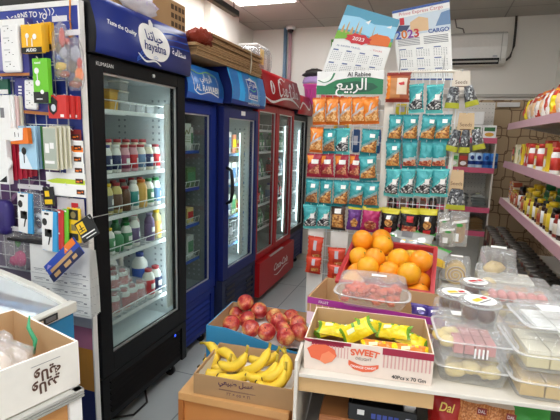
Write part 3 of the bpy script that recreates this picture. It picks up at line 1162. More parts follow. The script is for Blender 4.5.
def tub(lidm, bodym, w=.07, d=.07, h=.04):
    t = thing('food_tub', '-', 'tub')
    b = MB(); b.hexa([(-d * .45, -w * .45, 0), (d * .45, -w * .45, 0), (d * .45, w * .45, 0), (-d * .45, w * .45, 0), (-d / 2, -w / 2, h), (d / 2, -w / 2, h), (d / 2, w / 2, h), (-d / 2, w / 2, h)], bodym)
    b.build('tub_body', t, bevel=.006)
    b = MB(); b.box(-d * .53, d * .53, -w * .53, w * .53, h, h + .008, lidm); b.build('lid', t, bevel=.002)
    return t


BUTTER = mat('butter yellow', '#e0b04a', .45)
TB = Kind(tub(BUTTER, BUTTER)); TW = Kind(tub(WHITE, clear('frosted tub', '#eef4f8', .05, .3, 0, 30, .35)))
tl = 'on the top shelf ' + FR
for z in range(3):
    TB.put((-1.475, 1.63, S1 + z * .0485), (0, 0, 0), 'yellow butter tub, %s up in the left stack %s' % (ORD[z], tl), 'tubs on the top fridge shelf')
for k, (y, n) in enumerate(((1.725, 2), (1.80, 3))):
    for z in range(n):
        (TB if k == 0 else TW).put((-1.47, y, S1 + z * .0485), (0, 0, .1), '%s tub, %s up in the %s stack %s' % (('golden', 'frosted white')[k], ORD[z], ('second', 'third')[k], tl), 'tubs on the top fridge shelf')
for i in range(3):
    TW.put((-1.50, 1.89 + .08 * i, S1), (0, 0, 0), 'frosted tub with white lid, %s of three singles at right on the top shelf' % ORD[i], 'tubs on the top fridge shelf')


# fridge two, three, four, five
def pack(name, w, d, h, m1, m2, cat='carton'):
    t = thing(name, '-', cat)
    b = MB(); b.box(-d / 2, d / 2, -w / 2, w / 2, 0, h, m1); b.build('carton_body', t, bevel=.003)
    b = MB(); b.box(d / 2, d / 2 + .001, -w * .4, w * .4, h * .25, h * .75, m2); b.build('label', t)
    return t


def fill(kinds, xf, ys, zs, where, group, cat):
    for zi, z in enumerate(zs):
        for yi, y in enumerate(ys):
            k, l = kinds[(zi * 2 + yi * 3 + zi * yi) % len(kinds)]
            k.put((xf, y, z + .003), (0, 0, 0), '%s, %s from left, %s shelf of the %s' % (l, ORD[yi], ORD[zi], where), group)


k_yog = Kind(pack('yoghurt_carton', .08, .07, .10, YJ, RED)); k_lab = Kind(pack('milk_carton', .07, .07, .16, MILK, LBLUE)); k_red = Kind(pack('juice_carton', .07, .07, .14, mat('salmon carton', '#d88a6a', .45), YELLOW))
k_grn = Kind(pack('laban_carton', .075, .07, .15, mat('pale green carton', '#b8d0a8', .45), LGREEN))
fill([(k_yog, 'yellow carton'), (k_red, 'salmon carton'), (k_lab, 'white carton with blue label'), (k_grn, 'pale green carton')], -1.47,
     [2.80, 2.885, 2.97, 3.055, 3.14], [1.31, 1.08, .84], 'navy fridge', 'cartons in the navy fridge', 'carton')
t = thing('wire_basket', 'white wire basket on the lowest shelf of the navy fridge', 'basket', (-1.50, 2.97, .629))
b = MB()
for z in (0, .08, .16):
    b.tube([(-.06, -.18, z), (.07, -.18, z), (.07, .18, z), (-.06, .18, z)], .004, RACKW, 6, closed=True)
for k in range(10):
    y = -.18 + .04 * k
    b.tube([(.07, y, .16), (.07, y, 0), (-.06, y, 0), (-.06, y, .16)], .0025, RACKW, 5)
b.build('wire_frame', t)
b = MB(); b.box(.072, .076, -.05, .05, .05, .12, mat('grey label', '#6f6e72', .4)); b.build('label', t)
k_bag = Kind(pack('vegetable_bag', .11, .09, .13, mat('dull green bag', '#5c7a4c', .5), LGREEN)); k_cart = Kind(pack('laban_carton', .08, .07, .15, mat('grey white carton', '#c9ccc8', .5), LGREEN))
fill([(k_cart, 'grey white carton'), (k_bag, 'dull green bag'), (k_yog, 'yellow carton')], -1.53, [2.29, 2.40, 2.51], [1.34, 1.1, .86, .62], 'azure blue fridge', 'goods in the azure blue fridge', 'carton')
t = thing('notice_card', 'white card with a leaf drawing taped inside the azure blue fridge door', 'card', (-1.406, 2.33, 1.42))
b = MB(); b.box(-.0012, 0, -.04, .04, -.04, .09, mat('dull card', '#c4cbc4', .6)); b.build('card', t)
b = MB()
F_ = lambda x, y: (.0008, x, y)
stroke(b, [(-.03, .02), (-.01, .05), (.01, .03), (.03, .07)], .01, mat('olive ink', '#6c7a4a', .6), F_)
for z in (-.02, -.005, .008):
    patch(b, Q(-.03, z, .03, z + .004), mat('olive ink', '#6c7a4a', .6), F_)
b.build('print', t)
SODA = mat('green soda bottle', '#3f6a55', .25)
COLA = mat('dark cola', '#3a2420', .2)
fill([(Kind(bottle('soda_bottle', .165, .03, SODA, LGREEN, CAPG, neck=.4)), 'green soda bottle'), (Kind(bottle('soda_bottle', .165, .03, COLA, RED, CAPR, neck=.4)), 'dark cola bottle'),
      (Kind(bottle('water_bottle', .165, .03, mat('pale water', '#b8c8cc', .2), LBLUE, CAPB, neck=.4)), 'pale water bottle')], -1.46,
     [3.38, 3.45, 3.52, 3.59, 3.66, 3.88, 3.95, 4.02, 4.09, 4.16], [1.31, 1.08, .84, .62], 'red fridge', 'bottles in the red fridge', 'bottle')

# ------------------------------------------------------------------ things lying on top of the fridges
t = thing('cardboard_box', 'brown cardboard crate with square holes on top of the black fridge', 'box', (-1.495, 2.085, 1.987))
b = MB()
b.box(-.14, .13, -.42, .16, 0, .012, CARD)
b.box(-.14, -.128, -.42, .16, .012, .155, CARD); b.box(.118, .13, -.42, .16, .012, .155, CARD)
b.box(-.128, .118, -.42, -.408, .012, .155, CARD); b.box(-.128, .118, .148, .16, .012, .155, CARD)
b.build('box_body', t)
b = MB()
for k in range(4):
    for q in range(3):
        b.box(.1302, .131, .02 + k * .035, .045 + k * .035, .025 + q * .043, .05 + q * .043, mat('dark slot', '#54402c', .9))
b.build('hand_hole', t)


def crumple(c, r, amp, fr=2.2, sx=(1, 1, 1), seed=0):
    def fn(d):
        p = Vector((d.x * fr + seed, d.y * fr, d.z * fr))
        return 1 + amp * noise.noise(p) + amp * .6 * noise.noise(p * 2.7)
    return fn


BAGW = clear('milky plastic bag', '#ffffff', .12, .2, .9, 35, .5, '#f4f2f4')
b = MB(); b.blob((0, 0, .06), (.13, .2, .075), BAGW, 28, 16, crumple(0, 1, .35))
tag(b.build('plastic_bag', loc=(-1.49, 1.95, 2.12)), 'white plastic bag heaped in the cardboard crate near the ceiling', 'bag')
t = thing('packet_bag', 'clear plastic bag with faint purple print between canopy and cardboard crate', 'bag', (-1.325, 1.78, 1.988))
b = MB(); b.blob((0, 0, .035), (.05, .12, .045), clear('bag film', '#ffffff', .1, .15, .8, 40, .55, '#e6e4f0'), 22, 12, crumple(0, 1, .3, seed=3)); bg_ = b.build('bag', t)
b = MB()
for k in range(5):
    write(b, 'o~', .03, mat('pale violet ink', '#9a86c0', .6), lambda x, y: (.052, -.07 + k * .035 + x, .035 + y + .012 * (k % 2)))
b.build('print', t)
NETR = clear('red net', '#c07060', .05, .5, 1, 60, .75, '#8e3a2a')
b = MB(); b.blob((0, 0, .04), (.07, .085, .05), NETR, 22, 12, crumple(0, 1, .5, 3, seed=5))
tag(b.build('mesh_bag', loc=(-1.325, 2.325, 1.953)), 'crumpled red net bag between the black fridge and the cardboard stack', 'bag')
# flattened cartons
y0s = 2.21
for k in range(9):
    z = 1.886 + k * .0165
    dy = random.uniform(-.02, .02); dx = random.uniform(-.012, .012)
    t = thing('flattened_carton', ('lowest' if k == 0 else 'topmost' if k == 8 else ORD[k] + ' from the bottom') + ' brown flattened carton in the stack on the blue fridges', 'carton',
              (-1.58 + dx, 2.72 + dy + .05 * (k > 3), z), group='flattened cartons')
    ww = .49 if k < 4 else .41
    b = MB(); b.box(-.30, .30, -ww, ww, 0, .0065, CARD); b.box(-.298, .298, -ww + .004, ww - .004, .0085, .015, CARD); b.box(-.29, -.27, -ww + .004, ww - .004, .006, .009, CARD)
    b.build('board', t)
    b = MB()
    m_ = mat('corrugated edge', '#8b6a44', .9)
    b.box(.2995, .301, -ww + .01, ww - .01, .0055, .009, m_)
    for q in range(12):
        b.box(.2982, .2995, -ww + .02 + q * .075, -ww + .06 + q * .075, .011, .0125, m_)
    b.build('fold', t)
b = MB()
b.tube([(-1.268, 2.95, 1.886), (-1.262, 2.952, 1.96), (-1.266, 2.95, 2.037), (-1.5, 2.95, 2.039)], .004, mat('string', '#d8cfb8', .8), 6)
tag(b.build('string'), 'pale string tied round the flattened carton stack', 'string')
# wrapped goods on the red fridge
t = thing('wrapped_packet', 'tall clear wrapped packet with yellow label on top of the red fridge', 'packet', (-1.6, 3.80, 1.973))
b = MB(); b.box(-.10, .10, -.16, .16, 0, .27, mat('grey goods', '#8f8a84', .6)); b.build('contents', t, bevel=.02)
b = MB(); b.box(.101, .103, -.1, -.02, .1, .23, YELLOW); b.box(.101, .103, .0, .06, .06, .2, mat('pale tag', '#cfc8ba', .6)); b.build('label', t)
b = MB(); b.blob((0, 0, .142), (.17, .24, .16), clear('grey wrap', '#f2f2f2', .14, .1, .8, 25, .12), 30, 18, lambda d: .78 / max(abs(d.x) ** 4 + abs(d.y) ** 4 + abs(d.z) ** 4, .2) ** .25 * (1 + .04 * noise.noise(d * 5)))
b.build('wrapper', t)
t = thing('wrapped_packet', 'grey wrapped packet lying behind the tall wrapped packet on the red fridge', 'packet', (-1.68, 3.46, 1.973))
b = MB(); b.blob((0, 0, .08), (.11, .13, .085), mat('grey packet', '#a29c92', .5), 20, 12, lambda d: .8 / max(abs(d.x) ** 4 + abs(d.y) ** 4 + abs(d.z) ** 4, .2) ** .25); b.build('contents', t)
b = MB(); b.box(.09, .092, -.05, .05, .06, .1, WHITE); b.build('label', t)

# ledge things at the back wall
t = thing('plastic_bin', 'pink plastic bin on the wall ledge behind the snack rack', 'bin', (-1.31, 4.876, 1.812))
b = MB(); PKB = mat('pink plastic', '#d24a9c', .4)
b.lathe([(.095, 0), (.10, .005), (.125, .2), (.137, .205), (.137, .225), (.125, .225), (.118, .2), (.092, .012)], PKB, seg=24, cap=False, sq=.46)
b.lathe([(.001, .008), (.094, .008)], PKB, seg=24, cap=False, sq=.46); b.build('bin_body', t)
b = MB()
for k in range(5): b.box(-.09 + k * .04, -.075 + k * .04, -.062, -.056, .03, .17, mat('pink rib', '#b83a86', .45))
b.build('rib', t)
b = MB(); b.blob((0, 0, .035), (.14, .065, .055), mat('lilac cloth', '#b89ad0', .7), 22, 12, crumple(0, 1, .3, seed=2))
tag(b.build('cloth_bundle', loc=(-1.31, 4.876, 2.035)), 'lilac bundle stuffed in the pink bin', 'bundle')
b = MB(); b.blob((0, 0, .0), (.12, .06, .012), mat('lime edge', '#a8b83a', .6), 20, 8)
tag(b.build('lime_lid', loc=(-1.31, 4.876, 2.036)), 'lime coloured rim under the lilac bundle', 'lid')
b = MB(); b.blob((0, 0, .03), (.12, .07, .045), mat('black bag', '#3a3836', .5, bump=.6, scale=50), 22, 12, crumple(0, 1, .4, seed=9))
tag(b.build('plastic_bag', loc=(-1.32, 4.876, 2.125)), 'crumpled black bag on top of the lilac bundle', 'bag')
# ------------------------------------------------------------------ board with hanging goods at the left
YBD = 1.42
t = thing('notice_board', 'tall printed board with blue top and white edge beside the black fridge', 'board', (-1.69, YBD, 0))
b = MB(); b.box(-.36, .355, 0, .02, 0, 1.935, mat('board blue', '#2b3f9a', .45))
b.build('panel', t)
b = MB()
b.box(.355, .362, -.004, .022, 0, 1.945, WHITE); b.box(-.36, .355, -.004, .022, 1.925, 1.945, WHITE)
b.build('border', t)
b = MB()
fb = lambda x, y: (x, -.0012, y)
patch(b, Q(-.36, .98, .22, 1.30), mat('plum print', '#5a3a6a', .5), fb)
patch(b, Q(.22, .60, .354, 1.10), mat('pale print', '#c8c4cc', .5), fb)
patch(b, Q(-.36, .60, .22, .98), mat('lilac grey print', '#8a7f92', .5), fb)
patch(b, Q(.10, .50, .354, .60), mat('rose print', '#b4708c', .5), fb)
patch(b, Q(.10, .30, .354, .50), mat('amber print', '#c98a3a', .5), fb)
patch(b, Q(.10, .0, .354, .30), mat('night print', '#262c62', .5), fb)
for x, y, r in ((-.3, 1.2, .05), (-.22, 1.12, .045), (-.14, 1.22, .05), (-.05, 1.14, .045), (.05, 1.2, .05), (.14, 1.12, .045)):
    patch(b, [(x - r, y - r * .8), (x, y - r * .1), (x + r * .9, y + r * .9), (x, y + r * .5)], mat('mauve leaf', '#9a6f98', .5), lambda a, c: (a, -.002, c))
b.build('print', t)
b = MB()
write(b, 'EARNS TO YO', .030, WHITE, lambda x, y: (.105 + x, -.002, 1.905 + y), arc=3.5, bold=.0008)
for k in range(3):
    stroke(b, [(.185 + k * .02, 1.922), (.195 + k * .02, 1.91), (.20 + k * .012, 1.895)], .004, WHITE, fb)
b.build('lettering', t)

grid_t = thing('wire_grid', 'white wire grid with hooks fixed on the blue board', 'grid', (-1.69, YBD - .012, .82))
b = MB()
for k in range(12):
    x = -.345 + .058 * k
    b.tube([(x, 0, 0), (x, 0, 1.0)], .0022, RACKW, 5)
for k in range(18):
    z = 1.0 - .0585 * k
    if z >= 0: b.tube([(-.345, -.004, z), (.293, -.004, z)], .0022, RACKW, 5)
b.tube([(-.345, -.002, 0), (.293, -.002, 0), (.293, -.002, 1.0), (-.345, -.002, 1.0)], .004, RACKW, 6, closed=True)
b.build('grid_wires', grid_t)


def hook(x, y, z, back=None, parent=None):
    """Prong reaching from the grid to just in front of a hung card; world coordinates."""
    p = parent or grid_t
    b = MB()
    o = Vector(p.location)
    y0 = (back if back is not None else YBD - .012)
    b.tube([Vector((x, y0, z)) - o, Vector((x, y, z)) - o, Vector((x, y - .008, z + .008)) - o], .0018, STEEL, 5)
    b.build('hook', p)


def px_rect(r, Y):
    x0, y0, x1, y1 = r
    a = at((x0 + x1) / 2, y1, 1, Y); c = at((x0 + x1) / 2, y0, 1, Y)
    l = at(x0, (y0 + y1) / 2, 1, Y); rr = at(x1, (y0 + y1) / 2, 1, Y)
    return (l.x + rr.x) / 2, a.z, rr.x - l.x, c.z - a.z


def card(name, label, cat, rect, Y, th, m, deco=(), tilt=0.0, group=None, bevel=.002, hk=True, texts=(), pname='box', yaw=0.0):
    """A box or card hanging with its front towards -Y. deco: (part, material, [polygons in 0..1]); texts: (string, material, cx, cy, rel_height, rel_width)."""
    x, z, w, h = px_rect(rect, Y)
    t = thing(name, label, cat, (x, Y, z), group=group, rot=(0, tilt, yaw))
    b = MB(); b.box(-w / 2, w / 2, 0, th, 0, h, m)
    b.build(pname, t, bevel=min(bevel, th * .45))
    lvl = 0
    for pn, mm, polys in deco:
        lvl += 1
        b = MB()
        for p in polys:
            patch(b, [(-w / 2 + q[0] * w, q[1] * h) for q in p], mm, lambda x_, y_: (x_, -.0008 - .0006 * lvl, y_))
        b.build(pn, t)
    if texts:
        b = MB()
        for s, mm, cx_, cy_, rh, rw in texts:
            write(b, s, rh * h, mm, lambda x_, y_: (-w / 2 + cx_ * w + x_, -.0015 - .0006 * (lvl + 1), cy_ * h + y_), width=rw * w if rw else None, bold=.0003)
        b.build('lettering', t)
    if hk:
        hook(x, Y - .004, z + h - .004)
    return t


SOCK = mat('socket grey', '#c9c9c8', .4)
YEL = mat('yellow carton', '#f0b51e', .4)
LIME = mat('lime carton', '#6cc22c', .4)
SCAR = mat('scarlet carton', '#c9302c', .45)
PALEB = mat('pale blue print', '#a8d2ea', .45)
SKYB = mat('sky blue card', '#3aa0d8', .45)
BEIGE = mat('beige card', '#d6d2bc', .6)
VIO = mat('violet card', '#3f3f86', .5)
OBASE = mat('orange brown edge', '#b8763e', .6)


def power_strip(parent, w, h, n, y):
    b = MB(); b.box(-w / 2, w / 2, y - .02, y, 0, h, WHITE); o = b.build('power_strip', parent, bevel=.008)
    b = MB()
    fw_ = lambda x_, z_: (x_, y - .0212, z_)
    for k in range(n):
        zc = h * (k + .55) / n
        s = h / n
        patch(b, Q(-w * .3, zc + s * .28, w * .05, zc + s * .38), SOCK, fw_)
        patch(b, Q(-.003, zc + s * .06, .003, zc + s * .16), INK, fw_)
        for sx in (-1, 1):
            patch(b, Q(sx * w * .2 - .004, zc - s * .1, sx * w * .2 + .004, zc - s * .06), INK, fw_)
    b.build('socket', o)
    return o


t = card('power_strip_pack', 'violet boxed pack with a white four socket power strip, upper left of board', 'power strip', (-4, 18, 28, 76), 1.35, .03, VIO,
         [('base_print', OBASE, [Q(0, 0, 1, .05)]), ('print', WHITE, [Q(.0, .84, .95, .98)]), ('grey_print', mat('lilac print', '#8d8ab8', .5), [Q(.02, .1, .2, .6)])], hk=True)
x, z, w, h = px_rect((5, 28, 22.5, 75), 1.35)
o = power_strip(t, w, h, 4, -.001); o.location = (.012, 0, .012)
t = card('power_strip_pack', 'violet pack with white power strip hanging below the upper strip', 'power strip', (14, 78, 49, 114), 1.372, .02, VIO,
         [('base_print', OBASE, [Q(0, 0, 1, .09)]), ('print', WHITE, [Q(.12, .35 + k * .09, .22, .40 + k * .09) for k in range(5)])], tilt=.06)
x, z, w, h = px_rect((30, 80, 42, 110), 1.35)
o = power_strip(t, w, h, 3, -.001); o.location = (.012, 0, .018)
# yellow earphone boxes
for i, (x0, x1) in enumerate(((41, 51), (36, 45), (21, 41.5))):
    card('earphone_box', ('rearmost', 'middle', 'front')[i] + ' yellow earphone box with black base on the wire grid', 'box', (x0, 24 - (2 - i), x1, 53 - (2 - i) * 1.5), (1.372, 1.35, 1.325)[i], .018, YEL,
         [('base_print', BLACK, [Q(0, 0, 1, .2)])] + ([('picture', WHITE, [ell(.32, .6, .09, .09, 12), ell(.68, .56, .10, .10, 12), Q(.28, .25, .33, .55), Q(.52, .22, .57, .5)])] if i == 2 else []),
         group='yellow earphone boxes', texts=[('AUDIO', WHITE, .5, .1, .08, .5)] if i == 2 else [])
t = card('earphone_box', 'lime green earphone box with black base under the yellow boxes', 'box', (33, 58, 48, 103), 1.325, .02, LIME,
         [('base_print', BLACK, [Q(0, 0, 1, .25)]), ('picture', WHITE, [ell(.3, .72, .16, .07, 14), ell(.34, .45, .16, .07, 14), Q(.3, .5, .36, .68), ell(.6, .25, .12, .05, 12), Q(.2, .08, .6, .1)])],
         texts=[('sound', WHITE, .4, .9, .05, .4)])
# clear bags of small toys
BAGC = clear('toy bag film', '#ffffff', .14, .08, 1.0, 70, .06)


def toy_bag(label, rect, Y, items, name='toy_bag'):
    x, z, w, h = px_rect(rect, Y)
    t = thing(name, label, 'bag', (x, Y, z))
    b = MB()
    def P(u, v):
        a = 2 * pi * u
        k = sin(pi * min(1, v * 1.02 + .03)) ** .5 if v < .7 else max(.12, sin(pi * (v * 1.02 + .03)) ** .5 if v < .94 else .12)
        n = noise.noise(Vector((cos(a) * 2 + x * 9, sin(a) * 2, v * 5))) * .006
        return Vector((cos(a) * (w / 2 * (k * .6 + .4 * (v < .96)) + n), .02 + sin(a) * (.018 * k + n * .5), h * v))
    b.grid(P, 24, 14, BAGC, True, True)
    b.build('bag_film', t)
    for pn, mm, (u, v), (rx, rz) in items:
        b = MB(); b.blob((-w / 2 + u * w, .022, v * h), (rx, .010, rz), mm, 12, 8, crumple(0, 1, .25, seed=u * 9)); b.build(pn, t)
    b = MB(); b.box(-w * .4, w * .4, .018, .021, h, h + .02, mat('clear header', '#d8d4d6', .4)); b.build('header', t)
    hook(x, Y + .012, z + h + .012)
    return t


GB = mat('gold blue print', '#d8b44a', .5)
toy_bag('clear bag with red toy tube and yellow label hanging beside the yellow boxes', (48, 20, 66, 78), 1.335,
        [('toy', mat('coral toy', '#c8443c', .4), (.55, .72), (.012, .035)), ('label', GB, (.4, .22), (.028, .016)), ('label', BLUE, (.3, .38), (.014, .008)), ('toy', mat('grey toy', '#9a9aa8', .4), (.6, .45), (.02, .02)), ('toy', mat('dark toy', '#5a5048', .5), (.35, .55), (.016, .02)), ('toy', mat('dusty red toy', '#9a4a3c', .5), (.6, .08), (.026, .012)), ('toy', mat('brown toy', '#8a7058', .5), (.3, .1), (.02, .014))])
toy_bag('clear bag with round grey toy and orange label near the grid edge', (61, 34, 80, 90), 1.35,
        [('toy', mat('grey toy', '#9a9aa8', .4), (.55, .66), (.026, .03)), ('label', ORANGE, (.7, .3), (.02, .025)), ('toy', mat('coral toy', '#c8443c', .4), (.15, .9), (.012, .012)), ('toy', mat('dusty red toy', '#9a4a3c', .5), (.5, .12), (.03, .015)), ('toy', mat('dark toy', '#5a5048', .5), (.4, .45), (.02, .025)), ('toy', mat('brown toy', '#8a7058', .5), (.6, .2), (.022, .014)), ('toy', mat('coral toy', '#c8443c', .4), (.75, .5), (.01, .02))])
b = MB(); b.tube([(-1.345 - .02, YBD - .008, 1.945), (-1.366, YBD - .012, 1.88), (-1.363, YBD - .012, 1.815)], .003, mat('orange ribbon', '#e08a2c', .6), 6)
b.blob((-1.364, YBD - .014, 1.812), (.012, .007, .01), mat('orange ribbon', '#e08a2c', .6), 10, 6)
tag(b.build('ribbon'), 'orange ribbon tied from the board top to the wire grid', 'ribbon')
# red boxes, mouse picture
for i, (x0, x1) in enumerate(((69, 78), (62, 72), (48, 66))):
    card('mouse_box', ('rearmost', 'middle', 'front')[i] + ' red boxed mouse hanging near the grid edge', 'box', (x0, 95 - (2 - i) * -.5, x1, 118.5 + (2 - i) * .3), (1.376, 1.356, 1.335)[i], .016, SCAR,
         [('print', WHITE, [Q(.68, .06, .88, .18)])] + ([('picture', BLACK, [[(.02, .75), (.3, .95), (.55, .75), (.5, .3), (.3, .15), (.1, .3)]]), ('mouse_picture', mat('silver mouse', '#c6ccd6', .4), [ell(.33, .45, .13, .16, 14)])] if i == 2 else []), group='red mouse boxes')
# white boxes at the left edge
card('charger_box', 'white box with a window at the left end of the grid', 'box', (-3, 95, 10, 140), 1.325, .03, WHITE, [('picture', mat('grey print', '#77777a', .5), [Q(.3, .5, .6, .72)])])
for i in range(3):
    card('charger_box', 'flat white box, %s behind the windowed white box' % ORD[i], 'box', (9 + i * 4, 96, 14 + i * 4, 141 - i), 1.335 + .012 * i, .01, (WHITE, mat('pink white box', '#e6c8c4', .5), BEIGE)[i], group='flat white boxes')
card('charger_box', 'green and white box tip under the upper power strip', 'box', (-3, 79, 8, 94), 1.38, .012, mat('dark green box', '#1f5f4a', .5), [('print', WHITE, [Q(.1, .0, 1, .3)])])
card('cable_box', 'white box with orange corner in front of the earphone cards', 'box', (10, 128, 28, 144), 1.315, .02, ORANGE, [('front_print', WHITE, [[(0, .18), (.72, .25), (.8, 1), (0, 1)]]), ('picture', INK, [Q(.3, .45, .34, .75), Q(.5, .45, .53, .7)])], tilt=-.05)
for i, (x0, x1, m_) in enumerate(((33, 42, mat('green earphone card', '#4f9a44', .5)), (29, 39, PALEB), (19, 36, PALEB))):
    card('earphone_card', ('green earphone card at the right of the blue earphone cards', 'pale blue earphone card behind the front earphone card', 'front pale blue earphone card with black earbud picture')[i], 'card',
         (x0, 126, x1, 168.5 + i * .3), (1.378, 1.362, 1.342)[i], .012, m_,
         [('base_print', mat('white blue print', '#e4eef4', .5), [[(0, .0), (.75, .0), (.35, .4), (0, .4)]]), ('picture', BLACK, [ell(.3, .42, .14, .09, 12), Q(.26, .14, .32, .4)])] if i == 2 else [('print', SKYB, [Q(0, 0, 1, .18)])], group='earphone cards')
# red blister cards
for i in range(5):
    card('blister_card', 'red blister card, %s from the left in the row below the white boxes' % ORD[i], 'card', (4 + i * 6, 144 + (i > 2) * 1, 16 + i * 5, 180 - i), 1.352 + .008 * i, .004, mat('crimson card', '#b82038', .45),
         [('print', WHITE, [Q(.3, .72, .7, .82)])] if i == 0 else [('print', mat('pink stripe', '#d86a78', .5), [Q(.05, .1, .12, .7)])], group='red blister cards')
t = card('plug_box', 'white box with black arrow at the lower left grid end', 'box', (-4, 140, 7, 184), 1.318, .025, WHITE, [('print', INK, [[(.2, .05), (.9, .05), (.9, .2), (.5, .12)]])])
b = MB(); b.lathe([(.028, 0), (.03, .004), (.03, .012), (.026, .016)], WHITE, seg=20)
b.xf(Matrix.Rotation(pi / 2, 4, 'X'))
p_ = at(8, 163, 1, 1.335)
tag(b.build('white_disc', loc=p_), 'round white plastic disc pack between white box and red cards', 'disc'); hook(p_.x, 1.328, p_.z)
# beige cards
for i in range(4):
    card('flex_card', ('front beige card with a picture of a white adapter', 'second beige card behind the front beige card', 'third beige card from the front in its row', 'rearmost beige card of the row on the grid')[i], 'card',
         (43.5 + i * 6.2, 127 - (i > 0) * 1.2, 57 + i * 4.4, 170 - i * .5), 1.33 + .012 * i, .006, BEIGE,
         [('picture', mat('grey green print', '#aab2a4', .5), [Q(.05, .03, .95, .97)]), ('adapter_picture', WHITE, [Q(.15, .4, .45, .62), Q(.5, .5, .8, .64), Q(.1, .15, .8, .22)])] if i == 0 else [('stripe', mat('olive stripe', '#b4ae86', .6), [Q(.78, .05, .86, .95)])], group='beige cards')
# white strip of battery cards
for i in range(6):
    y0 = (129.5, 140.5, 152, 163, 173, 184)[i]
    xr = (81, 83, 83, 84, 85, 86)[i]
    xl = (66, 66, 66, 66, 46, 50)[i]
    lab = ('dark red battery card at the top of the white strip', 'battery card with orange flash, second on the white strip', 'white battery card under the orange flashed card', 'white battery card, fourth down the strip',
           'battery card with lime green flash, fifth down the strip', 'lowest white battery card on the strip')[i]
    dc = [('print', mat('battery print', '#3a1a16', .5), [Q(1 - 9 / (xr - xl), .25, 1 - 1.5 / (xr - xl), .62)]), ('flash_print', ORANGE, [Q(1 - 8 / (xr - xl), .33, 1 - 5 / (xr - xl), .45), Q(1 - 4 / (xr - xl), .4, 1 - 2.5 / (xr - xl), .5)])]
    if i == 1: dc.insert(0, ('flash', ORANGE, [[(.1, .1), (1, .05), (1, .45), (.1, .6)]]))
    if i == 4: dc.insert(0, ('flash', mat('lime flash', '#c4d83a', .5), [[(.02, .3), (.3, .55), (1, .5), (1, .08), (.25, .05)]]))
    card('battery_card', lab, 'card', (xl, y0, xr, y0 + 12.5), 1.392 - .004 * i, .003, mat('maroon card', '#7a1c1e', .5) if i == 0 else WHITE, dc, group='battery cards')
# tape bag, tape cards, blister cards
toy_bag('clear bag holding a roll of white tape at the left of the board', (13, 190, 44, 241), 1.35, [], 'tape_bag')
p_ = at(34, 224, 1, 1.342)
b = MB(); b.lathe([(.026, -.008), (.042, -.008), (.042, .008), (.026, .008), (.026, -.008)], mat('white tape', '#dfe2e6', .4), seg=28, cap=False)
b.xf(Matrix.Rotation(pi / 2, 4, 'X')); tag(b.build('tape_roll', loc=(p_.x, 1.366, p_.z)), 'roll of white tape hanging behind the blue headset cards', 'tape')


def headset(label, rect, Y, tilt):
    return card('headset_card', label, 'card', rect, Y, .010, SKYB,
                [('front_print', WHITE, [[(0, .02), (.68, .0), (.78, 1), (0, .98)]]), ('picture', BLACK, [ell(.2, .72, .17, .09, 14), Q(.2, .36, .68, .55), ell(.5, .5, .14, .06, 12), [(.4, .16), (.48, .16), (.6, .36), (.5, .36)]]),
                 ('brand_print', INK, [Q(.2, .9, .5, .95)])], tilt=tilt, group='headset cards')


headset('sky blue headset card in front of the tape bag', (17.5, 193, 31, 233), 1.322, .05)
headset('sky blue headset card left of the red and green cards', (41.5, 211, 56, 251), 1.318, .05)
card('pen_card', 'narrow red card between the headset card and the green card', 'card', (56, 210, 62.5, 250), 1.326, .006, SCAR, [('print', WHITE, [Q(.2, .4, .5, .44), Q(.3, .93, .6, .97)])], tilt=.05)
card('pen_card', 'narrow green card right of the narrow red card', 'card', (62, 209, 67.5, 249), 1.332, .006, LIME, [('print', WHITE, [Q(.2, .93, .7, .97)])], tilt=.05)
card('lock_card', 'yellow and black blister card with a small padlock', 'card', (66.5, 208, 80, 242), 1.345, .006, YELLOW,
     [('frame_print', BLACK, [Q(.15, .66, .85, .95), Q(.12, .06, .85, .26)]), ('padlock_picture', mat('bronze', '#8a7a4a', .4), [Q(.35, .34, .7, .52), ell(.5, .8, .2, .1, 12)])], tilt=.03)
card('lock_card', 'yellow card half hidden above the padlock card', 'card', (44, 187, 55, 206), 1.365, .004, BLACK, [('print', YELLOW, [Q(.1, .1, .8, .35), Q(.2, .5, .6, .8)])], tilt=-.1)
card('screw_card', 'small clear card with red logo under the battery cards', 'card', (57, 198, 84, 216), 1.385, .003, mat('pale clear card', '#cfc9cc', .4), [('print', RED, [Q(.55, .4, .8, .75)])])
# purple and pink bags
b = MB(); b.blob((0, 0, 0), (.065, .03, .09), mat('violet bag', '#34286e', .35, bump=.5, scale=30), 18, 12, lambda d: .85 / max(abs(d.x) ** 4 + abs(d.y) ** 4 + abs(d.z) ** 4, .2) ** .25)
p_ = at(3, 217, 1, 1.36)
tag(b.build('violet_pouch', loc=p_), 'violet pouch hanging at the far left under the grid', 'pouch'); hook(p_.x, 1.35, p_.z + .07)
toy_bag('clear bag with crumpled pink toy below the violet pouch', (-2, 232, 27, 270), 1.34, [('toy', mat('hot pink toy', '#e0588c', .45), (.6, .28), (.034, .034)), ('toy', mat('hot pink toy', '#e0588c', .45), (.4, .2), (.03, .022)), ('toy', GREEN, (.55, .7), (.012, .02))], 'pink_toy_bag')
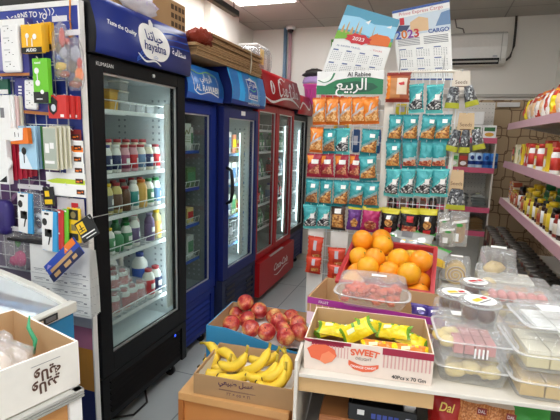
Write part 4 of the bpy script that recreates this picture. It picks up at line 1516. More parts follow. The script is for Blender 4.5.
# long printed cards stuck at an angle
card('battery_blister', 'black and yellow battery blister card tilted at the board edge', 'card', (81.5, 217, 100.5, 238.5), 1.29, .006, BLACK, [('print', YELLOW, [Q(.08, .4, .5, .9)]), ('logo', BLACK, [Q(.14, .48, .44, .52), Q(.14, .6, .44, .64), Q(.26, .5, .31, .82)]), ('line_print', WHITE, [Q(.1, .24, .92, .3), Q(.3, .1, .92, .14)])], tilt=-.55)
t = card('phone_card', 'large blue phone top-up card hanging tilted on the price sheets', 'card', (47.5, 249, 90, 268), 1.28, .004, mat('royal card', '#2b4cae', .45),
         [('strip_print', mat('dark strip', '#1c2450', .5), [Q(0, 0, 1, .42)]), ('photo_print', mat('tan print', '#c8a06a', .5), [Q(.1, .42, .8, .60), Q(.12, .1, .3, .3), Q(.45, .1, .65, .3), Q(.72, .12, .85, .3)]), ('tip_print', ORANGE, [[(.62, .66), (.98, .66), (.98, 1), (.72, 1)]]),
          ('mark_print', mat('lilac mark', '#a59ad8', .5), [[(.05, .72), (.14, .9), (.2, .7)]])], tilt=-.72)
# pad of price sheets, several layers under one clip bar
zc = at(60, 246, 1, 1.36).z
pad = thing('price_list_pad', 'pad of white printed price sheets hung under the headset cards', 'paper', (-1.55, YBD, zc))
b = MB(); b.box(-.15, .15, -.082, -.011, 0, .012, BLACK); b.build('clip_bar', pad, bevel=.003)
GI = mat('grey ink', '#8c8c90', .6)
for i in range(5):
    x0 = (58, 52, 46, 40, 32)[i]; x1 = (99, 97, 95.5, 93, 90.5)[i]
    x, z, w, h = px_rect((x0, 245 + (4 - i), x1, 313 - (4 - i) * 1.0), 1.395 - .012 * i)
    b = MB()
    b.grid(lambda u, v: Vector((-w / 2 + u * w, .004 * sin(v * 3 + i), v * h)), 6, 8, PAPER)
    b.grid(lambda u, v: Vector((-w / 2 + u * w, .0012 + .004 * sin(v * 3 + i), v * h)), 6, 8, PAPER)
    sh = b.build('sheet', pad, (x + 1.55, 1.395 - .012 * i - YBD, z - zc), (0, -.05 + .01 * i, 0))
    b = MB()
    q = lambda a_, c_: (a_, .004 * sin(c_ / h * 3 + i) - .0012, c_)
    for r in range(5):
        for c in range(3):
            fx = -w / 2 + w * (.06 + c * .31); fz = h * (.06 + r * .13)
            patch(b, Q(fx, fz + .010, fx + w * .2, fz + .0125), GI, q)
            patch(b, Q(fx + w * .02, fz + .004, fx + w * .15, fz + .006), GI, q)
            patch(b, Q(fx + w * .21, fz + .002, fx + w * .26, fz + .008), GI, q)
        patch(b, Q(-w * .48, h * (.03 + r * .13), w * .48, h * (.03 + r * .13) + .0012), GI, q)
    b.build('print', sh)

# ------------------------------------------------------------------ ice cream freezer with curved glass lid
t = thing('chest_freezer', 'ice cream chest freezer with pale rim and blue printed end left of the board', 'freezer', (-1.175, 1.16, 0))
FB = mat('freezer blue print', '#2d84b8', .4)
FW = mat('freezer cream rim', '#d9d8cf', .4)
b = MB()
b.box(-.78, 0, -.55, 0, .09, .40, FB); b.box(-.78, 0, -.02, 0, .40, .80, FB); b.box(-.78, 0, -.55, -.53, .40, .80, FB); b.box(-.02, 0, -.53, -.02, .40, .80, FB); b.box(-.78, -.76, -.53, -.02, .40, .80, FB)
b.build('body', t)
b = MB()
for k in range(24):
    x = -.74 + .70 * random.random(); z = .3 + .46 * random.random()
    patch(b, ell(x, z, .006, .004, 8), WHITE, lambda a_, c_: (a_, .0012, c_))
    patch(b, ell(-.5 * random.random(), .35 + .4 * random.random(), .007, .004, 8), mat('pale sky print', '#9ad0ea', .4), lambda a_, c_: (.0012, a_, c_))
b.build('print', t)


def lid(u):      # sloping curved top, u from left to right
    x = -.78 + .77 * u
    return x, .86 + .115 * (1 - u) ** 1.1 - .04 * u ** 6


b = MB()
prof = [lid(i / 16) for i in range(17)]
for y0, y1 in ((-.55, -.53), (-.018, 0.01)):
    poly = [(x, z + .012) for x, z in prof] + [(0.0, .815), (-.78, .86)]
    b.prism(poly, 1, y0, y1, FW)
b.box(-.02, .01, -.55, 0.01, .805, .845, FW); b.box(-.79, -.75, -.55, 0, .80, .98, FW)
b.build('rim', t, bevel=.004)
b = MB()
b.grid(lambda u, v: Vector((lid(u)[0], -.53 + .512 * v, lid(u)[1])), 16, 2, clear('lid glass', '#f4faff', .08, .05, 0, 30, 0.25))  # white haze in the glass stands in for reflected ceiling light
b.build('glass_lid', t)
b = MB()
IN = mat('freezer liner', '#eef3f6', .4)
b.box(-.74, -.03, -.50, -.06, .42, .43, IN)
for q in ((-.745, -.74, -.5, -.06), (-.03, -.025, -.5, -.06), (-.74, -.03, -.51, -.50), (-.74, -.03, -.06, -.05)):
    b.box(*q, .43, .80, IN)
b.build('liner', t)
b = MB(); b.box(-.68, -.09, -.075, -.062, .72, .745, glow('freezer tube', '#f2f8ff', 14.0)); b.box(-.70, -.68, -.08, -.06, .715, .75, WHITE); b.box(-.09, -.07, -.08, -.06, .715, .75, WHITE)
b.build('light_tube', t)
b = MB(); b.box(.010, .014, -.17, -.08, .812, .836, BLACK); b.box(.014, .016, -.165, -.14, .817, .831, STEEL); b.box(.014, .016, -.13, -.09, .817, .831, mat('grey dial', '#6a6a6e', .4)); b.build('control_plate', t)
for sx in (-.7, -.08):
    for sy in (-.47, -.08):
        b = MB(); b.tube([(sx, sy - .015, .045), (sx, sy + .015, .045)], .045, BLACK, 14); b.box(sx - .01, sx + .01, sy - .02, sy + .02, .06, .1, STEEL); b.build('caster', t)
for i in range(4):
    for j in range(2):
        k_ice = KINDS.setdefault('ice', None)
        if KINDS['ice'] is None:
            q = thing('ice_cream_tub', '-', 'tub')
            b = MB(); b.lathe([(.055, 0), (.065, .1)], mat('pale blue tub', '#bcd8ea', .4), seg=16); b.build('tub_body', q)
            b = MB(); b.lathe([(.068, .1), (.068, .108), (.06, .11)], WHITE, seg=16); b.build('lid', q)
            KINDS['ice'] = Kind(q)
        KINDS['ice'].put((-1.175 - .66 + .19 * i, 1.16 - .40 + .22 * j, .431), (0, 0, 0), 'pale ice cream tub in the glass lidded freezer, %s row, %s across' % (ORD[j], ORD[i]), 'ice cream tubs')

# ------------------------------------------------------------------ counter and cardboard tray at lower left
ANG = -radians(15)
t = thing('counter', 'wooden counter with ridged aluminium edge at lower left of the photo', 'counter', (-.735, .745, 0), ANG * -1)
WOODC = mat('honey wood', '#c98f52', .5, var=.15, scale=8)
RZ = ANG
t.rotation_euler = (0, 0, RZ)
b = MB(); b.box(-.36, -.02, -.9, -.02, .826, .845, mat('cream laminate', '#e6e0d2', .5)); b.build('top', t)
b = MB()
b.box(-.02, .0, -.9, 0, .828, .848, mat('aluminium', '#c6c6c2', .35, .6)); b.box(-.36, .0, -.02, 0, .828, .848, mat('aluminium', '#c6c6c2', .35, .6))
for k in range(3):
    b.box(0, .003, -.9, 0, .830 + k * .0065, .834 + k * .0065, mat('aluminium', '#c6c6c2', .35, .6))
b.build('edge_strip', t, bevel=.001)
b = MB(); b.box(-.34, -.012, -.88, -.035, .04, .826, WOODC); b.build('cabinet_body', t)
b = MB(); b.box(-.035, -.004, -.034, -.004, 0, .827, WHITE); b.build('post', t)
b = MB(); b.box(-.33, -.06, -.86, -.07, 0, .04, BLACK); b.build('plinth', t)


def tray(name, label, loc, rz, w, d, h, out, inn, th=.005, cat='box', lower_front=0.0, group=None):
    """Open cardboard tray: w along x, d along y (0 = front), origin at the front left bottom corner."""
    t = thing(name, label, cat, loc, rz, group)
    b = MB()
    b.box(0, w, 0, d, 0, th, out)
    hf = h - lower_front
    b.box(0, w, 0, th, th, hf, out); b.box(0, w, d - th, d, th, h, out)
    b.hexa([(0, th, th), (th, th, th), (th, d - th, th), (0, d - th, th), (0, th, hf), (th, th, hf), (th, d - th, h), (0, d - th, h)], out)
    b.hexa([(w - th, th, th), (w, th, th), (w, d - th, th), (w - th, d - th, th), (w - th, th, hf), (w, th, hf), (w, d - th, h), (w - th, d - th, h)], out)
    b.build('tray_body', t)
    b = MB()
    e = .0012
    b.box(th, w - th, th, th + e, th, hf - .001, inn); b.box(th, w - th, d - th - e, d - th, th, h - .001, inn)
    b.hexa([(th, th, th), (th + e, th, th), (th + e, d - th, th), (th, d - th, th), (th, th, hf), (th + e, th, hf), (th + e, d - th, h), (th, d - th, h)], inn)
    b.hexa([(w - th - e, th, th), (w - th, th, th), (w - th, d - th, th), (w - th - e, d - th, th), (w - th - e, th, hf), (w - th, th, hf), (w - th, d - th, h), (w - th - e, d - th, h)], inn)
    b.box(th, w - th, th, d - th, th, th + e, inn)
    b.build('lining', t)
    return t


CARDW = mat('white printed cardboard', '#e9e5dd', .6)
# rotated so that its long printed side faces the aisle
bx = tray('cardboard_tray', 'white open cardboard tray with brown script on the lower left counter', (-.752, .735, .849), RZ - pi / 2, .62, .31, .11, CARDW, CARDIN)
bx.rotation_euler = (0, 0, RZ + pi / 2)
bx.location = Vector((-.735, .745, .849)) + Matrix.Rotation(RZ, 3, 'Z') @ Vector((-.022, -.615, 0))
b = MB()
fbx = lambda x, y: (x, -.0012, y)
BRN = mat('brown script ink', '#5a3c30', .6)
write(b, 'ولاية', .034, BRN, lambda x, y: fbx(.545 - x * 1.0, .066 - y), bold=.001)
write(b, 'ولايد', .034, BRN, lambda x, y: fbx(.54 - x * 1.0, .038 - y), bold=.001)
patch(b, Q(.51, .09, .575, .0915), mat('grey ink', '#8c8c90', .6), fbx)
write(b, 'Fri', .03, BRN, lambda x, y: fbx(.42 - x, .03 - y))
b.build('lettering', bx)
inv = Matrix.Translation(bx.location) @ Matrix.Rotation(RZ + pi / 2, 4, 'Z')
t = thing('bread_bag', 'clear plastic bag of bread with green tie inside the white cardboard tray', 'bag', inv @ Vector((.47, .15, .0062)), RZ + pi / 2)
b = MB(); b.blob((0, 0, .045), (.06, .07, .04), mat('bread crust', '#e0c4a4', .7, var=.15, scale=20), 18, 12, crumple(0, 1, .15)); b.build('bread', t)
b = MB(); b.blob((0, 0, .058), (.10, .12, .055), clear('bread bag film', '#ffffff', .22, .08, 1.0, 35, .20), 30, 18, crumple(0, 1, .24, 3)); b.build('bag_film', t)
b = MB(); b.tube([(.105, -.03, .05), (.115, -.02, .08), (.11, -.0, .11), (.12, .01, .135)], [.003, .006, .005, .002], mat('green tie', '#3a9a6a', .5), 6); b.build('tie', t)
t = thing('cardboard_divider', 'curved piece of brown cardboard standing behind the bread bag', 'cardboard', inv @ Vector((.44, .285, .0062)), RZ + pi / 2)
b = MB()
for s in (0, 1):
    b.grid(lambda u, v: Vector((-.28 + .34 * u, -.03 * sin(u * 2.4) - .002 * s, (.155 - .03 * u * u) * v)), 12, 2, CARDIN)
b.build('sheet', t)
# ------------------------------------------------------------------ snack rack
YR = 2.12
RW_ = mat('cream rack paint', '#ddd5c8', .45)
rk = thing('snack_rack', 'cream wire snack rack with green sign above the orange crate', 'rack', (-.26, YR, 0))
RO = Vector(rk.location)
zt_l = at(350, 94, 1, YR).z
xl0 = at(312, 150, 1, YR).x; xl1 = at(382.5, 150, 1, YR).x; xr0 = at(384, 150, 1, YR).x; xr1 = at(452, 150, 1, YR).x
ztr = at(420, 72, 1, YR).z
zbm = .62
b = MB()
for x in (xr0 + .01,):
    b.box(x - .022 - RO.x, x + .022 - RO.x, -.01, .02, .0, ztr, RW_)
b.build('post', rk, bevel=.003)
for x, z1 in ((xl0 + .02, zt_l), (xr1, ztr)):
    b = MB(); b.box(x - .01 - RO.x, x + .01 - RO.x, 0, .02, .03, z1, RW_); b.build('post', rk, bevel=.002)
b = MB()
for xa, xb, z1 in ((xl0 + .02, xl1, zt_l), (xr0 + .03, xr1, ztr)):
    n = 9
    for k in range(n + 1):
        x = xa + (xb - xa) * k / n - RO.x
        b.tube([(x, .0, zbm), (x, .0, z1)], .0018, RACKW, 5)
    z = z1
    while z > zbm:
        b.tube([(xa - RO.x, -.003, z), (xb - RO.x, -.003, z)], .0018, RACKW, 5); z -= .075
b.tube([(xr0 - RO.x, -.004, ztr), (xr1 - RO.x, -.004, ztr)], .006, RW_, 8)
b.build('wire_mesh', rk)
b = MB()
b.box(xl0 - RO.x, xr1 - RO.x, -.03, .22, 0, .03, RW_); b.box(xl0 + .02 - RO.x, xr1 - RO.x, .0, .02, .03, .09, RW_)
b.build('base', rk, bevel=.003)
for r in ((308, 228, 323.5, 262), (330, 232, 347, 275)):   # pale backing boards at the foot
    x, z, w, h = px_rect(r, YR - .012)
    b = MB(); b.box(x - w / 2 - RO.x, x + w / 2 - RO.x, -.016, -.006, .0, z + h, mat('white board', '#e6e2da', .5)); b.build('backing_board', rk)
# sign
x0 = at(317, 84, 1, YR - .03).x; x1 = at(383.5, 84, 1, YR - .03).x; z0 = at(350, 94.5, 1, YR - .03).z; z1 = at(350, 71, 1, YR - .03).z
sw, sh = x1 - x0, z1 - z0
b = MB(); b.box(x0 - RO.x, x1 - RO.x, -.034, -.022, z0, z1, WHITE); sign = b.build('header_sign', rk, bevel=.002)
GRN = mat('deep green print', '#1d7a4c', .4)
fs = lambda d: (lambda x, y: (x0 - RO.x + x * sw, -.0345 - d, z0 + y * sh))
b = MB()
patch(b, [(0, 0), (1, 0), (1, .62), (.8, .72), (.55, .73), (.3, .62), (.12, .36), (0, .40)], GRN, fs(.0005))
patch(b, [(.0, .58), (.06, .52), (.2, .56), (.3, .76), (.27, .9), (.2, .82), (.1, .66)], mat('leaf white', '#f4f6f0', .4), fs(.0012))
stroke(b, [(.02, .62), (.12, .52), (.22, .64), (.27, .92)], .03, GRN, fs(.0018))
b.build('print', sign)
b = MB()
patch(b, [(.27, .3), (.4, .5), (.6, .56), (.85, .46), (.93, .3), (.8, .12), (.55, .06), (.38, .12)], mat('dark green print', '#12553a', .4), fs(.0018))
b.build('leaf_print', sign)
b = MB()
write(b, 'الربيع', .085, WHITE, lambda x, y: fs(.003)(.53 + x / sw, .30 + y / sh), width=.145, bold=.001)
write(b, 'Al Rabiee', .028, BLACK, lambda x, y: fs(.003)(.64 + x / sw, .85 + y / sh), bold=.0004)
b.build('lettering', sign)

NUTS = speckle('golden nuts', ['#c98a44', '#dba258', '#a86a30', '#e2b878', '#8f5426'], 110, .4)
NUTB = speckle('brown nuts', ['#8a5630', '#6e3f22', '#a06a3c', '#c09060'], 110, .4)
SEED = speckle('black and white seeds', ['#26262a', '#dcdcd8', '#5a5a5e', '#1c1c20', '#a8a8a6'], 140, .4)
SEEDG = speckle('grey seeds', ['#4a4c50', '#b8bcbc', '#6a6e72', '#303236'], 130, .4)
TEAL = mat('teal foil', '#3c9ea2', .24, .15, .08, 38, 1.0)
TEALL = mat('light teal foil', '#5fc4c2', .24, .15, .08, 38, 1.0)
TEALD = mat('deep teal foil', '#157880', .24, .15, .08, 38, 1.0)
OFOIL = mat('orange foil', '#ec8a30', .24, .1, .08, 38, 1.0)
OFOILD = mat('deep orange foil', '#d06a1e', .24, .1, .08, 38, 1.0)
MFOIL = mat('maroon foil', '#a0283c', .24, .1, .08, 38, 1.0)
REDN = speckle('red nuts', ['#a84a34', '#c47a54', '#8a3426', '#d8a07c'], 110, .4)


def pillow(name, w, h, th, mfn, back, stick=None, cat='bag', nu=18, nv=26, extra=()):
    """Filled foil bag, origin at the bottom centre of its back, front towards -Y."""
    t = thing(name, '-', cat)
    sd = random.random() * 20

    def T(u, v):
        e = max(0, sin(pi * u)) ** .55 * max(0, sin(pi * min(1, max(0, (v - .05) / .86)))) ** .5
        return th * e * (1 + .3 * noise.noise(Vector((u * 4 + sd, v * 6, 0))))

    def P(u, v, s, off=0):
        pinch = .11 * sin(pi * v)
        x = (u - .5) * w * (1 - pinch * 1.0) + .0015 * sin(v * 40) * (abs(u - .5) > .49)
        d = T(u, v)
        return Vector((x, -.004 - (d * .75 + off) if s else -.0035 + d * .25, h * v))
    b = MB()
    b.grid(lambda u, v: P(u, v, 1), nu, nv, mfn)
    b.grid(lambda u, v: P(1 - u, v, 0), nu, nv, back)
    b.build('foil_bag', t)
    if stick:
        u0, v0, u1, v1, m = stick
        b = MB(); b.grid(lambda u, v: P(u0 + (u1 - u0) * u, v0 + (v1 - v0) * v, 1, .0012), 4, 4, m); b.build('sticker', t)
    for pn, m, poly in extra:
        b = MB(); patch(b, [(p[0], p[1]) for p in poly], m, lambda x, y: P(x, y, 1, .001)); b.build(pn, t)
    return t


def nutbag(base, dark, light, win, slope=.55, seal=.07):
    def fn(u, v):
        if v < seal or v > 1 - seal: return dark
        if v > .82: return base
        if .08 < u < .94 and .13 < v < .26 + slope * u: return win
        if .08 < u < .94 and v < .36 + slope * u and v > .13: return light
        if v < .15: return dark
        return base
    return fn


STK = mat('white sticker', '#f2f2ee', .5)
K_TN = Kind(pillow('snack_bag', .08, .14, .026, nutbag(TEAL, TEALD, mat('grey teal', '#7a9a9a', .35), NUTS, .38), TEAL, (.46, .68, .78, .82, STK)))
K_TB = Kind(pillow('snack_bag', .08, .14, .026, nutbag(TEAL, TEALD, mat('grey teal', '#7a9a9a', .35), NUTB, .3), TEAL, (.46, .68, .78, .82, STK)))
K_TS = Kind(pillow('seed_bag', .08, .14, .024, nutbag(TEAL, TEALL, TEALL, SEED, .5), TEAL, (.55, .46, .84, .64, STK)))
K_TR = Kind(pillow('snack_bag', .08, .14, .026, nutbag(TEAL, TEALD, mat('silver print', '#b4bcbc', .35), REDN, .1), TEAL, None))
K_O = Kind(pillow('snack_bag', .08, .14, .028, nutbag(OFOIL, OFOILD, mat('apricot foil', '#f2b070', .25, .08, 38, .8), speckle('amber snack', ['#d8924a', '#e8b070', '#c07a34', '#eec890'], 120, .4), .3), OFOIL, None, extra=(('mark', mat('pale print', '#f0dcc0', .5), [(.3, .45), (.42, .5), (.5, .66), (.62, .78), (.46, .76), (.34, .62)]),)))  # the pale crescent is a highlight painted onto the orange foil
K_M = Kind(pillow('snack_bag', .08, .14, .026, lambda u, v: (MFOIL if v < .12 or v > .93 else (OFOIL if v > .55 and u < .45 and v > .5 + u * .5 else (REDN if .16 < v < .2 + .4 * u and u > .12 and u < .88 else MFOIL))), MFOIL, (.35, .58, .85, .76, STK)))
K_BR = Kind(pillow('snack_bag', .08, .14, .026, lambda u, v: BLACK if v > .9 or v < .08 else (NUTS if .12 < v < .62 and .1 < u < .9 else mat('dark brown foil', '#4a3226', .3)), BLACK, (.3, .66, .75, .84, STK)))
PUF = mat('purple foil', '#6a3a86', .24, .1, .08, 38, 1.0)
PKF = mat('pink foil', '#b02a66', .24, .1, .08, 38, 1.0)
YTOP = mat('yellow foil top', '#cfc42e', .3, .1)
K_PU = Kind(pillow('snack_bag', .08, .14, .028, lambda u, v: YTOP if v > .86 else (NUTS if (u - .5) ** 2 * 3 + (v - .32) ** 2 * 6 < .2 else PUF), PUF))
K_PK = Kind(pillow('snack_bag', .08, .14, .028, lambda u, v: YTOP if v > .84 else (REDN if (u - .5) ** 2 * 2 + (v - .28) ** 2 * 7 < .24 else PKF), PKF, None))
BLF = mat('black foil', '#1c1c1e', .24, .1, .08, 38, 1.0)
K_BK = Kind(pillow('snack_bag', .09, .15, .03, lambda u, v: YTOP if v > .82 else BLF, BLF, None, extra=(('red_print', RED, [(.28, .12), (.66, .12), (.7, .34), (.26, .32)]), ('picture', NUTS, ell(.48, .5, .24, .14, 12)), ('mark', WHITE, [(.3, .62), (.55, .62), (.6, .76), (.34, .74)]))))
K_BR2 = Kind(pillow('snack_bag', .09, .15, .03, lambda u, v: YTOP if v > .82 else (REDN if v < .42 and (u - .5) ** 2 < .14 else BLF), BLF, None, extra=(('red_print', RED, [(.3, .55), (.66, .55), (.66, .74), (.3, .74)]),)))
K_RED = Kind(pillow('snack_strip', .07, .13, .014, lambda u, v: (mat('orange red foil', '#d8482c', .3, .1) if v > .5 or u < .3 else mat('deep red foil', '#b8301f', .3, .1)), mat('orange red foil', '#d8482c', .3, .1), (.4, .5, .62, .85, mat('pale print', '#f0dcc0', .5)), extra=(('picture', NUTS, [(.4, .14), (.9, .18), (.9, .38), (.4, .34)]),)))


def hang(kind, rect, label, group, Y=None, yaw=None, w0=.08, h0=.14, roll=None, hk=True):
    Y = Y or YR - .03
    x, z, w, h = px_rect(rect, Y)
    o = kind.put((x, Y, z), (0, roll if roll is not None else random.uniform(-.08, .08), yaw if yaw is not None else random.uniform(-.22, .22)), label, group, (w / w0, 1.0, h / h0))
    if hk: hook(x, Y - .003, z + h * .97, YR, rk)
    return o


# left panel
G = 'snack bags on the left half of the rack'
for i, (x0, x1) in enumerate(((313, 327), (325.5, 339.5), (340, 353.5), (352.5, 366.5), (364.5, 380))):
    hang(K_O, (x0, 97.5 - i * .2, x1, 125 - i * .2), 'orange foil snack bag, %s from the left in the top row under the green sign' % ORD[i], G)
hang(K_O, (309.5, 127, 323.5, 152.5), 'lone orange snack bag left of the teal bags in the second row', G)
hang(K_TB, (323, 128.5, 337, 154), 'teal nut bag right of the lone orange bag', G)
hang(K_TS, (335, 128, 351, 154.5), 'teal bag of grey seeds beside the gap with blue packets', G)
hang(K_TN, (360, 129, 377.5, 155.5), 'teal nut bag at the right end of the second row', G)
for i, (x0, x1) in enumerate(((307, 322), (321, 335.5), (335, 349.5), (348, 361.5))):
    hang(K_M, (x0, 153.5 + i * .3, x1, 177 + i * .5), 'maroon snack bag with white sticker, %s from the left in the third row' % ORD[i], G)
hang(K_TN, (360, 154.5, 378, 181), 'teal nut bag at the right end of the maroon row', G, YR - .036)
for i, (x0, x1) in enumerate(((305, 320), (319, 333.5), (333, 349), (348, 363.5), (363, 380))):
    hang((K_TB, K_TN, K_TN, K_TB, K_TB)[i], (x0, 178.5 + i * .7, x1, 205 + i * .7), 'teal nut bag with sticker, %s from the left in the fourth row' % ORD[i], G, YR - .034)
hang(K_TS, (304, 204, 318, 228.5), 'teal seed bag at the left end of the fifth row', G)
hang(K_TS, (316.5, 204.5, 330.5, 228.5), 'teal seed bag beside the brown nut bag in the fifth row', G, YR - .036)
hang(K_BR, (331, 204, 346.5, 230), 'dark brown bag of nuts with white sticker in the fifth row', G)
hang(K_PU, (346.5, 205, 361, 230), 'purple snack bag with yellow top left of the pink bag', G)
hang(K_PK, (360.5, 206, 379.5, 232), 'pink snack bag with yellow top beside the purple bag', G)
H_ = 'red snack strips at the rack foot'
hang(K_RED, (306.5, 236, 322, 263), 'red snack strip on the left white board, upper of two', H_, YR - .03, 0, .07, .13)
hang(K_RED, (305.5, 256, 321, 273), 'red snack strip on the left white board, lower of two', H_, YR - .05, 0, .07, .13)
hang(K_RED, (328, 247.5, 346.5, 269), 'red snack strip on the right white board, upper of two', H_, YR - .035, 0, .07, .13)
hang(K_RED, (327, 264, 346, 281), 'red snack strip on the right white board, lower of two', H_, YR - .055, 0, .07, .13)
# goods on the far side of the rack, seen through the wires
for r, m_, l in (((316, 95, 346, 104), RED, 'red packet seen through the wires below the green sign'), ((351, 128, 361, 154), mat('deep blue packet', '#1f4f86', .4), 'blue packet seen through the gap in the second row'),
                 ((333, 123, 350, 131), YELLOW, 'yellow packet edge seen above the teal seed bag'), ((366, 96, 381, 126), mat('clear grey packet', '#b4b0ac', .4), 'grey packet behind the rightmost orange bag'),
                 ((376, 128, 381, 155), mat('deep blue packet', '#1f4f86', .4), 'blue packet edge behind the right teal bag'), ((395, 103, 409, 117), mat('lemon foil', '#ddd02e', .3), 'yellow packet seen below the brown and orange bag')):
    Y = YR + .05
    x, z, w, h = px_rect(r, Y)
    t = thing('hanging_packet', l, 'packet', (x, Y, z), group='packets behind the rack')
    b = MB(); b.blob((0, 0, h / 2), (w / 2, .012, h / 2), m_, 16, 10, lambda d: .9 / max(abs(d.x) ** 6 + abs(d.y) ** 6 + abs(d.z) ** 6, .1) ** (1 / 6)); b.build('packet_body', t)
    b = MB(); b.box(-w * .2, w * .2, -.0135, -.0125, h * .35, h * .7, mat('pale print', '#f0dcc0', .5)); b.build('label', t)
    b = MB(); o = Vector((x, Y, z)); b.tube([Vector((x, YR, z + h * .95)) - RO, Vector((x, Y + .015, z + h * .95)) - RO], .0018, STEEL, 5); b.build('hook', rk)
# right panel
G2 = 'snack bags on the right half of the rack'
K_OB = Kind(pillow('snack_bag', .1, .15, .03, lambda u, v: mat('dark red foil', '#8a2e22', .3, .1) if v > .9 or v < .1 else (mat('tan snack', '#c98a54', .4) if u < .62 and .14 < v < .8 and u > .18 else OFOIL if u < .18 else mat('rust foil', '#a85a3c', .3, .1)), OFOIL, (.46, .26, .9, .8, mat('cream label', '#ead9c4', .5)), extra=(('red_badge', RED, ell(.66, .64, .13, .08, 14)),)))
hang(K_OB, (386, 72.5, 410.5, 102.5), 'large orange and brown snack bag with a cream label at the top', G2, w0=.1, h0=.15, yaw=0, roll=0)
hang(K_TS, (409.5, 84, 425.5, 113), 'teal seed bag right of the orange and brown bag', G2)
hang(K_TS, (426.5, 84.5, 444, 113.5), 'teal seed bag beside the kraft headed bags in the top row', G2)
for i, (x0, x1) in enumerate(((387.5, 402.5), (402.5, 418.5), (419, 435.5), (435, 452))):
    hang(K_TN, (x0, 114.5, x1, 141.5), 'teal nut bag, %s from the left in the upper row right of the post' % ORD[i], G2)
for i, (x0, x1) in enumerate(((386, 402), (402.5, 418), (417.5, 433.5), (431.5, 447))):
    hang(K_TN if i == 0 else K_TR, (x0, 141, x1, 169), ('teal bag of golden nuts by the post in the third row', 'teal and silver bag of red nuts next to the golden nuts', 'teal and silver bag of red nuts, third in its row', 'teal and silver bag of red nuts at the right end of its row')[i], G2)
for i, (x0, x1) in enumerate(((384, 400), (399.5, 414.5), (414, 431.5), (431, 449))):
    hang(K_TS, (x0, 168.5, x1, 196.5), 'teal bag of dark seeds with sticker, %s from the left above the dark gap' % ORD[i], G2)
hang(K_BK, (379.5, 207.5, 398.5, 236), 'black snack bag with red print right of the pink bag', G2, w0=.09, h0=.15)
hang(K_BR2, (398, 207.5, 418.5, 238), 'black snack bag with nut picture between two red printed black bags', G2, w0=.09, h0=.15)
hang(K_BK, (418.5, 208.5, 437.5, 240), 'rightmost black snack bag with red print', G2, w0=.09, h0=.15)
# dark jars glimpsed through the gap under the teal rows
for i in range(5):
    x, z, w, h = px_rect((388 + i * 10, 197, 397 + i * 10, 211), YR + .03)
    t = thing('spice_packet', 'dark spice packet, %s from the left in the gap above the black bags' % ORD[i], 'packet', (x, YR + .03, z), group='dark packets in the rack gap')
    b = MB(); b.blob((0, 0, h / 2), (w / 2, .012, h / 2), (BLACK, BROWN, BLACK, mat('rust packet', '#8a3a22', .4), BLACK)[i], 12, 8, lambda d: .9 / max(abs(d.x) ** 6 + abs(d.y) ** 6 + abs(d.z) ** 6, .1) ** (1 / 6)); b.build('packet_body', t)
    b = MB(); b.box(-w * .25, w * .25, -.0135, -.0125, h * .4, h * .75, mat('dim label', '#7a5a4a', .5)); b.build('label', t)
    hook(x, YR + .045, z + h * .95, YR, rk)
# seed bags under kraft headers
KRAFT = mat('kraft header', '#cbb08a', .7)
CREAMH = mat('cream header', '#e0d6c6', .7)
LIMEB = mat('lime band', '#b8bc3a', .45)


def seedbunch(label, rect_h, bags, Y, hm):
    x, z, w, h = px_rect(rect_h, Y)
    t = thing('seed_bag_bunch', label, 'bag', (x, Y, z), group='seed bags with paper headers')
    b = MB(); b.hexa([(-w / 2, -.003, 0), (w / 2, -.003, 0), (w / 2, 0, 0), (-w / 2, 0, 0), (-w * .42, -.003, h), (w * .42, -.003, h), (w * .42, 0, h), (-w * .42, 0, h)], hm); hd = b.build('paper_header', t)
    b = MB()
    write(b, 'Seeds', .022, mat('brown ink', '#6a4a30', .6), lambda a, c: (a, -.0042, h * .42 + c)); patch(b, Q(-w * .3, h * .15, w * .3, h * .2), mat('brown ink', '#6a4a30', .6), lambda a, c: (a, -.0042, c))
    b.build('lettering', hd)
    for r, rl in bags:
        bx_, bz, bw, bh = px_rect(r, Y)
        b = MB()
        def P(u, v, s):
            ww = bw * (.55 + .45 * (1 - v) ** .6)
            th = .022 * sin(pi * u) ** .5 * sin(pi * min(1, v * .92 + .04)) ** .5
            q = Vector(((u - .5) * ww, -.004 - th if s else -.003 + th * .2, bh * v))
            q = Matrix.Rotation(rl, 3, 'Y') @ (q - Vector((0, 0, bh))) + Vector((0, 0, bh))
            return q + Vector((bx_ - x, 0, bz - z))
        m_ = lambda u, v: LIMEB if v < .24 else SEEDG
        b.grid(lambda u, v: P(u, v, 1), 12, 16, m_); b.grid(lambda u, v: P(1 - u, v, 0), 12, 16, SEEDG)
        b.build('seed_bag', t)
    hook(x, Y - .003, z + h * .95, YR, rk)


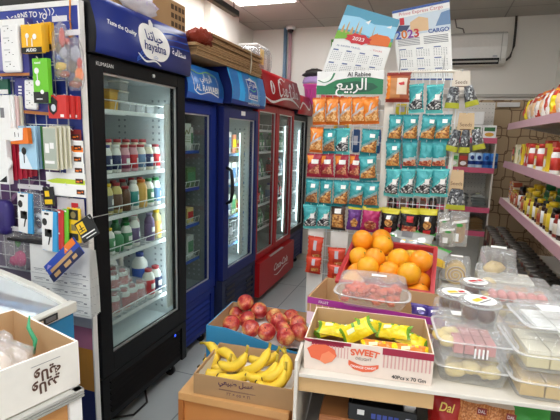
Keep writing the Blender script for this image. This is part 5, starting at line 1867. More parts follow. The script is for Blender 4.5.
YS = YR - .03
seedbunch('pair of black and white seed bags under a cream header at the top', (452, 71, 471, 90), [((446, 87, 461, 108.5), .05), ((460, 86, 474, 107), -.28)], YS, CREAMH)
seedbunch('three seed bags under a kraft header, second from the top', (457, 113, 475, 133), [((450, 130, 463, 152), .22), ((459, 130, 471, 153), .0), ((468, 129, 481, 150), -.25)], YS, KRAFT)
seedbunch('single seed bag with lime band under a tall kraft header', (449.5, 170, 464, 193), [((446, 189, 466, 209.5), .0)], YS, KRAFT)
GRC = clear('spice film', '#f4f4f0', .14, .1, .6, 60, .12)
for r, l, m_ in (((437, 212, 450, 236), 'clear packet of pale herbs with green print beside the black bags', mat('pale herbs', '#a8a48a', .6, var=.3, scale=150)), ((449, 211, 468, 246), 'clear packet of tan sticks with a white label under the seed bag', mat('tan sticks', '#b08a58', .6, var=.3, scale=120)), ((440, 222, 456, 246), 'clear packet of pale seeds in front of the tan stick packet', mat('pale seeds', '#b4b0a0', .6, var=.3, scale=150))):
    Y = YS - (.02 if l.startswith('clear packet of pale seeds') else 0)
    x, z, w, h = px_rect(r, Y)
    t = thing('herb_packet', l, 'packet', (x, Y, z), rz=random.uniform(-.1, .1), group='clear herb packets')
    b = MB(); b.blob((0, -.008, h * .42), (w * .40, .008, h * .36), m_, 14, 10, lambda d: .9 / max(abs(d.x) ** 4 + abs(d.y) ** 4 + abs(d.z) ** 4, .1) ** .25); b.build('contents', t)
    b = MB(); b.grid(lambda u, v: Vector(((u - .5) * w, -.012 - .008 * sin(pi * u) * sin(pi * v), h * v)), 10, 12, GRC); b.grid(lambda u, v: Vector(((.5 - u) * w, -.003, h * v)), 10, 12, GRC); b.build('film', t)
    b = MB(); patch(b, [(-w * .4, h * .62), (w * .4, h * .72), (w * .4, h * .8), (-w * .4, h * .7)], WHITE, lambda a, c: (a, -.0215, c)); patch(b, ell(0, h * .62, w * .2, h * .05, 10), GREEN, lambda a, c: (a, -.0222, c)); patch(b, Q(-w * .3, h * .15, w * .02, h * .38), WHITE, lambda a, c: (a, -.0222, c)); b.build('label', t)
    hook(x, Y - .012, z + h * .97, YR, rk)

# ------------------------------------------------------------------ two wall calendars hung from the rack top
Yc_ = 2.20


def quad_sheet(c4, Y, m, name, parent, off=0.0, sag=.01):
    """Sheet through four pixel corners (tl, tr, br, bl) on the plane Y."""
    P4 = [at(px, py, 1, Y) for px, py in c4]
    o = Vector(parent.location)

    def S(u, v, d=0.0):
        a = P4[3].lerp(P4[2], u); c = P4[0].lerp(P4[1], u)
        p = a.lerp(c, v) - o
        return Vector((p.x, p.y - d - sag * sin(pi * v) * (.5 + .5 * sin(pi * u)), p.z))
    b = MB()
    b.grid(lambda u, v: S(u, v), 8, 12, m); b.grid(lambda u, v: S(1 - u, v, -.0012), 8, 12, WHITE)
    return b.build(name, parent), S


def cal_grid(S, part, x0, x1, y0, y1, cols, rows):
    ink = mat('grey ink', '#8c8c90', .6)
    b = MB()
    for r in range(rows):
        for c in range(cols):
            cx0 = x0 + (x1 - x0) * c / cols; cy1 = y1 - (y1 - y0) * r / rows
            w = (x1 - x0) / cols; h = (y1 - y0) / rows
            f = lambda a, q: S(a, q, .0012)
            patch(b, Q(cx0 + w * .1, cy1 - h * .16, cx0 + w * .5, cy1 - h * .06), mat('blue ink', '#5a6a9a', .6), f)
            for k in range(5):
                for q in range(6):
                    patch(b, Q(cx0 + w * (.08 + q * .14), cy1 - h * (.3 + k * .14), cx0 + w * (.14 + q * .14), cy1 - h * (.25 + k * .14)), ink, f)
    b.build('date_print', part)


t = thing('wall_calendar', 'tilted wall calendar with travel picture and red 2023 burst above the green sign', 'calendar', at(352, 82, 1, Yc_))
sh_, S = quad_sheet(((347.5, 4.5), (400, 20), (376.5, 92), (316, 88)), Yc_, PAPER, 'sheet', t)
f = lambda a, q: S(a, q, .001)
b = MB()
patch(b, [(0, .62), (1, .62), (1, 1), (0, 1)], mat('sky print', '#5a9fba', .5), f)
patch(b, [(0, .72), (.3, .74), (.6, .70), (1, .74), (1, .9), (.6, .86), (.3, .9), (0, .88)], mat('pale sky print', '#a8d4dc', .5), lambda a, q: S(a, q, .0016))
patch(b, [(0, .60), (.25, .64), (.5, .60), (.8, .66), (1, .62), (1, .69), (.7, .70), (.4, .66), (.15, .72), (0, .70)], mat('grass print', '#7ab03a', .5), lambda a, q: S(a, q, .0022))
tan = mat('tan print', '#c8a06a', .5)
for x, w, h in ((.06, .05, .10), (.14, .04, .14), (.22, .06, .09), (.31, .03, .17), (.38, .05, .12), (.62, .015, .16), (.68, .05, .08)):
    patch(b, [(x, .69), (x + w, .69), (x + w * .8, .69 + h * .7), (x + w * .5, .69 + h), (x + w * .2, .69 + h * .7)], tan, lambda a, q: S(a, q, .0026))
patch(b, [(.44, .86), (.52, .9), (.5, .84)], WHITE, lambda a, q: S(a, q, .003)); patch(b, [(.82, .86), (.9, .9), (.9, .86)], WHITE, lambda a, q: S(a, q, .003))
patch(b, [(.6, .60), (.95, .62), (.96, .72), (.9, .755), (.68, .75), (.6, .7)], mat('orange suitcase print', '#e0702c', .5), lambda a, q: S(a, q, .0032))
patch(b, [(.24 + .2 * (1 + .25 * (k % 2)) * cos(2 * pi * k / 16) + .18, .645 + .055 * (1 + .25 * (k % 2)) * sin(2 * pi * k / 16)) for k in range(16)], RED, lambda a, q: S(a, q, .0038))
b.build('picture', t)
b = MB()
write(b, '2023', .5, WHITE, lambda x, y: S(.42 + x * .22, .645 + y * .12, .0048), bold=.004)
write(b, 'AL RAHMA TRAVEL', .05, mat('blue ink', '#5a6a9a', .6), lambda x, y: S(.30 + x, .535 + y * .6, .002))
write(b, '... TOURS', .05, RED, lambda x, y: S(.78 + x, .545 + y * .6, .002))
b.build('lettering', t)
cal_grid(S, t, .03, .97, .03, .5, 4, 3)
t = thing('wall_calendar', 'upright cargo calendar with blue edge and 2023 print above the teal bags', 'calendar', at(422, 82, 1, Yc_ + .02))
sh_, S2_ = quad_sheet(((392, 11.5), (449.5, -.5), (453, 80), (399, 80)), Yc_ + .02, PAPER, 'sheet', t, sag=.004)
f = lambda a, q: S2_(a, q, .001)
b = MB()
patch(b, [(0, .62), (1, .64), (1, .90), (0, .88)], mat('harbour print', '#c8d4dc', .5), f)
patch(b, [(.3, .66), (.62, .66), (.62, .82), (.46, .86), (.3, .8)], mat('sand print', '#d8b48a', .5), lambda a, q: S2_(a, q, .0016))
patch(b, [(.74, .70), (1, .70), (1, .88), (.85, .86)], mat('steel blue print', '#6a8ab0', .5), lambda a, q: S2_(a, q, .0016))
patch(b, [(.04, .70), (.22, .68), (.3, .76), (.1, .78)], mat('ship print', '#3a4a6a', .5), lambda a, q: S2_(a, q, .0016))
patch(b, Q(.12, .78, .2, .88), RED, lambda a, q: S2_(a, q, .0022))
patch(b, [(0, .965), (1, .97), (1, 1), (0, 1)], mat('navy edge', '#2c4f96', .4), f)
patch(b, [(0, 0), (1, 0), (1, .02), (0, .02)], mat('navy edge', '#2c4f96', .4), f)
b.build('picture', t)
b = MB()
write(b, 'Prime Express Cargo', .09, mat('salmon ink', '#c86a6a', .6), lambda x, y: S2_(.5 + x, .925 + y * .7, .002))
for i, (ch, h_) in enumerate(zip('2023', ('#3a5ab0', '#d87a2c', '#8a3a9a', '#c83a3a'))):
    write(b, ch, .22, mat('digit ink ' + ch + h_, h_, .5), lambda x, y: S2_(.07 + .11 * i + x, .645 + y * .7, .0028), bold=.006)
write(b, 'CARGO', .14, mat('navy edge', '#2c4f96', .4), lambda x, y: S2_(.79 + x, .645 + y * .7, .0028), width=.36, bold=.004)
for k in range(5):
    patch(b, Q(.05, .575 - k * .022, .45, .585 - k * .022), mat('grey ink', '#8c8c90', .6), f); patch(b, Q(.52, .575 - k * .022, .95, .585 - k * .022), mat('grey ink', '#8c8c90', .6), f)
b.build('lettering', t)
cal_grid(S2_, t, .03, .97, .03, .45, 3, 3)
b = MB()
for px_, py_ in ((340, 88), (378, 70), (402, 40), (446, 40)):
    p = at(px_, py_, 1, Yc_ + .035); x = p.x
    b.tube([(x - RO.x, .005, ztr - .04), (x - RO.x, .09, ztr - .02), (x - RO.x, Yc_ + .026 - YR, max(p.z, ztr + .02))], .003, STEEL, 6)
b.build('calendar_holder', rk)
# ------------------------------------------------------------------ front table with fruit and sweets
TA = radians(8)
TB_ = thing('display_table', 'white topped display table with wooden apron under the sweet boxes', 'table', (-.304, 1.083, 0), TA)
TOPW = mat('white table top', '#dcd6cb', .4)
WLT = mat('light wood', '#cfa873', .5, var=.12, scale=9)
WL, WD = .84, .80
b = MB(); b.box(0, WL, 0, WD, .788, .80, TOPW); b.build('table_top', TB_, bevel=.002)
b = MB(); b.box(.0, .365, .008, .022, .742, .788, WLT); b.build('apron', TB_)
b = MB(); b.box(.0, WL - .02, WD - .03, WD - .01, .742, .788, WLT); b.build('apron', TB_)
b = MB(); b.box(-.010, 0.0, -.012, WD, 0, .80, TOPW); b.box(-.010, 0, -.012, .10, .80, .843, TOPW); b.build('side_panel', TB_, bevel=.002)
b = MB(); b.box(-.013, -.010, .0, WD, .02, .77, WLT); b.build('wood_lining', TB_)
b = MB(); b.box(WL - .02, WL, 0, WD, 0, .788, TOPW); b.build('side_panel', TB_)
b = MB(); b.box(.006, WL - .02, .02, WD - .02, .50, .52, mat('grey shelf board', '#bdbab4', .5)); b.build('shelf', TB_)
b = MB(); b.box(.006, WL - .02, WD - .04, WD - .03, .02, .715, mat('pale back board', '#d0ccc4', .5)); b.build('back_panel', TB_)
TI = Matrix.Translation(TB_.location) @ Matrix.Rotation(TA, 4, 'Z')
TP = lambda x, y, z: TI @ Vector((x, y, z))

# printed sweets box in front
t = tray('sweet_box', 'open cardboard box printed SWEET with orange fruit drawing on the table front', (-.298, 1.114, .801), radians(6.5), .348, .235, .092, mat('cream printed board', '#ead9cb', .6), CARDIN, .003)
fb = lambda d: (lambda x, y: (x, -.0006 - d, y))
b = MB()
MAR = mat('maroon print', '#a0213e', .5)
SAL = mat('salmon print', '#e86a44', .5)
patch(b, [(.012, .082), (.13, .082), (.13, .0915), (.0, .0915), (0, .086)], MAR, fb(.0006)); patch(b, Q(.215, .072, .348, .0915), MAR, fb(.0006)); patch(b, Q(.02, .076, .11, .0915), MAR, fb(.0006))
for k in range(13):
    patch(b, Q(.018 + k * .0085, .045, .021 + k * .0085, .078), mat('pink stripe print', '#dca8a0', .5), fb(.0008)); patch(b, Q(.218 + k * .01, .035, .222 + k * .01, .072), mat('pink stripe print', '#dca8a0', .5), fb(.0008))
b.build('stripe_print', t)
b = MB()
patch(b, [(.008, .062), (.025, .076), (.06, .08), (.085, .068), (.092, .05), (.08, .032), (.06, .022), (.045, .03), (.02, .036)], SAL, fb(.0012))
patch(b, [(.045, .03), (.06, .022), (.08, .032), (.088, .05), (.07, .062), (.05, .05)], mat('light salmon print', '#f08a60', .5), fb(.0018))
b.build('fruit_print', t)
b = MB()
patch(b, [(.125, .03), (.14, .018), (.165, .013), (.19, .017), (.207, .03), (.207, .04), (.185, .034), (.165, .032), (.145, .036), (.125, .044)], SAL, fb(.0012))
b.build('banner_print', t)
b = MB()
write(b, 'SWEET', .03, SAL, lambda x, y: fb(.0012)(.168 + x, .071 + y), width=.078, arc=6, bold=.0012)
write(b, 'DELIGHT', .011, mat('brown ink', '#6a4a30', .6), lambda x, y: fb(.0012)(.166 + x, .051 + y), arc=-5)
write(b, 'ORANGE CANDY', .011, WHITE, lambda x, y: fb(.002)(.166 + x, .026 + y), width=.07, arc=-6, bold=.0002)
write(b, '40Pcs x 70 Gm', .013, INK, lambda x, y: fb(.0012)(.288 + x, .012 + y), width=.09, bold=.0003)
b.build('lettering', t)
SBX = Matrix.Translation(t.location) @ Matrix.Rotation(radians(6.5), 4, 'Z')

# sweet packets in the box
YF_ = mat('yellow wrapper', '#e8cf1e', .25, .05, bump=.4, scale=60)
GF_ = mat('green wrapper', '#6a9a2a', .25, .05, bump=.4, scale=60)
OF_ = mat('orange wrapper', '#e8832a', .25, .05, bump=.4, scale=60)


def wrapper(m1, m2, name='candy_packet', w=.10, h=.05, th=.02):
    t = pillow(name, w, h, th, lambda u, v: m2 if (u < .12 or u > .9 or (v > .55 and .35 < u < .75 and (u * 5) % 1 < .5)) else m1, m1, (.2, .35, .45, .6, mat('pale green print', '#dfe8b0', .5)), 'packet', 20, 12)
    return t


KY = Kind(wrapper(YF_, GF_)); KO = Kind(wrapper(OF_, YF_))
for i, (k, x, y, z, r, l) in enumerate((
        (KY, .07, .10, .052, (radians(-75), .1, .15), 'yellow candy packet at the left end of the sweet box'),
        (KY, .155, .085, .062, (radians(-50), -.5, .3), 'yellow candy packet leaning up in the middle of the sweet box'),
        (KY, .19, .15, .060, (radians(-80), .2, .45), 'yellow candy packet at the back of the sweet box'),
        (KY, .245, .11, .064, (radians(-68), -.1, -.1), 'yellow candy packet with green end on top at right'),
        (KO, .205, .040, .036, (radians(-66), .05, .2), 'orange candy packet under the yellow packets'),
        (KY, .29, .10, .050, (radians(-75), .15, -.2), 'yellow candy packet near the right wall of the sweet box'),
        (KO, .295, .04, .036, (radians(-66), 0, .1), 'orange candy packet at the right end of the sweet box'),
        (KY, .12, .16, .040, (radians(-85), 0, .5), 'yellow candy packet lying behind at left of the sweet box'),
        (KO, .12, .05, .030, (radians(-90), 0, -.1), 'orange candy packet lying at the front of the sweet box'),
        (KY, .25, .18, .035, (radians(-90), 0, .1), 'yellow candy packet lying along the back wall of the sweet box'),
        (KY, .06, .17, .03, (radians(-90), 0, .9), 'yellow candy packet in the back left corner of the sweet box'))):
    k.put(SBX @ Vector((x, y, z + (.004 if i < 7 else -.006))), r, l, 'candy packets', (1.05, 1.3, 1.15))
for i, (x, y) in enumerate(((.08, .07), (.2, .1), (.29, .13))):     # lower layer carries the upper packets
    KY.put(SBX @ Vector((x, y - .03, .018)), (radians(-90), 0, .05), 'yellow candy packet in the bottom layer of the sweet box, %s from left' % ORD[i], 'candy packets')

# purple edged box behind
t = tray('fruit_box', 'open cardboard box with purple printed rim behind the sweet box', (-.374, 1.412, .801), radians(-3), .455, .235, .098, CARD, CARDIN, .004)
MAG = mat('purple rim print', '#a02e8c', .5)
b = MB()
patch(b, Q(0, .075, .455, .0985), MAG, fb(.0006)); patch(b, Q(0, .0, .455, .045), mat('pale pink print', '#e4c8d4', .5), fb(.0006))
for k in range(20): patch(b, Q(.01 + k * .022, .045, .014 + k * .022, .075), mat('pink stripe print', '#dca8a0', .5), fb(.0008))
patch(b, [(0, .074), (.235, .074), (.235, .0985), (0, .0985)], MAG, lambda x, y: (-.0006, x, y))
write(b, 'FRUIT', .014, WHITE, lambda x, y: fb(.0014)(.06 + x, .086 + y))
b.build('print', t)
B2 = Matrix.Translation(t.location) @ Matrix.Rotation(radians(-3), 4, 'Z')
b = MB(); b.prism([(0, 0), (.045, .01), (.012, .03)], 1, 0, .02, mat('red flap', '#c8442c', .5)); tag(b.build('paper_scrap', loc=B2 @ Vector((.04, .06, .0062))), 'small red paper scrap in the left corner of the purple edged box', 'paper')
VIOP = mat('violet wrapper', '#4a3a86', .3, .05)
KV = Kind(pillow('snack_packet', .06, .06, .03, lambda u, v: WHITE if .25 < u < .75 and .45 < v < .62 else VIOP, VIOP, None, 'packet', 12, 12, extra=(('mark', mat('lilac mark', '#a59ad8', .5), ell(.5, .3, .2, .1, 10)),)))
KV.put(B2 @ Vector((.375, .065, .056)), (radians(-50), .1, .2), 'violet snack packet in the right end of the purple edged box, left of two', 'violet packets')
KV.put(B2 @ Vector((.425, .065, .056)), (radians(-50), -.1, .0), 'violet snack packet in the right corner of the purple edged box', 'violet packets')
KV.put(B2 @ Vector((.40, .06, .026)), (radians(-80), 0, .1), 'violet snack packet lying under the other two violet packets', 'violet packets')

PLAST = clear('clamshell plastic', '#fafcfc', .07, .10, .7, 45, .17)
RIM = clear('clamshell rim', '#ffffff', .16, .12, .3, 60, .3)


def clamshell(name, label, cat, loc, rz, w, d, hb, hl, inside, rnd=.25, ribs=True, stick=None, group=None, flat=False):
    """Hinged clear food box: lower tray, rim and ribbed lid; inside = list of builders (part name, MB)."""
    t = thing(name, label, cat, loc, rz, group)

    def ring(u, k, z):
        a = 2 * pi * u
        e = rnd
        sx = (abs(cos(a)) ** e) * (1 if cos(a) >= 0 else -1); sy = (abs(sin(a)) ** e) * (1 if sin(a) >= 0 else -1)
        rb = 1 + (.012 * sin(a * 44) if ribs else 0)
        return Vector((sx * w / 2 * k * rb, sy * d / 2 * k * rb, z))
    N = 88 if ribs else 44
    b = MB()
    b.grid(lambda u, v: ring(u, (.0 if v < .01 else .84 + .14 * max(0, v - .1) / .9), .001 if v < .15 else .001 + hb * (v - .15) / .85), N, 8, PLAST, True, True)
    b.build('base_tray', t)
    b = MB()
    b.grid(lambda u, v: Vector(ring(u, .97 + .07 * v, hb + .002)).lerp(Vector(ring(u, .97 + .07 * v, hb + .002)), 0), 44, 1, RIM, True, True)
    b.grid(lambda u, v: Vector(ring(u, 1.04 - .07 * v, hb + .005)), 44, 1, RIM, True, True)
    b.grid(lambda u, v: Vector(ring(u, 1.04, hb + .002 + .003 * v)), 44, 1, RIM, True, True)
    b.build('rim', t)
    b = MB()
    if flat:
        prof = lambda v: (.97 * (1 - v), hl)
    else:
        prof = lambda v: ((.98 - .12 * v / .6, hl * (v / .6)) if v < .6 else (.86 * (1 - (v - .6) / .4), hl * (1 + .06 * (v - .6) / .4)))
    b.grid(lambda u, v: ring(u, prof(v)[0], hb + .005 + prof(v)[1]), N, 12, PLAST, True, True)
    b.build('lid', t)
    for pn, mb in inside:
        mb.build(pn, t)
    if stick:
        sx, sy, sw_, sd_, m = stick
        z = hb + .008 + hl * 1.06
        b = MB(); b.box(sx - sw_ / 2, sx + sw_ / 2, sy - sd_ / 2, sy + sd_ / 2, z - .001, z, m); b.build('sticker', t)
    return t


def lumps(m, n, w, d, h, r, sd=1, sq=.7):
    rnd_ = random.Random(sd)
    b = MB()
    for k in range(n):
        b.blob((rnd_.uniform(-w / 2, w / 2), rnd_.uniform(-d / 2, d / 2), rnd_.uniform(r * sq, h)), (r, r, r * sq), m, 10, 7, crumple(0, 1, .2, seed=k))
    return b


def cubes(m, nx, ny, w, d, z0, h, gap=.004, layers=1):
    b = MB()
    for i in range(nx):
        for j in range(ny):
            for l in range(layers):
                x0 = -w / 2 + w * i / nx; y0 = -d / 2 + d * j / ny; z = z0 + l * h
                b.box(x0 + gap / 2, x0 + w / nx - gap / 2, y0 + gap / 2, y0 + d / ny - gap / 2, z, z + h - .002, m)
    return b


CORAL = mat('coral sweets', '#d9542f', .6, var=.3, scale=90, bump=.8)
clamshell('sweet_container', 'oval ribbed clear container of coral red sweets on the purple edged box', 'container', Vector((-.158, 1.46, .893)), radians(2), .25, .15, .034, .055,
          [('sweets', lumps(CORAL, 90, .175, .085, .056, .014, 3))], .55, True, (0.02, .0, .05, .022, STK))

# red crate of oranges
CR = mat('red crate', '#c23a3e', .45)
cr_a = radians(15)
t = thing('fruit_crate', 'red plastic crate heaped with oranges below the snack rack', 'crate', (-.315, 1.665, .802), 0)
t.rotation_euler = (cr_a, 0, radians(-1))
b = MB()
cw, cd, ch = .355, .36, .10
b.box(0, cw, 0, cd, 0, .006, CR)
for q in ((0, cw, 0, .006), (0, cw, cd - .006, cd), (0, .006, .006, cd - .006), (cw - .006, cw, .006, cd - .006)):
    b.box(*q, .006, ch, CR)
for q in ((-.008, cw + .008, -.008, .008), (-.008, cw + .008, cd - .008, cd + .008), (-.008, .008, .008, cd - .008), (cw - .008, cw + .008, .008, cd - .008)):
    b.box(*q, ch - .012, ch, CR)
b.build('crate_body', t, bevel=.002)
b = MB()
for k in range(7):
    b.box(.0 - .007, 0, .02 + k * .048, .05 + k * .048, .02, .075, mat('dark crate slot', '#8a2226', .5)); b.box(cw, cw + .007, .02 + k * .048, .05 + k * .048, .02, .075, mat('dark crate slot', '#8a2226', .5))
b.build('side_slots', t)
b = MB(); b.prism([(0, 0), (.36, 0), (.36, .095)], 0, .03, .33, mat('wood wedge', '#a8804e', .6))
tag(b.build('support_wedge', loc=(-.315, 1.668, .8005)), 'wooden wedge tilting the red orange crate', 'wedge')
ORN = mat('orange peel', '#f59a1c', .35, var=.06, scale=400, bump=.12)
ORN2 = mat('ripe orange peel', '#f2a91e', .35, var=.08, scale=300, bump=.12)


def orange(m):
    t = thing('orange', '-', 'orange')
    b = MB(); b.blob((0, 0, 0), .0415, m, 28, 18, lambda d: 1 - .05 * max(0, d.z) ** 12 - .02 * abs(d.z) ** 3); b.build('peel', t)
    b = MB(); b.lathe([(.0045, 0), (.0035, .0015), (.001, .002)], mat('stem green', '#6a7a2a', .6), (0, 0, .0388), 8); b.build('stem_end', t)
    return t


KOR = [Kind(orange(ORN)), Kind(orange(ORN2))]
ol = [(352, 267, 1.76, 'at the left edge of the crate, lower front'), (365, 269.5, 1.72, 'in the front row, second from left'), (388, 269.5, 1.72, 'in the front row centre'), (410, 275, 1.71, 'in the front row, right of centre'),
      (425, 280, 1.74, 'at the right edge of the crate'), (358, 259, 1.83, 'second layer at the left'), (374.5, 257, 1.80, 'second layer, left of centre'), (400, 256.5, 1.80, 'second layer, right of centre'),
      (422, 265, 1.78, 'second layer at the right'), (386, 262, 1.86, 'tucked behind the centre front oranges'), (357, 246, 1.88, 'upper left, in front of the topmost left one'), (360, 240, 1.96, 'topmost at the left back'),
      (374.5, 239, 1.97, 'topmost in the middle back'), (381, 247, 1.90, 'large one on top in the middle'), (419, 287, 1.69, 'lowest at the front right'), (352.5, 273, 1.70, 'lowest at the front left'),
      (370, 263, 1.86, 'deep inside behind the left front'), (408, 268, 1.84, 'deep inside behind the right front')]
P = [at(a - 1, c + 3, 1, d) for a, c, d, l in ol]
for it in range(60):
    for i in range(len(P)):
        for j in range(i):
            v = P[i] - P[j]
            if v.length < .085:
                k = (.085 - v.length) / 2
                v.normalize()
                P[i] += Vector((v.x * .5, v.y, v.z * .6)) * k; P[j] -= Vector((v.x * .5, v.y, v.z * .6)) * k
        P[i].x = max(-.265, min(-.01, P[i].x)); P[i].y = max(1.70, min(1.985, P[i].y))
        P[i].z = max(P[i].z, .80 + .012 + .0425 + (P[i].y - 1.665) * .27)
for i, p in enumerate(P):
    KOR[i % 2].put(p, (random.uniform(-1, 1), random.uniform(-1, 1), random.uniform(0, 6)), 'orange in the red crate, ' + ol[i][3], 'oranges', 1.09)

# foil packets lying over the back right of the crate
FOILS = mat('silver foil', '#c4c8c4', .25, .4, bump=.5, scale=40)
KF = Kind(pillow('spice_packet', .15, .07, .018, lambda u, v: YELLOW if v < .3 else (GREEN if v > .84 else FOILS), FOILS, (.3, .45, .55, .8, mat('grey print', '#77777a', .5)), 'packet', 20, 12))
for i, (px, py, Y, rot_, l) in enumerate(((400, 249, 1.99, (radians(-45), .12, .1), 'silver and yellow packet on the crate back, lower left of three'), (412, 243, 2.03, (radians(-40), .05, -.1), 'silver and yellow packet lying highest behind the oranges'),
                                          (424, 255, 1.97, (radians(-50), .2, -.15), 'silver and yellow packet at the right end over the crate'))):
    KF.put(at(px - 4, py + 6, 1, Y), rot_, l, 'silver yellow packets', 1.45)

# ------------------------------------------------------------------ clear boxes of cakes and sweets at the right
YCAKE = mat('pale yellow pastry', '#e8cf86', .7, var=.15, scale=40)
PINKC = mat('pink sweets', '#d88a86', .6, var=.12, scale=50)
SPONGE = mat('yellow sponge', '#dfb964', .8, var=.15, scale=60)
CRM = mat('cream filling', '#f0e6cc', .6)
GULAB = mat('dark brown sweet balls', '#5c3428', .35, var=.2, scale=40)
C1 = (.145, 1.272)
clamshell('pastry_container', 'clear ribbed container of pale yellow pastries at the bottom of the front stack', 'container', (C1[0], C1[1], .8012), radians(5), .195, .17, .045, .022,
          [('pastry', lumps(YCAKE, 16, .13, .11, .04, .026, 4))], .3)
clamshell('pastry_container', 'clear container of pink sweets on top of the pale yellow pastries', 'container', (C1[0], C1[1], .8755), radians(7), .20, .175, .045, .035,
          [('sweets', cubes(PINKC, 4, 2, .11, .11, .004, .034)), ('pastry', lumps(YCAKE, 5, .04, .10, .03, .022, 5).xf(Matrix.Translation((-.065, 0, 0))))], .25, True, (-.03, .02, .05, .03, STK), flat=False)
b = MB()
for k in range(4): b.box(.0 + k * .010, .0045 + k * .010, -.0012, 0, 0, .026, WHITE)
tag(b.build('price_label', loc=(.145, 1.172, .893), rot=(0, 0, radians(7))), 'barcode like white striped label on the front of the pink sweets box', 'label')


def tub_round(label, p, m, n, stick, r=.052, h=.052):
    t = thing('round_tub', label, 'tub', p, random.uniform(0, 1), 'round clear tubs')
    b = MB(); b.lathe([(.001, .001), (r * .82, .001), (r * .98, h)], PLAST, seg=28, cap=False); b.build('tub_body', t)
    b = MB(); b.lathe([(r * .98, h), (r * 1.06, h), (r * 1.06, h + .006), (r * .98, h + .008), (.001, h + .008)], PLAST, seg=28, cap=False)
    b.lathe([(r * 1.05, h), (r * 1.07, h + .003), (r * 1.05, h + .006)], RIM, seg=28, cap=False); b.build('lid', t)
    for k in range(n):
        a = 2 * pi * k / max(1, n) + .4
        rr = 0 if n == 1 else r * .42
        b = MB(); b.blob((rr * cos(a), rr * sin(a), .026), (.024, .024, .024), m, 14, 10); b.build('sweet_ball', t)
    b = MB(); patch(b, ell(0, 0, r * .8, r * .8, 24), STK, lambda x, y: (x, y, h + .0095)); s_ = b.build('sticker', t)
    b = MB(); patch(b, Q(-r * .5, -r * .12, r * .1, r * .2), stick, lambda x, y: (x, y, h + .0105)); patch(b, Q(-r * .5, -r * .35, r * .5, -r * .25), mat('grey print', '#77777a', .5), lambda x, y: (x, y, h + .0105))
    patch(b, Q(r * .2, -.1 * r, r * .55, r * .2), RED, lambda x, y: (x, y, h + .0105)); b.build('print', s_)
    return t


clamshell('pastry_container', 'low clear container of rose pastries behind the front stack', 'container', (.135, 1.462, .8012), radians(4), .20, .165, .06, .06,
          [('pastry', lumps(mat('rose pastry', '#d8a49a', .7), 10, .14, .12, .05, .026, 6))], .25, True, None)
clamshell('pastry_container', 'low clear container of yellow pastries under the red stickered tub', 'container', (.15, 1.65, .8012), radians(2), .18, .17, .06, .05,
          [('pastry', lumps(YCAKE, 10, .12, .12, .05, .026, 8))], .25, True, None)
tub_round('round clear tub of dark brown sweet balls, the nearer of two', at(478, 321, 2, .966), GULAB, 3, YELLOW)
tub_round('round clear tub of dark brown sweet balls behind the nearer tub', at(454, 311, 2, .934), GULAB, 3, YELLOW)
tub_round('round clear tub with red sticker and a dark ball left of the cream ball', at(474, 296, 2, .923), GULAB, 2, RED, .05, .045)

# swiss roll box
def swiss(t_w=.045):
    b = MB(); b.tube([(0, -.05, .045), (0, .05, .045)], .042, SPONGE, 28)
    pts = [(.038 * (1 - k / 60) * cos(k * .33), .045 + .038 * (1 - k / 60) * sin(k * .33)) for k in range(56)]
    stroke(b, pts, .0045, mat('brown swirl', '#8a5a30', .6), lambda x, y: (x, -.0508, y))
    stroke(b, [(x * 1.08, .045 + (y - .045) * 1.08) for x, y in pts], .003, CRM, lambda x, y: (x, -.0512, y))
    return b


p_ = at(455, 286, 1, 1.93)
SUP = max(p_.z, .83)
clamshell('cake_box', 'clear box with a yellow swiss roll behind the round tubs', 'container', (p_.x, 1.99, SUP), radians(-2), .125, .125, .02, .085, [('swiss_roll', swiss())], .22, True, (0, .0, .05, .03, STK))
# pile of flat packets carrying the swiss roll and the bread box
STACK = t = thing('packet_stack', 'pale stacked packets under the swiss roll box and the bun box', 'packet', (0, 0, 0))
for k in range(3):
    z0_ = .801 + (SUP - .802) * k / 3; z1_ = .801 + (SUP - .802) * (k + 1) / 3 - .002
    bb = MB(); bb.box(.05 + .01 * k, .44 - .01 * k, 1.91, 2.06, z0_, z1_, mat('pale packet', '#d6d2c4', .4)); bb.build('packet', t, bevel=.003)
p2 = at(497, 278, 1, 1.95)
bb = MB(); bb.box(.22, .43, 1.92, 2.06, SUP - .002, max(SUP, p2.z) - .001, mat('pale packet', '#d6d2c4', .4)); bb.build('packet', STACK, bevel=.003)
clamshell('cake_box', 'square clear box with a cream bun right of the swiss roll', 'container', (p2.x, 1.995, max(SUP, p2.z)), radians(-8), .155, .13, .02, .085, [('cream_bun', lumps(mat('bun', '#e6c88a', .6), 3, .05, .04, .035, .034, 12))], .2, False, (0, .02, .06, .04, STK))

# pink roll tray and others at the right
p3 = at(516, 301, 1, 1.55)
b = MB()
for k in range(6):
    b.blob((-.075 + k * .03, 0, .02), (.015, .035, .018), PINKC, 12, 8)
clamshell('sweet_container', 'long clear tray of pink rolls right of the round tubs', 'container', (p3.x + .005, 1.57, .925), radians(3), .23, .10, .02, .022, [('pink_rolls', b), ('yellow_slice', lumps(YCAKE, 2, .02, .03, .02, .018, 3).xf(Matrix.Translation((-.095, 0, 0))))], .2, True, None)
clamshell('pastry_container', 'wide clear container under the long tray of pink rolls', 'container', (p3.x + .005, 1.575, .8012), radians(3), .225, .17, .06, .048, [('pastry', lumps(mat('tan pastry', '#d8b078', .7), 12, .16, .12, .05, .026, 14))], .25, True, None)
p4 = at(497, 300, 1, 1.75)
t = clamshell('sweet_container', 'low clear tray with a large cream ball and orange sweets behind the pink rolls', 'container', (p4.x + .05, 1.77, .885), radians(2), .26, .12, .02, .04,
              [('cream_ball', MB().blob((-.085, 0, .032), (.03, .03, .028), mat('cream ball', '#e6cf9a', .5), 16, 10)), ('orange_sweets', lumps(mat('orange sweets', '#d8945a', .6), 10, .12, .07, .02, .014, 17).xf(Matrix.Translation((.04, 0, 0))))], .25, True, None)
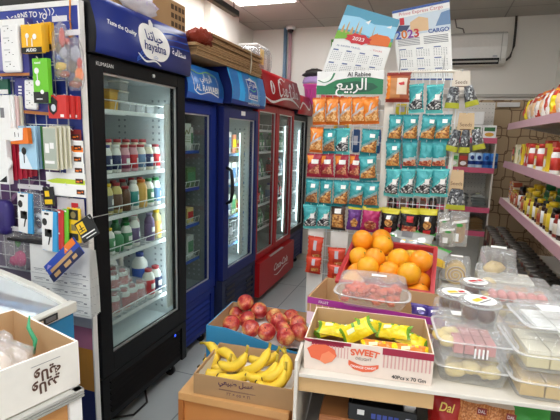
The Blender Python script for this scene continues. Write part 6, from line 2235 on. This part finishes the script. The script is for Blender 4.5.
clamshell('pastry_container', 'clear container carrying the tray with the cream ball', 'container', (p4.x + .05, 1.775, .8012), 0, .24, .15, .045, .03, [('pastry', lumps(YCAKE, 10, .18, .1, .04, .024, 19))], .25, True, None)

C2 = (.345, 1.275)
clamshell('cake_container', 'clear ribbed container of yellow sponge slices at the bottom of the right stack', 'container', (C2[0], C2[1], .8012), radians(6), .23, .20, .05, .022, [('sponge_slices', cubes(SPONGE, 3, 2, .18, .15, .004, .044))], .25)
clamshell('cake_container', 'clear ribbed container of pale cake slices on top of the right stack', 'container', (C2[0], C2[1], .8795), radians(8), .23, .20, .045, .04, [('cake_slices', cubes(mat('pale cake', '#e8d8a4', .7), 3, 2, .17, .14, .004, .036)), ('cream', cubes(CRM, 3, 2, .17, .14, .040, .012))], .25, True, (0.02, -.03, .055, .03, STK))
clamshell('cake_container', 'flat clear container with white price label lying on the right stack', 'container', (C2[0] + .01, C2[1] + .03, .9715), radians(10), .21, .17, .012, .02, [('wafers', cubes(mat('white wafer', '#ecebe8', .6), 3, 2, .15, .12, .003, .010))], .25, True, (-.02, .0, .06, .045, STK))
clamshell('cake_container', 'clear container at the right edge of the table behind the sponge stack', 'container', (.475, 1.55, .8012), radians(4), .17, .17, .05, .05, [('cake_slices', cubes(mat('pale cake', '#e8d8a4', .7), 2, 2, .13, .12, .004, .04))], .25, True, (0, 0, .05, .03, STK))
clamshell('cake_container', 'clear container on top at the far right behind the pink rolls', 'container', (.48, 1.56, .911), radians(-4), .17, .17, .03, .04, [('white_sweets', lumps(mat('white sweet', '#e8e4dc', .6), 8, .1, .1, .03, .02, 23))], .25, True, (0, 0, .05, .03, STK))

# ------------------------------------------------------------------ under the table
LENT = speckle('orange lentils', ['#d88a4a', '#c87a3c', '#e2a066', '#b86a30'], 260, .4, .3)
LRED = mat('red bag print', '#b0221e', .3, .05, bump=.3)


def dalbag(kind):
    if kind == 'dal':
        t = pillow('lentil_bag', .13, .21, .06, lambda u, v: LRED if v > .5 else LENT, LRED, None, 'bag', 18, 22)
        mb = MB(); write(mb, 'Dal', .034, mat('gold ink', '#e8c860', .4), lambda x, y: (x, -.0515, .165 + y), shear=.25, bold=.0006); mb.build('lettering', t)
    elif kind == 'len':
        t = pillow('lentil_bag', .13, .21, .06, lambda u, v: mat('clear top', '#d8c4b0', .3) if v > .88 else LENT, LENT, None, 'bag', 18, 22)
        mb = MB(); mb.grid(lambda u, v: Vector((.015 + .03 * u, -.0512, .165 + .018 * v)), 3, 3, mat('brown red print', '#8a2a22', .5)); write(mb, 'DAL', .012, WHITE, lambda x, y: (.03 + x, -.0522, .174 + y)); mb.build('label', t)
    else:
        t = pillow('lentil_bag', .13, .21, .06, lambda u, v: GREEN if v > .7 else LENT, GREEN, None, 'bag', 18, 22)
    return t


for i, (k, l, px, dz) in enumerate((('dal', 'red bag of orange lentils lettered Dal on the shelf under the table', 446, 0), ('len', 'clear bag of orange lentils right of the red lettered bag', 471, 0), ('len', 'clear bag of orange lentils between another lentil bag and the green bag', 500, 0), ('grn', 'green topped bag of lentils at the right under the table', 532, 0))):
    p = at(px, 410, 1, 1.25)
    o = dalbag(k); o['label'] = l; o['group'] = 'lentil bags'; o.location = (p.x, 1.25, .521); o.rotation_euler = (radians(-6), 0, random.uniform(-.1, .1)); o.scale = (.82, .9, 1.1)
t = thing('blue_white_carton', 'blue and white carton left of the red lentil bag', 'carton', (.0, 1.24, .5205), radians(4))
b = MB(); b.box(-.02, .012, -.04, .04, 0, .19, WHITE); b.build('carton_body', t, bevel=.002)
b = MB(); b.box(-.02, .012, -.0412, -.04, .02, .12, BLUE); b.build('print', t)
t = thing('tool_tray', 'black plastic tray with pale and blue marks on a box under the table', 'tray', (-.17, 1.16, .6435), radians(5))
b = MB(); b.box(0, .19, 0, .14, 0, .008, BLACK); b.box(0, .19, 0, .006, .008, .05, BLACK); b.box(0, .19, .134, .14, .008, .05, BLACK); b.box(0, .006, .006, .134, .008, .05, BLACK); b.box(.184, .19, .006, .134, .008, .05, BLACK)
b.build('tray_body', t, bevel=.002)
b = MB()
patch(b, Q(.025, .02, .045, .036), WHITE, lambda x, y: (x, -.0008, y))
for k in range(5): patch(b, Q(.065 + k * .016, .014, .077 + k * .016, .03), mat('blue badge', '#3a4a9a', .4), lambda x, y: (x, -.0008, y))
patch(b, Q(.16, .016, .175, .032), mat('pale badge', '#a8acc4', .4), lambda x, y: (x, -.0008, y))
b.build('print', t)
t = thing('wooden_box', 'reddish wooden box on the shelf carrying the black tray', 'box', (-.255, 1.15, .5205), radians(5))
b = MB(); BRW = mat('red brown wood', '#a8693c', .5, var=.15, scale=10)
b.box(0, .275, 0, .17, 0, .12, BRW); b.build('box_body', t, bevel=.003)
b = MB(); b.box(.004, .271, .004, .166, .12, .1215, mat('lid wood', '#b87a48', .5, var=.15, scale=10)); b.build('lid', t)

# ------------------------------------------------------------------ bananas and apples
t = thing('wooden_crate', 'orange wood crate carrying the cardboard box of bananas', 'crate', (-.822, 1.285, 0), radians(4))
WOR = mat('orange wood', '#cf8a4a', .45, var=.12, scale=8)
b = MB(); b.box(0, .425, 0, .305, .47, .50, mat('top wood', '#d8a468', .45, var=.1, scale=8)); b.build('top', t, bevel=.002)
b = MB(); b.box(.015, .41, .012, .295, .0, .47, WOR); b.build('body', t)
b = MB(); b.box(0, .02, 0, .014, 0, .47, mat('edge wood', '#b87238', .45)); b.box(.405, .425, 0, .014, 0, .47, mat('edge wood', '#b87238', .45)); b.build('edge_strip', t)
t = tray('banana_box', 'brown cardboard box of bananas with Arabic print in front of the apples', (-.765, 1.30, .5008), radians(5), .375, .255, .08, CARD, CARDIN, .004)
b = MB()
write(b, 'عسل طبيعي', .036, mat('dark violet ink', '#4a2a4a', .6), lambda x, y: (.165 + x, -.0008, .060 + y), width=.135, bold=.0008)
for y in (.036, .0335): patch(b, Q(.10, y, .24, y + .001), mat('dark violet ink', '#4a2a4a', .6), lambda a, c: (a, -.0008, c))
write(b, '١٢ × ٥٥ × ٢٢', .018, mat('dark violet ink', '#4a2a4a', .6), lambda x, y: (.175 + x, -.0008, .022 + y))
b.build('lettering', t)
BB = Matrix.Translation(t.location) @ Matrix.Rotation(radians(5), 4, 'Z')
b = MB(); b.grid(lambda u, v: Vector((.012 + .35 * u, .012 + .23 * v, .006 + .02 * abs(v - .5) + .004 * noise.noise(Vector((u * 9, v * 7, 0))))), 16, 12, mat('white liner paper', '#e4e2de', .7))
b.grid(lambda u, v: Vector((.006 + .006 * u, .02 + .2 * v, .01 + .065 * u + .004 * noise.noise(Vector((v * 9, 0, 0))))), 3, 12, mat('white liner paper', '#e4e2de', .7))
tag(b.build('liner_paper', loc=t.location, rot=(0, 0, radians(5))), 'white liner paper under the bananas', 'paper')
BAN = mat('banana yellow', '#f3cf3c', .45, var=.12, scale=25)
BANT = mat('banana tip', '#4a3a1e', .7)
BANS = mat('banana stem', '#b8a02c', .5)


def banana(L=.175, bend=1.75, r=.0215):
    t = thing('banana', '-', 'banana')
    n = 14
    R = L / bend
    pts = []; rad = []
    for k in range(n + 1):
        a = -bend / 2 + bend * k / n
        pts.append((R * sin(a), 0, R * (1 - cos(a))))
        s = k / n
        rad.append(r * (.55 + .45 * min(1, s / .14)) if s < .14 else (r if s < .78 else r * (1 - .62 * ((s - .78) / .22) ** 1.2)))
    b = MB(); b.tube(pts, rad, BAN, 6); b.build('peel', t)
    b = MB()
    a = -bend / 2
    b.tube([(R * sin(a), 0, R * (1 - cos(a))), (R * sin(a) - .006 * cos(a), 0, R * (1 - cos(a)) - .006 * sin(a) + .0015)], [r * .52, r * .3], BANT, 6); b.build('tip', t)
    a = bend / 2
    p0 = Vector((R * sin(a), 0, R * (1 - cos(a)))); d = Vector((cos(a), 0, sin(a)))
    b = MB(); b.tube([p0 - d * .004, p0 + d * .012, p0 + d * .028 + Vector((0, 0, .004))], [r * .40, r * .3, r * .34], BANS, 6); b.build('stem', t)
    return t


KB = [Kind(banana()), Kind(banana(.165, 1.5, .0215)), Kind(banana(.185, 2.0, .021))]
# tip and stem ends read off the photograph, laid on depth planes inside the box; bulge = outward side of the curve
UP_ = Vector((0, .35, .94)); DN_ = -UP_; RT_ = Vector((.95, -.1, .2))
for k, (a, c, bulge, l) in enumerate((
        ((213, 367, 1.47), (209.5, 346, 1.52), RT_, 'banana with its stem standing up in the back left corner of the box'),
        ((236, 368, 1.46), (219, 349, 1.50), UP_ + RT_ * .6, 'banana arching over at the left behind the front ones'),
        ((202, 372, 1.40), (228, 366, 1.44), DN_, 'banana lying at the front left corner of the banana box'),
        ((221.5, 366, 1.41), (246, 357, 1.43), DN_ + RT_ * .3, 'banana curved like a bowl on top, left of centre'),
        ((219, 379, 1.37), (254, 371, 1.40), DN_, 'long banana lying along the front, left of centre'),
        ((248, 371, 1.40), (268, 353, 1.44), UP_ * .6 + RT_, 'large banana on top in the middle of the box'),
        ((248, 379, 1.375), (278, 366, 1.40), DN_ + RT_ * .3, 'banana along the front, under the large middle banana'),
        ((268, 378, 1.37), (285, 359, 1.42), DN_ * .3 + RT_, 'banana right of the large middle banana'),
        ((261, 386, 1.355), (285, 376, 1.37), DN_, 'lowest banana at the front right of the box'),
        ((276, 387, 1.36), (288, 357, 1.42), RT_, 'rightmost banana against the white table side'),
        ((252, 360, 1.50), (275, 356, 1.52), DN_, 'banana in the back row on the right of the box'),
        ((230, 372, 1.48), (262, 366, 1.50), DN_, 'banana in the bottom layer in the middle'),
        ((262, 376, 1.46), (284, 370, 1.48), DN_, 'banana in the bottom layer at the right'),
        ((206, 374, 1.46), (230, 372, 1.48), DN_, 'banana in the bottom layer at the left'))):
    kd = KB[k % 3]
    pa = at(*a[:2], 1, a[2]); pb = at(*c[:2], 1, c[2])
    pa.z = max(pa.z, .532); pb.z = max(pb.z, .532)
    ex = (pb - pa).normalized()
    ez = -(bulge - ex * bulge.dot(ex)).normalized()
    ey = ez.cross(ex)
    M_ = Matrix((ex, ey, ez)).transposed()
    L_, bd = ((.175, 1.75), (.165, 1.5), (.185, 2.0))[k % 3]
    chord = 2 * (L_ / bd) * sin(bd / 2)
    sx = (pb - pa).length / chord
    kd.put((pa + pb) / 2 - ez * (L_ / bd) * (1 - cos(bd / 2)) * .5, M_.to_euler(), l, 'bananas', (max(.78, sx), .92, .92))

t = thing('wooden_stand', 'low wooden stand under the blue apple box behind the bananas', 'stand', (-.90, 1.625, 0), radians(4))
b = MB(); b.box(0, .48, 0, .26, .44, .47, mat('top wood', '#d8a468', .45, var=.1, scale=8)); b.build('top', t)
b = MB(); b.box(.02, .46, .02, .24, 0, .44, WOR); b.build('body', t)
APB = mat('sky blue carton', '#3a93c4', .5)
t = thing('apple_box', 'sky blue open carton of red apples behind the banana box', 'box', (-.88, 1.605, .4705), radians(3))
aw, ad, ah = .47, .30, .15
b = MB(); th_ = .005
b.box(0, aw, 0, ad, 0, th_, APB)
b.prism([(0, th_), (aw, th_), (aw, .085), (aw * .75, .10), (aw * .45, .128), (aw * .2, ah), (0, ah)], 1, 0, th_, APB)
b.box(0, th_, th_, ad, th_, ah, APB); b.box(th_, aw, ad - th_, ad, th_, ah, APB)
b.prism([(th_, th_), (ad - th_, th_), (ad - th_, ah), (ad * .4, .11), (th_, .085)], 0, aw - th_, aw, APB)
b.build('carton_body', t)
b = MB(); b.box(th_, aw - th_, ad - th_ - .002, ad - th_, th_, ah, CARDIN); b.box(th_, th_ + .002, th_, ad - th_, th_, ah, CARDIN); b.box(th_, aw - th_, th_, ad - th_, th_, th_ + .002, CARDIN)
b.build('lining', t)
b = MB()
b.grid(lambda u, v: Vector((.008 + (aw - .016) * u, .008 + (ad - .016) * v, .055 + .05 * (abs(v - .5) ** 2) * 4 + .012 * noise.noise(Vector((u * 6, v * 6, 0))))), 18, 12, mat('white tissue', '#f0eeec', .8))
AB = Matrix.Translation(t.location) @ Matrix.Rotation(radians(3), 4, 'Z')
tag(b.build('tissue_paper', loc=t.location, rot=(0, 0, radians(3))), 'white tissue paper under the apples', 'paper')


def apple_mat():
    m = bpy.data.materials.new('apple skin')
    m.use_nodes = True
    nt = m.node_tree
    bs = nt.nodes['Principled BSDF']
    bs.inputs['Roughness'].default_value = .25
    tc = nt.nodes.new('ShaderNodeTexCoord')
    nz = nt.nodes.new('ShaderNodeTexNoise'); nz.inputs['Scale'].default_value = 17; nz.inputs['Detail'].default_value = 1
    n2 = nt.nodes.new('ShaderNodeTexNoise'); n2.inputs['Scale'].default_value = 120
    ad_ = nt.nodes.new('ShaderNodeMath'); ad_.operation = 'MULTIPLY_ADD'; ad_.inputs[1].default_value = .24
    nt.links.new(tc.outputs['Object'], nz.inputs['Vector']); nt.links.new(tc.outputs['Object'], n2.inputs['Vector'])
    nt.links.new(n2.outputs['Fac'], ad_.inputs[0]); nt.links.new(nz.outputs['Fac'], ad_.inputs[2])
    r = nt.nodes.new('ShaderNodeValToRGB')
    e = r.color_ramp.elements
    e[0].position = .52; e[0].color = lin('#a82a2e'); e[1].position = .82; e[1].color = lin('#ecc070')
    q = e.new(.64); q.color = lin('#d05a44')
    nt.links.new(ad_.outputs[0], r.inputs['Fac']); nt.links.new(r.outputs['Color'], bs.inputs['Base Color'])
    return m


APM = apple_mat()


def apple():
    t = thing('apple', '-', 'apple')
    b = MB(); b.blob((0, 0, 0), (.0405, .0405, .037), APM, 24, 16, lambda d: 1 - .22 * max(0, d.z) ** 9 - .10 * max(0, -d.z) ** 10 + .03 * d.z); b.build('skin', t)
    b = MB(); b.tube([(0, 0, .024), (.001, 0, .034), (.004, .001, .042)], .0016, BANT, 6); b.build('stem', t)
    return t


KA = Kind(apple())
al = [(232.6, 310.4, 'at the far left back of the blue carton'), (245, 304, 'topmost at the back left'), (259.6, 310, 'in the back row, right of the topmost'), (273.8, 312.3, 'in the back row at the middle right'), (292.7, 316.3, 'in the back right corner'),
      (231.5, 324, 'at the front left corner'), (246, 313, 'in the second row below the topmost'), (246.6, 319.5, 'in the middle left'), (250.5, 328, 'in the front row, second from left'), (266.7, 332, 'in the front row, third from left'),
      (279, 320, 'in the middle right of the pile'), (283.4, 326, 'behind the front right one'), (295.5, 323.4, 'at the right edge'), (285.6, 336.4, 'in the front right corner'), (298.6, 331, 'at the right edge near the white table')]
P = [at(a, c, 2, .60 + (.035 if l.startswith('topmost') else 0)) for a, c, l in al]
for it in range(80):
    for i in range(len(P)):
        for j in range(i):
            v = P[i] - P[j]
            if v.length < .078:
                k = (.078 - v.length) / 2
                v.normalize()
                P[i] += v * k; P[j] -= v * k
        q = AB.inverted() @ P[i]
        q.x = max(.045, min(aw - .045, q.x)); q.y = max(.045, min(ad - .045, q.y)); q.z = max(.105, min(.172, q.z))
        P[i] = AB @ q
for i, p in enumerate(P):
    KA.put(p, (random.uniform(-.9, .9), random.uniform(-.9, .9), random.uniform(0, 6)), 'red and yellow apple ' + al[i][2], 'apples')
# ------------------------------------------------------------------ shelving along the right wall
PINKR = mat('pink price rail', '#b98e96', .45)
SHW = mat('shelf white', '#dcd6cc', .5)
t = thing('shelf_unit', 'long wall shelving with pink price rails along the right wall', 'shelf', (.55, 2.2, 0))
y0, y1 = -.25, 1.74
LEV = ((1.60, .0), (1.305, .0), (1.01, .0), (.56, -.10))
for z, xo in LEV:
    b = MB(); b.box(xo + .006, .46, y0, y1, z - .028, z, SHW); s_ = b.build('shelf_board', t)
    b = MB(); b.prism([(xo - .006, z - .045), (xo + .006, z - .045), (xo + .006, z + .004), (xo - .0, z + .004)], 1, y0, y1, PINKR)
    b.build('price_rail', s_)
    b = MB()
    for yy in (y0 + .01, .7, y1 - .03):
        b.prism([(.46, z - .10), (.46, z - .028), (.1, z - .028)], 1, yy, yy + .012, SHW)
    b.build('bracket', s_)
for yy in (y0, .7, y1 - .03):
    b = MB(); b.box(.44, .475, yy, yy + .03, 0, 1.95, mat('dark upright', '#5a4a44', .5)); b.build('upright', t)
b = MB(); b.box(-.08, .46, y0, y1, .0, .10, mat('shelf plinth', '#b8a4a4', .5)); b.build('plinth', t)


def zbag(m1, m2, m3, h=.2, w=.14):
    return pillow('noodle_bag', w, h, .06, lambda u, v: m2 if v > .84 or v < .1 else (m3 if (u - .5) ** 2 + (v - .5) ** 2 * .8 < .09 else m1), m1, (.2, .62, .75, .78, m2), 'bag', 14, 18)


CLR = mat('pale clear wrap', '#e4dcd4', .25, .05, bump=.4, scale=60)
RDW = mat('red wrapper', '#c2402e', .25, .05, bump=.4, scale=60)
TANW = mat('tan noodles', '#d8b48a', .5, var=.2, scale=120)
KZ = [(Kind(zbag(CLR, RDW, TANW)), 'clear and red bag of tan noodles'), (Kind(zbag(OF_, RDW, YF_)), 'bright orange snack bag'), (Kind(zbag(RDW, OF_, CLR)), 'red snack bag with pale window'), (Kind(zbag(YF_, GF_, RDW)), 'yellow snack bag with red spot'), (Kind(zbag(CLR, OF_, RDW)), 'pale bag with red centre')]
seqA = [3, 0, 0, 2, 0, 4, 1, 0, 1, 2, 4, 0]
for i, k in enumerate(seqA):
    y = 3.80 - i * .135
    KZ[k][0].put((.66, y, 1.603), (radians(-8), 0, -pi / 2 + random.uniform(-.2, .2)), '%s, %s from far end, front row, top right shelf' % (KZ[k][1], ORD[i]), 'bags on the top right shelf')
for i, k in enumerate([3, 2, 0, 2, 1, 2, 0, 2, 1, 3]):
    y = 3.72 - i * .15
    KZ[k][0].put((.80, y, 1.603), (radians(-4), 0, -pi / 2 + random.uniform(-.2, .2)), '%s, %s from far end, back row, top right shelf' % (KZ[k][1], ORD[i]), 'bags on the top right shelf', (1, 1, 1.25))


def carton(name, w, d, h, m1, m2, m3, cat='carton'):
    t = thing(name, '-', cat)
    b = MB(); b.box(-w / 2, w / 2, 0, d, 0, h, m1); b.build('carton_body', t, bevel=.002)
    b = MB()
    f_ = lambda x, y: (x, -.0008, y)
    patch(b, Q(-w * .4, h * .55, w * .4, h * .85), m2, f_); patch(b, ell(0, h * .3, w * .34, h * .16, 14), m3, f_)
    b.build('print', t)
    b = MB(); patch(b, Q(d * .15, h * .3, d * .85, h * .8), m2, lambda x, y: (-w / 2 - .0008, x, y)); b.build('side_print', t)
    return t


def jar(name, h, r, body, label, cap):
    t = thing(name, '-', 'jar')
    b = MB(); b.lathe([(r * .95, 0), (r, .005), (r, h * .72), (r * .8, h * .82), (r * .72, h * .84)], body, seg=14); b.build('jar_body', t)
    b = MB(); b.lathe([(r * .99, h * .15), (r * 1.015, h * .152), (r * 1.015, h * .62), (r * .99, h * .622)], label, seg=14, cap=False); b.build('label', t)
    b = MB(); b.lathe([(r * .8, h * .84), (r * .82, h * .985), (r * .7, h)], cap, seg=14); b.build('lid', t)
    return t


YB_ = mat('custard yellow', '#e6c832', .4)
RB_ = mat('tomato red', '#c23428', .4)
KS2 = [(Kind(carton('food_carton', .075, .05, .165, YB_, RB_, WHITE)), 'yellow carton with red print'), (Kind(carton('food_carton', .08, .055, .165, RB_, YB_, WHITE)), 'red carton with yellow print'),
       (Kind(carton('food_carton', .07, .05, .15, mat('cream carton', '#e6ddbe', .5), GREEN, YB_)), 'cream carton with green print'), (Kind(jar('sauce_jar', .12, .028, WHITE, WHITE, mat('grey lid', '#c8c8c8', .4))), 'white jar with pale lid'),
       (Kind(carton('food_carton', .07, .05, .14, mat('brown carton', '#7a4a30', .5), RB_, YB_)), 'brown carton with red print'), (Kind(jar('sauce_bottle', .15, .026, WHITE, RB_, RB_)), 'white bottle with red lid'),
       (Kind(carton('food_carton', .075, .05, .155, mat('lemon carton', '#ecdc5a', .4), mat('brown carton', '#7a4a30', .5), RB_)), 'lemon carton with brown print')]
y = 3.80
for i, k in enumerate([3, 4, 2, 6, 2, 0, 6, 1, 1, 6, 5, 0, 1, 5, 0, 6, 1, 5, 0, 1]):
    kd, l = KS2[k]
    kd.put((.575 + .03 * (i % 3 == 0), y, 1.306), (0, 0, -pi / 2 + random.uniform(-.08, .08)), '%s, %s from far end, second right shelf' % (l, ORD[i]), 'goods on the second right shelf', (.95, .95, random.uniform(.78, 1.02)))
    y -= .078
    if y < 2.02: break
for i, k in enumerate([4, 1, 4, 0, 1, 2, 1, 0, 1, 1, 0, 2, 1, 0, 1]):
    kd, l = KS2[k]
    kd.put((.68, 3.76 - i * .105, 1.306), (0, 0, -pi / 2), '%s, back row, %s from far end, second right shelf' % (l, ORD[i]), 'goods on the second right shelf')
SAUCE = mat('dark sauce', '#3a2018', .25)
HOT = mat('hot sauce', '#8a2a1c', .3)
OLV = mat('olive oil', '#a8922c', .2)
KS3 = [(Kind(jar('sauce_bottle', .15, .024, SAUCE, mat('gold label', '#d8b23c', .4), CAPY)), 'dark sauce bottle with yellow cap'), (Kind(jar('spice_jar', .10, .026, HOT, mat('pale label', '#d8ccb8', .5), RB_)), 'small spice jar with red lid'),
       (Kind(jar('sauce_bottle', .16, .026, OLV, YB_, CAPY)), 'yellow sauce bottle with yellow cap'), (Kind(jar('sauce_bottle', .145, .024, SAUCE, WHITE, BLACK)), 'dark bottle with white label and black cap'),
       (Kind(jar('spice_jar', .11, .028, mat('tan spice', '#a87a4a', .4), mat('rust label', '#a84a2c', .5), mat('gold lid', '#c8a84a', .3, .5))), 'tan spice jar with gold lid'), (Kind(jar('oil_bottle', .19, .03, mat('green glass', '#2f5a34', .15), GREEN, CAPG)), 'tall green bottle')]
y = 3.60
for i, k in enumerate([4, 4, 1, 4, 3, 1, 4, 0, 2, 1, 2, 3, 0, 4, 3, 0, 2, 3, 1, 3]):
    kd, l = KS3[k]
    kd.put((.60, y, 1.011), (0, 0, -pi / 2), '%s, %s from far end, third right shelf' % (l, ORD[i]), 'jars on the third right shelf', (1, 1, random.uniform(.85, 1.1)))
    y -= .068
    if y < 2.02: break
for i, k in enumerate([4, 1, 4, 2, 2, 4, 2, 5, 2, 0, 5, 2, 0, 2, 5, 0]):
    kd, l = KS3[k]
    kd.put((.685, 3.58 - i * .085, 1.011), (0, 0, -pi / 2), '%s, back row, %s from far end, third right shelf' % (l, ORD[i]), 'jars on the third right shelf', 1.08)
KSB = [Kind(carton('spice_box', .05, .06, .035, mat('cream carton', '#e6ddbe', .5), RB_, BLUE)), Kind(carton('spice_box', .05, .06, .035, mat('rust carton', '#b8583a', .5), YB_, WHITE))]
for c in range(3):
    for r in range(4):
        KSB[(r + c) % 2].put((.60, 3.86 - c * .066, 1.011 + r * .0362), (0, 0, -pi / 2), 'small %s spice box, %s up, %s pile from far end, third right shelf' % (('cream', 'rust')[(r + c) % 2], ORD[r], ORD[c]), 'spice boxes on the third right shelf')
for c in range(3):
    KS2[4][0].put((.70, 3.84 - c * .09, 1.011), (0, 0, -pi / 2), 'brown carton with red print, %s behind the small spice boxes' % ORD[c], 'cartons behind the spice boxes')
KT = []
for nm, m_, lb in (('dark tin with brown label', mat('dull brown label', '#4a3428', .5), 0), ('tin with pale label', mat('dull cream label', '#857860', .5), 1), ('tin with rust label', mat('dull rust label', '#5c2c22', .5), 2)):
    q = thing('food_tin', '-', 'tin')
    b = MB(); b.lathe([(.036, 0), (.036, .105), (.033, .107)], mat('tin metal', '#57534e', .4, .6), seg=16); b.build('tin_body', q)
    b = MB(); b.lathe([(.0364, .008), (.0366, .009), (.0366, .096), (.0364, .097)], m_, seg=16, cap=False); b.build('label', q)
    KT.append((Kind(q), nm))
for r in range(4):
    for i in range(20):
        k = (i * 2 + r * 3 + i // 4) % 3
        KT[k][0].put((.49 + r * .082, 3.86 - i * .088, .562), (0, 0, i), '%s, %s from far end, %s row from aisle, lowest shelf' % (KT[k][1], ORD[i], ORD[r]), 'tins on the lowest right shelf')
for r in range(2):
    for i in range(20):
        k = (i + r * 2) % 3
        KT[k][0].put((.49 + r * .082, 3.86 - i * .088, .670), (0, 0, i), '%s stacked on top, %s from far end, %s row from aisle' % (KT[k][1], ORD[i], ORD[r]), 'tins on the lowest right shelf')

# ------------------------------------------------------------------ shelving at the back
PINKD = mat('deep pink price rail', '#c85672', .45)
t = thing('shelf_unit', 'white pegboard shelf unit with deep pink rails behind the snack rack', 'shelf', (.04, 4.30, 0))
xa, xb = -.48, .485
b = MB(); b.box(xa, xb, .40, .42, 0, 1.83, mat('pegboard white', '#dedad2', .5)); b.build('back_panel', t)
b = MB()
for i in range(30):
    for j in range(9): b.box(xb - .02 - j * .03, xb - .015 - j * .03, .399, .4, .65 + i * .04, .655 + i * .04, mat('peg hole', '#6a665e', .7))
b.build('peg_holes', t)
for x in (xa, xb - .012):
    b = MB(); b.box(x, x + .012, .0, .40, 0, 1.50, mat('cream side', '#d6cebe', .5)); b.build('side_panel', t)
for z in (1.485, 1.22, .86, .64):
    b = MB(); b.box(xa + .012, xb - .012, .006, .40, z - .025, z, SHW); s_ = b.build('shelf_board', t)
    b = MB(); b.box(xa, xb, -.01, 0.0, z - .042, z + .006, PINKD); b.build('price_rail', s_)
t_ = carton
GT = mat('forest green carton', '#2a6a34', .45)
k_rice = Kind(carton('food_carton', .11, .06, .115, WHITE, GT, mat('golden print', '#e0a83c', .5)))
for i in range(4):
    k_rice.put((.46 - i * .118, 4.33, 1.4865), (0, 0, random.uniform(-.05, .05)), 'white carton with green band, %s from right on the upper back shelf' % ORD[i], 'green banded cartons')
for i in range(2):
    for r in range(2):
        tag_m = WHITE
        q = thing('white_carton', 'plain white carton, %s, %s on the top back shelf' % (('left', 'right')[i], ('lower', 'upper')[r]), 'carton', (.14 + .19 * i, 4.50, 1.4865 + .125 * r), group='plain white cartons')
        b = MB(); b.box(-.09, .09, 0, .15, 0, .12, WHITE); b.build('carton_body', q, bevel=.003)
        b = MB(); b.box(-.07, .0, -.001, 0, .03, .05, mat('grey print', '#77777a', .5)); b.build('print', q)


def can(m1, m2):
    q = thing('drink_can', '-', 'can')
    b = MB(); b.lathe([(.028, 0), (.033, .006), (.033, .125), (.027, .135)], m1, seg=20); b.build('can_body', q)
    b = MB(); b.lathe([(.0333, .03), (.0335, .031), (.0335, .062), (.0333, .063)], m2, seg=20, cap=False)
    patch(b, ell(0, .092, .016, .02, 14), m2, lambda x, y: (x, -sqrt(max(1e-6, .034 ** 2 - x * x)), y)); b.build('print', q)
    b = MB(); b.lathe([(.027, .135), (.027, .138), (.024, .1375)], STEEL, seg=20); b.build('lid', q)
    return q


k_cb = Kind(can(mat('can blue', '#3f86d0', .3, .2), mat('can navy', '#1c3f8a', .3, .2))); k_cw = Kind(can(mat('can white blue', '#c4dcf0', .3, .2), mat('can navy', '#1c3f8a', .3, .2)))
for i, (k, px, l) in enumerate(((k_cw, 471, 'pale blue can left of the other pale blue can'), (k_cw, 478, 'pale blue can next to the bright blue cans'), (k_cb, 485.5, 'bright blue can beside the pale blue cans'), (k_cb, 493, 'rightmost bright blue can on the middle back shelf'))):
    p = at(px, 168, 1, 4.35)
    k.put((p.x, 4.35, 1.2215), (0, 0, 0), l, 'cans on the middle back shelf')
for px, m_, l in ((453, mat('pale green carton', '#b8d0a8', .45), 'pale green carton left on the middle back shelf'), (462.5, mat('brown carton', '#7a4a30', .5), 'brown carton left of the pale blue cans')):
    p = at(px, 168, 1, 4.34)
    q = carton('food_carton', .08, .06, .12, m_, GREEN if px < 460 else RB_, WHITE); q.location = (p.x, 4.34, 1.2215); q['label'] = l
SLV = mat('silver packet', '#a8aca8', .3, .3, bump=.4); DKP = mat('dark packet', '#4a4a44', .3, .2, bump=.4)
k_f1 = Kind(pillow('flat_packet', .13, .20, .03, lambda u, v: SLV if v < .3 or v > .75 else DKP, SLV, (.3, .4, .6, .6, mat('pale green print', '#dfe8b0', .5)), 'packet', 12, 14))
for c in range(3):
    for r in range(4):
        k_f1.put((.43 - c * .15, 4.32, .863 + r * .026 + .008), (radians(-88), 0, random.uniform(-.15, .15)), 'dark and silver flat packet, %s up, %s pile from right, lower back shelf' % (ORD[r], ORD[c]), 'flat packets on the back shelves')
k_f2 = Kind(pillow('flat_packet', .13, .20, .03, lambda u, v: mat('brown packet', '#8a6a44', .4) if v < .7 else mat('pale packet', '#d6d2c4', .4), SLV, None, 'packet', 12, 14))
for c in range(3):
    for r in range(4):
        k_f2.put((.43 - c * .15, 4.32, .643 + r * .026 + .008), (radians(-88), 0, random.uniform(-.15, .15)), 'brown flat packet, %s up, %s pile from right, lowest back shelf' % (ORD[r], ORD[c]), 'flat packets on the back shelves')
